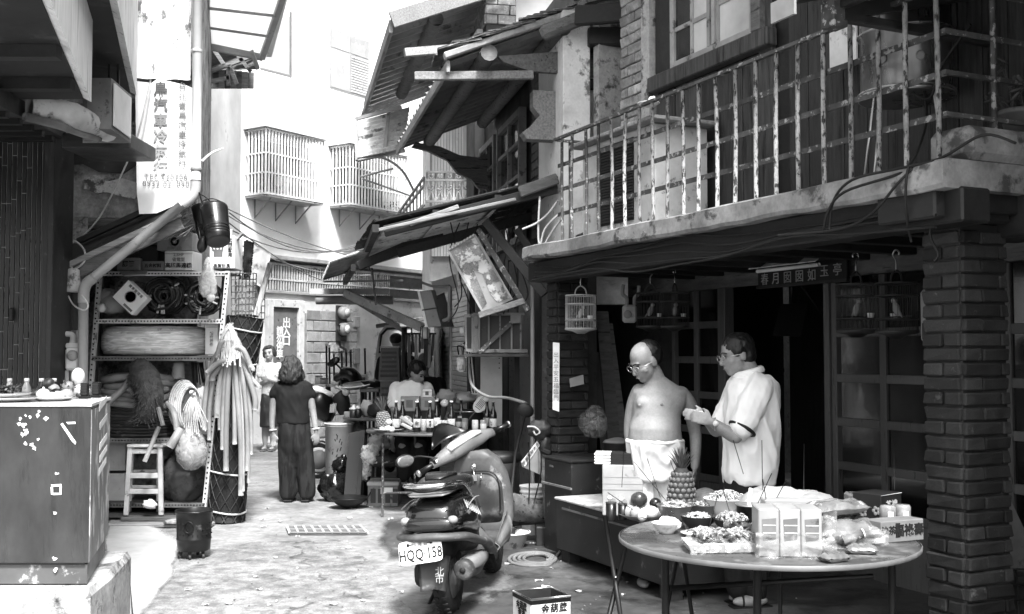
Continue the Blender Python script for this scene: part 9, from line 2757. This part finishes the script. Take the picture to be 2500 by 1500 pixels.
def face(f,M_,glasses=False,smile=False):
 for sx in(-1,1):
  mb=MB(M_);mb.ell((sx*.031,.081,.008),(.014,.008,.007),n=10,k=6);mb.build('eye',m_ink,f.root)
  mb=MB(M_);mb.tube(smooth_path([(sx*.014,.094,.028),(sx*.034,.09,.034),(sx*.052,.074,.026)],3),.0035,5);mb.build('eyebrow',m_hair,f.root)
 mb=MB(M_);mb.ell((0,.09,-.062),(.021,.006,.0075 if smile else .0025),n=10,k=6);mb.build('mouth',m_white if smile else m_skin2,f.root)
 if glasses:
  mb=MB(M_)
  for sx in(-1,1):
   mb.tube([(sx*.034+.025*math.cos(i/16*6.283),.101-.006*abs(math.cos(i/16*6.283)),.002+.018*math.sin(i/16*6.283))for i in range(16)],.0022,5,closed=True)
   mb.tube([(sx*.059,.094,.008),(sx*.078,.05,.008),(sx*.082,-.01,.004)],.002,5)
  mb.tube([(-.01,.103,.006),(.01,.103,.006)],.002,5)
  mb.build('glasses',m_steel,f.root)
f=Fig('person','shirtless balding person in white shorts and glasses looking down under the arcade',7.2,1600,1425)
mb=MB()
rows=[(1584,1626,922,.05,.0),(1572,1650,938,.075,.0),(1553,1680,956,.1,.0),(1546,1674,985,.125,-.01),(1545,1662,1015,.13,-.02),(1536,1662,1045,.15,-.035),(1533,1665,1070,.15,-.035),(1536,1665,1100,.135,-.01),(1540,1662,1130,.125,0),(1552,1650,1165,.11,0)]
f.trunk(mb,list(reversed(rows)))
mb.ell(f.p(1574,986,-.075),(.06,.045,.05),n=14,k=9);mb.ell(f.p(1622,984,-.085),(.075,.045,.052),n=14,k=9)
f.limb(mb,[(1604,945,.01,.075),(1599,922,-.0,.064),(1590,900,-.01,.058)])
f.limb(mb,[(1662,964,.0,.06),(1682,990,.02,.055),(1694,1040,.05,.045),(1698,1068,.05,.042),(1698,1110,.0,.036),(1696,1140,-.03,.027)])
f.hand(mb,f.p(1696,1140,-.03),(-.05,-.2,-1),(-.3,-1,.2),curl=.5)
f.limb(mb,[(1562,958,.02,.06),(1548,990,.06,.054),(1538,1040,.1,.043),(1540,1075,.1,.04),(1548,1110,.05,.034),(1550,1135,.0,.027)])
f.hand(mb,f.p(1550,1135,.0),(.05,-.2,-1),(.3,-1,.2),curl=.5)
for x0,x1,x2 in((1574,1570,1572),(1630,1634,1632)):
 g_=G(x2,1425);dy=g_.y-f.Y
 f.limb(mb,[(x0,1150,0,.085),(x1,1240,0,.066),(x1,1270,-.01,.056),(x2,1330,.01,.052),(x2,1392,.01,.038),(x2,1408,.01,.036)])
 a=f.p(x2,1418,0);mb.ell(V((a.x-.01,f.Y-.06,.035)),(.045,.11,.03),n=12,k=8)
MH_=head(f,mb,f.p(1574,884,-.03),(-.8,-.45,-.5),(-.3,-.2,1),1.12)
bd=f.skin(mb,.0075,'body',m_skin)
face(f,MH_,True)
mb=MB(MH_);mb.ell((0,-.052,.03),(.085,.08,.088),n=22,k=14,bump=.06,bs=6)
f.skin(mb,.008,'hair',m_hair,.004,40,(1,1,1),2)
for(px,py)in((1561,990),(1616,988)):
 mb=MB();mb.ell(f.p(px,py,-.138),(.011,.005,.01),n=10,k=7);mb.build('nipple',m_skin2,f.root)
mb=MB()
srows=[(1531,1667,1074,.152,-.035),(1530,1668,1084,.158,-.03),(1531,1668,1110,.155,-.015),(1530,1668,1140,.15,0),(1532,1666,1170,.14,0)]
f.trunk(mb,list(reversed(srows)))
f.limb(mb,[(1568,1160,0,.105),(1564,1215,0,.1),(1564,1262,0,.1)]);f.limb(mb,[(1634,1160,0,.105),(1640,1215,0,.1),(1642,1262,0,.1)])
st_=f.skin(mb,.009,'shorts',m_shorts,.016,13,(1,1,.35),3)
mb=MB();a,b=f.p(1531,1077,-.03),f.p(1667,1077,-.03)
mb.tube([((a.x+b.x)/2+(b.x-a.x)/2*1.01*math.cos(i/30*6.283),f.Y-.032+.157*math.sin(i/30*6.283),a.z+.004*math.sin(i))for i in range(30)],.011,8,closed=True);mb.build('waistband',m_shorts,st_)
f=Fig('person','person in glasses and a white polo shirt looking at something held in both hands',6.62,1830,1475)
mb=MB()
f.limb(mb,[(1838,920,.0,.058),(1828,900,-.01,.056),(1818,880,-.01,.055)])
f.limb(mb,[(1848,946,-.12,.062),(1830,1000,-.17,.054),(1802,1056,-.2,.046),(1795,1066,-.2,.044),(1770,1052,-.2,.04),(1740,1032,-.19,.028)])
f.hand(mb,f.p(1741,1031,-.19),(-1,.1,.32),(0,.2,1),curl=.7)
f.limb(mb,[(1812,950,.14,.058),(1775,1010,.12,.05),(1752,1050,.06,.044),(1738,1040,.0,.036),(1722,1024,-.06,.027)])
f.hand(mb,f.p(1724,1024,-.07),(-1,-.2,.3),(0,.1,1),curl=.7)
f.trunk(mb,list(reversed([(1796,1866,918,.06,0),(1785,1892,945,.12,0),(1775,1895,1000,.13,0),(1772,1890,1100,.13,0),(1775,1885,1170,.12,0)])))
for x0,x1,x2,yf in((1802,1800,1800,1438),(1860,1856,1838,1478)):
 f.limb(mb,[(x0,1170,0,.09),(x1,1260,0,.07),(x1,1300,0,.06),(x2+4,1380,.01,.052),(x2+4,1430,.01,.04),(x2+4,1452,.01,.038)])
 c=G(x2,yf)
 mb.ell(V((c.x-.03,f.Y-.03+(.12 if yf<1450 else 0),.04)),(.12,.046,.036),0,0,12,14,8)
MP=head(f,mb,f.p(1797,868,-.01),(-.93,-.18,-.22),(-.15,0,1),1.06)
f.skin(mb,.0075,'body',m_skin)
face(f,MP,True)
mb=MB(MP);mb.ell((0,-.026,.05),(.086,.098,.082),n=22,k=14,bump=.05,bs=5);mb.ell((0,-.055,.0),(.078,.066,.085),n=18,k=12,bump=.05);mb.ell((.06,-.0,.025),(.028,.045,.035),n=10,k=7);mb.ell((-.06,-.0,.025),(.028,.045,.035),n=10,k=7)
f.skin(mb,.008,'hair',m_hair,.004,40,(1,1,1),2)
mb=MB()
prow=[(1790,1876,918,.085,0),(1778,1898,938,.135,0),(1773,1900,968,.15,0),(1770,1902,1010,.155,-.01),(1769,1901,1060,.158,-.01),(1768,1899,1110,.155,-.01),(1766,1895,1150,.152,-.01),(1770,1893,1180,.15,0)]
f.trunk(mb,list(reversed(prow)))
f.limb(mb,[(1852,944,-.1,.085),(1838,985,-.16,.082),(1812,1045,-.19,.078)])
f.limb(mb,[(1806,946,.13,.08),(1785,990,.13,.075),(1766,1030,.1,.07)])
ps=f.skin(mb,.008,'polo_shirt',m_shirt,.015,9,(1,1,.55),2,2)
mb=MB();c=f.p(1826,910,0);pts=[c+V((.082*math.cos(i/20*6.283),.074*math.sin(i/20*6.283),.022*math.cos(i/20*6.283)-.004))for i in range(20)]
mb.tube(pts,.021,8,closed=True,flat=1.3);co_=mb.build('collar',m_shirt,ps)
mb=MB();mb.tube([q+V((0,0,-.02))+(q-c)*.2 for q in pts],.007,6,closed=True);mb.build('collar_stripe',m_ink,co_)
mb=MB();a=f.p(1812,1047,-.19);d_=(f.p(1795,1066,-.2)-f.p(1838,985,-.16)).normalized();e1=d_.cross(V((0,1,0))).normalized();e2=d_.cross(e1)
mb.tube([a+(e1*math.cos(i/20*6.283)+e2*math.sin(i/20*6.283))*.079 for i in range(20)],.011,6,closed=True);mb.build('cuff_stripe',m_ink,ps)
mb=MB();f.trunk(mb,list(reversed([(1770,1892,1160,.14,0),(1772,1890,1200,.145,0),(1776,1888,1235,.14,0)])))
f.limb(mb,[(1804,1230,0,.1),(1800,1330,.0,.085),(1802,1432,.01,.075)]);f.limb(mb,[(1858,1230,0,.1),(1852,1340,.0,.085),(1844,1440,.01,.075)])
f.skin(mb,.01,'trousers',m_blackcloth,.012,9,(1,1,.4),3)
for x2,yf,dy in((1800,1438,.12),(1838,1478,0)):
 c=G(x2,yf)
 mb=MB();q=V((c.x-.03,f.Y-.03+dy,.008));mb.box(q,(.26,.095,.016),0,0,12,.006);sd_=mb.build('sandal',m_black,f.root)
 for dx in(-.05,.02):
  mb=MB();mb.tube(smooth_path([q+V((dx,-.05,.0)),q+V((dx,-.045,.05)),q+V((dx,0,.075)),q+V((dx,.045,.05)),q+V((dx,.05,0))],4),.012,6,flat=.5);mb.build('strap',m_black,sd_)
mb=MB();a=f.p(1746,1036,-.19);mb.tube([a+V((.006*math.cos(i/16*6.283),.033*math.cos(i/16*6.283),.036*math.sin(i/16*6.283)))for i in range(16)],.006,6,closed=True);wt=mb.build('wrist_watch',m_steel,f.root)
mb=MB();mb.lathe([(0,0),(.017,0),(.017,.007),(0,.008)],n=14,m=TR(a+V((-.004,-.034,.006)),90,0,0));mb.build('watch_face',m_white,wt)
mb=MB();mb.box(f.p(1706,1013,-.13),(.075,.09,.012),10,-14,6,.004);mb.build('paper_packet',m_paper,label='small pale packet held in the hands of the person in the polo shirt',cat='packet')
f=Fig('person','person with wavy hair seen from behind in a black top and dark checked trousers',11.3,716,1222)
mb=MB()
f.trunk(mb,list(reversed([(700,724,925,.05,0),(678,750,940,.08,0),(676,752,965,.1,0),(680,750,1000,.1,0),(682,752,1035,.11,0),(686,756,1070,.12,0),(695,752,1090,.1,0)])))
f.limb(mb,[(712,930,0,.05),(711,915,0,.048),(710,900,0,.045)])
f.limb(mb,[(680,945,0,.05),(670,970,.0,.045),(666,1005,.0,.038),(664,1035,-.03,.032),(667,1058,-.05,.023)])
f.hand(mb,f.p(667,1058,-.05),(.1,-.1,-1),(1,-.3,0),curl=.5,size=.95)
f.limb(mb,[(748,945,0,.05),(757,972,.0,.045),(764,1005,.0,.038),(769,1035,-.03,.032),(772,1055,-.05,.023)])
f.hand(mb,f.p(772,1055,-.05),(.05,-.1,-1),(-1,-.3,0),curl=.5,size=.95)
for x0,x1 in((702,706),(738,748)):
 f.limb(mb,[(x0,1085,0,.09),(x0,1150,0,.06),(x1,1190,.02,.045),(x1,1214,.02,.035)])
 mb.ell(V((f.p(x1,1215).x,f.Y+.05,.035)),(.042,.11,.03),n=12,k=8)
MW=head(f,mb,f.p(710,898,.0),(.05,1,0),(0,0,1),.98)
f.skin(mb,.011,'body',m_skin)
mb=MB()
mb.ell(f.p(710,893,-.01),(.094,.105,.112),n=20,k=14,bump=.08,bs=4)
for i in range(16):
 a_=i/16*3.9-1.95-1.57
 o=V((.078*math.cos(a_),.085*math.sin(a_),0))
 c=f.p(711,900,-.01)
 mb.tube(smooth_path([c+o*.9+V((0,0,.06)),c+o*1.2+V((U(-.01,.01),0,-.02)),c+o*1.3+V((U(-.015,.015),0,-.09)),c+o*1.15+V((U(-.02,.02),0,-.15))],3),[.026]*4+[.025]*3+[.022,.017,.008],7)
f.skin(mb,.009,'hair',m_hair2,.016,22,(1,1,.5),1)
mb=MB()
f.trunk(mb,list(reversed([(690,738,932,.065,0),(674,754,942,.1,0),(672,757,965,.118,0),(676,754,1000,.12,0),(678,756,1035,.13,0)])))
f.limb(mb,[(682,945,0,.066),(672,962,0,.062)]);f.limb(mb,[(746,945,0,.066),(757,963,0,.062)])
f.skin(mb,.011,'black_top',m_blackcloth,.01,10,(1,1,.6),3)
mb=MB()
f.trunk(mb,list(reversed([(681,755,1030,.125,0),(680,758,1060,.14,0),(682,761,1090,.135,0),(688,758,1120,.1,0),(700,750,1140,.06,0)])))
f.limb(mb,[(701,1085,0,.098),(703,1150,0,.095),(705,1203,.01,.09)]);f.limb(mb,[(740,1085,0,.098),(746,1150,0,.095),(750,1203,.01,.09)])
tr_=f.skin(mb,.011,'trousers',m_trouser,.012,8,(1,1,.35),3)
for x1 in(706,748):
 mb=MB();c=V((f.p(x1,1215).x,f.Y+.04,.012));mb.box(c,(.09,.25,.024),0,0,0,.008);sd_=mb.build('sandal',m_black,f.root)
 mb=MB();mb.tube(smooth_path([c+V((-.045,.05,.01)),c+V((0,.05,.065)),c+V((.045,.05,.01))],4),.012,6);mb.build('strap',m_grey,sd_)
for px,py in((666,1050),(771,1047)):
 mb=MB();c=f.p(px,py,-.045);mb.tube([c+V((.034*math.cos(i/14*6.283),.034*math.sin(i/14*6.283),.004*math.cos(i/14*6.283)))for i in range(14)],.007,6,closed=True);mb.build('bracelet',m_white,f.root)
f=Fig('person','smiling person with short hair, pale blouse and folded arms, beyond the one in black',17.2,655,1098)
mb=MB()
f.trunk(mb,list(reversed([(650,664,884,.05,0),(641,681,892,.09,0),(641,682,915,.11,0),(642,680,945,.11,0),(640,682,970,.12,0),(644,678,990,.11,0)])))
f.limb(mb,[(657,888,0,.05),(656,880,0,.048)])
f.limb(mb,[(643,896,0,.055),(637,915,.0,.05),(637,935,-.04,.042),(650,932,-.16,.036),(664,926,-.17,.028)])
f.hand(mb,f.p(664,926,-.17),(1,0,.2),(0,-.2,1),curl=.6)
f.limb(mb,[(680,896,0,.055),(686,915,.0,.05),(685,935,-.05,.042),(670,930,-.18,.036),(656,926,-.19,.028)])
f.hand(mb,f.p(656,926,-.19),(-1,0,.2),(0,-.2,1),curl=.6)
for x0 in(647,666):
 f.limb(mb,[(x0,985,0,.08),(x0,1040,0,.055),(x0,1062,.0,.055),(x0,1086,.01,.036)])
 mb.ell(V((f.p(x0,1090).x,f.Y-.07,.04)),(.042,.11,.03),n=12,k=8)
MD=head(f,mb,f.p(657,864,-.01),(-.05,-1,-.02),(-.18,0,1),1.02)
f.skin(mb,.011,'body',mt('skin_pale',.4,.46,6,rough=.55,var=0))
face(f,MD,False,True)
mb=MB(MD);mb.ell((0,-.035,.045),(.1,.088,.09),n=20,k=13,bump=.12,bs=4);mb.ell((.075,-.02,.0),(.03,.05,.06),n=12,k=8);mb.ell((-.075,-.02,.0),(.03,.05,.06),n=12,k=8);mb.ell((0,.045,.092),(.06,.03,.02),n=12,k=8)
f.skin(mb,.011,'hair',m_hair2,.012,20,(1,1,1),1)
mb=MB()
f.trunk(mb,list(reversed([(646,669,886,.07,0),(640,683,894,.11,0),(639,684,920,.13,0),(639,684,950,.135,0),(640,684,966,.135,0)])))
f.limb(mb,[(643,896,0,.07),(637,916,0,.068)]);f.limb(mb,[(681,896,0,.07),(686,916,0,.068)])
f.skin(mb,.012,'blouse',mt('printed_blouse',.55,.72,24,rough=.8,c=.4,cut=.6,cscale=26,var=0),.01,9)
mb=MB();f.trunk(mb,list(reversed([(638,684,960,.14,0),(637,685,990,.15,0),(635,680,1042,.16,0)])))
f.skin(mb,.012,'skirt',m_dgrey,.012,8)
for x0 in(647,666):
 mb=MB();mb.box(V((f.p(x0,1090).x,f.Y-.07,.012)),(.09,.25,.024),0,0,0,.008);mb.build('sandal',m_grey,f.root)
f=Fig('person','person in a white shirt sitting hunched at the far side of the dining table',11.55,1005,1120)
mb=MB()
f.trunk(mb,list(reversed([(985,1030,928,.07,0),(966,1042,945,.12,0),(960,1045,970,.14,0),(962,1046,1005,.15,.0),(968,1044,1050,.15,0),(965,1045,1085,.16,0)])))
f.limb(mb,[(1008,935,.0,.055),(1014,918,-.04,.05)])
for s0,e_,h_ in(((968,950),(962,1000),(985,1012)),((1040,950),(1052,1000),(1040,1015))):
 f.limb(mb,[(*s0,0,.055),(*e_,-.1,.042),(*h_,-.28,.028)])
 f.hand(mb,f.p(*h_,-.28),(.2,-1,-.1),(0,0,1),curl=.6)
for x in(985,1025):
 f.limb(mb,[(x,1080,0,.085),(x,1085,-.4,.07),(x,1130,-.42,.055),(x,1180,-.38,.04)])
ME=head(f,mb,f.p(1019,912,-.06),(.75,-.5,-.5),(.3,-.2,1),1.0)
f.skin(mb,.011,'body',m_skin)
face(f,ME)
mb=MB(ME);mb.ell((0,-.03,.05),(.09,.098,.085),n=20,k=13,bump=.08);mb.ell((0,-.06,.0),(.08,.06,.08),n=14,k=10)
f.skin(mb,.011,'hair',m_hair,.008,20,(1,1,1),1)
mb=MB();f.trunk(mb,list(reversed([(985,1030,930,.09,0),(962,1044,944,.14,0),(955,1048,970,.165,0),(957,1049,1005,.17,0),(962,1048,1060,.17,0)])))
f.limb(mb,[(968,950,0,.075),(962,985,-.07,.068)]);f.limb(mb,[(1040,950,0,.075),(1050,985,-.07,.068)])
f.skin(mb,.011,'shirt',m_shirt,.014,8)
mb=MB();f.limb(mb,[(985,1085,0,.11),(985,1088,-.4,.09),(985,1160,-.4,.075)]);f.limb(mb,[(1025,1085,0,.11),(1025,1088,-.4,.09),(1025,1160,-.4,.075)]);f.skin(mb,.013,'trousers',m_blackcloth,.01,8)
t=thing('seat_stool','plain low stool under the hunched seated person','stool',V((f.p(1005,1100).x,11.6,0)))
c=f.p(1005,1108);mb=MB();mb.lathe([(0,c.z-.03),(.18,c.z-.03),(.19,c.z),(0,c.z+.01)],(c.x,11.58,0),22);mb.build('seat',m_grey,t)
for dx in(-.12,.12):
 for dy in(-.12,.12):
  mb=MB();mb.tube([(c.x+dx,11.58+dy,c.z-.03),(c.x+dx*1.3,11.58+dy*1.3,0)],.015,6);mb.build('leg',m_dgrey,t)
for(px,py,Y,lab,cap)in((1036,888,12.9,'dim person in a pale peaked cap behind the hunched seated person',True),(970,838,13.9,'dark person bending at the back window of the parked van',False)):
 f=Fig('person',lab,Y,px,1080)
 s_=2600/Y
 mb=MB()
 def q_(dx,dz,r=0,dy=0):
  return(px+dx*s_,py-dz*s_,dy)
 f.trunk(mb,list(reversed([(px-.09*s_,px+.09*s_,py+.15*s_,.07,0),(px-.2*s_,px+.2*s_,py+.22*s_,.11,0),(px-.19*s_,px+.19*s_,py+.5*s_,.13,0),(px-.18*s_,px+.18*s_,py+.78*s_,.13,0)])))
 f.limb(mb,[(px,py+.18*s_,0,.055),(px,py+.06*s_,0,.05)])
 for sx in(-1,1):
  f.limb(mb,[(px+sx*.19*s_,py+.24*s_,0,.055),(px+sx*.24*s_,py+.5*s_,-.02,.044),(px+sx*.2*s_,py+.7*s_,-.18,.03)])
  f.hand(mb,f.p(px+sx*.2*s_,py+.7*s_,-.18),(0,-.6,-.8),(-sx,0,0))
  zf=f.p(px,py).z
  f.limb(mb,[(px+sx*.09*s_,py+.78*s_,0,.085),(px+sx*.1*s_,py+1.2*s_,0,.06),(px+sx*.1*s_,py+(zf-.06)*s_,0,.045)])
 MX=head(f,mb,f.p(px,py,0),(-.5,-.8,-.2)if cap else(.5,.8,-.1),(0,0,1),1.0)
 f.skin(mb,.014,'body',m_skin2)
 face(f,MX)
 mb=MB();f.trunk(mb,list(reversed([(px-.12*s_,px+.12*s_,py+.16*s_,.1,0),(px-.22*s_,px+.22*s_,py+.22*s_,.135,0),(px-.22*s_,px+.22*s_,py+.5*s_,.15,0),(px-.2*s_,px+.2*s_,py+.82*s_,.15,0)])))
 for sx in(-1,1):
  f.limb(mb,[(px+sx*.19*s_,py+.24*s_,0,.075),(px+sx*.235*s_,py+.44*s_,-.01,.065)])
 f.skin(mb,.014,'dark_shirt',m_blackcloth,.012,8)
 mb=MB()
 for sx in(-1,1):
  f.limb(mb,[(px+sx*.09*s_,py+.8*s_,0,.11),(px+sx*.1*s_,py+1.2*s_,0,.085),(px+sx*.1*s_,py+(zf-.08)*s_,0,.075)])
 f.skin(mb,.014,'trousers',m_blackcloth,.01,8)
 mb=MB(MX);mb.ell((0,-.025,.05),(.088,.1,.08),n=18,k=12)
 if cap:
  mb.ell((0,.1,.06),(.07,.06,.008),n=16,k=6)
 f.skin(mb,.011,'cap' if cap else 'hair',m_midgrey if cap else m_hair,0,it=2)
m_grit=mt('grit',.12,.3,12,rough=.9,var=.6)
mb=MB()
q=random.Random(8)
for i in range(200):
 k=i%3
 p=G(q.uniform(330,1000),q.uniform(1240,1500))if k==0 else RH.w(q.uniform(-.5,3.6),q.gauss(-.15,.5),0)if k==1 else V((q.gauss(-.6,1.2),q.uniform(8,16),0))
 r=q.uniform(.003,.009)
 mb.ell((p.x,p.y,.012),(r,r*q.uniform(.6,1.4),r*.6),0,0,q.uniform(0,180),5,3)
mb.build('grit',m_grit,kind='stuff',origin=(0,0,0))
mb=MB()
for i in range(46):
 p=G(q.uniform(420,1000),q.uniform(1230,1490))if i%2 else RH.w(q.uniform(-.6,2),q.gauss(-.3,.35),0)
 w_=q.uniform(.01,.03)
 mb.grid(lambda u,v:(p.x+(u-.5)*w_*2,p.y+(v-.5)*w_,.014+.006*math.sin(u*5+v*4+i)),3,2,.001)
mb.build('paper_litter',m_paper,kind='stuff',origin=(0,0,0))
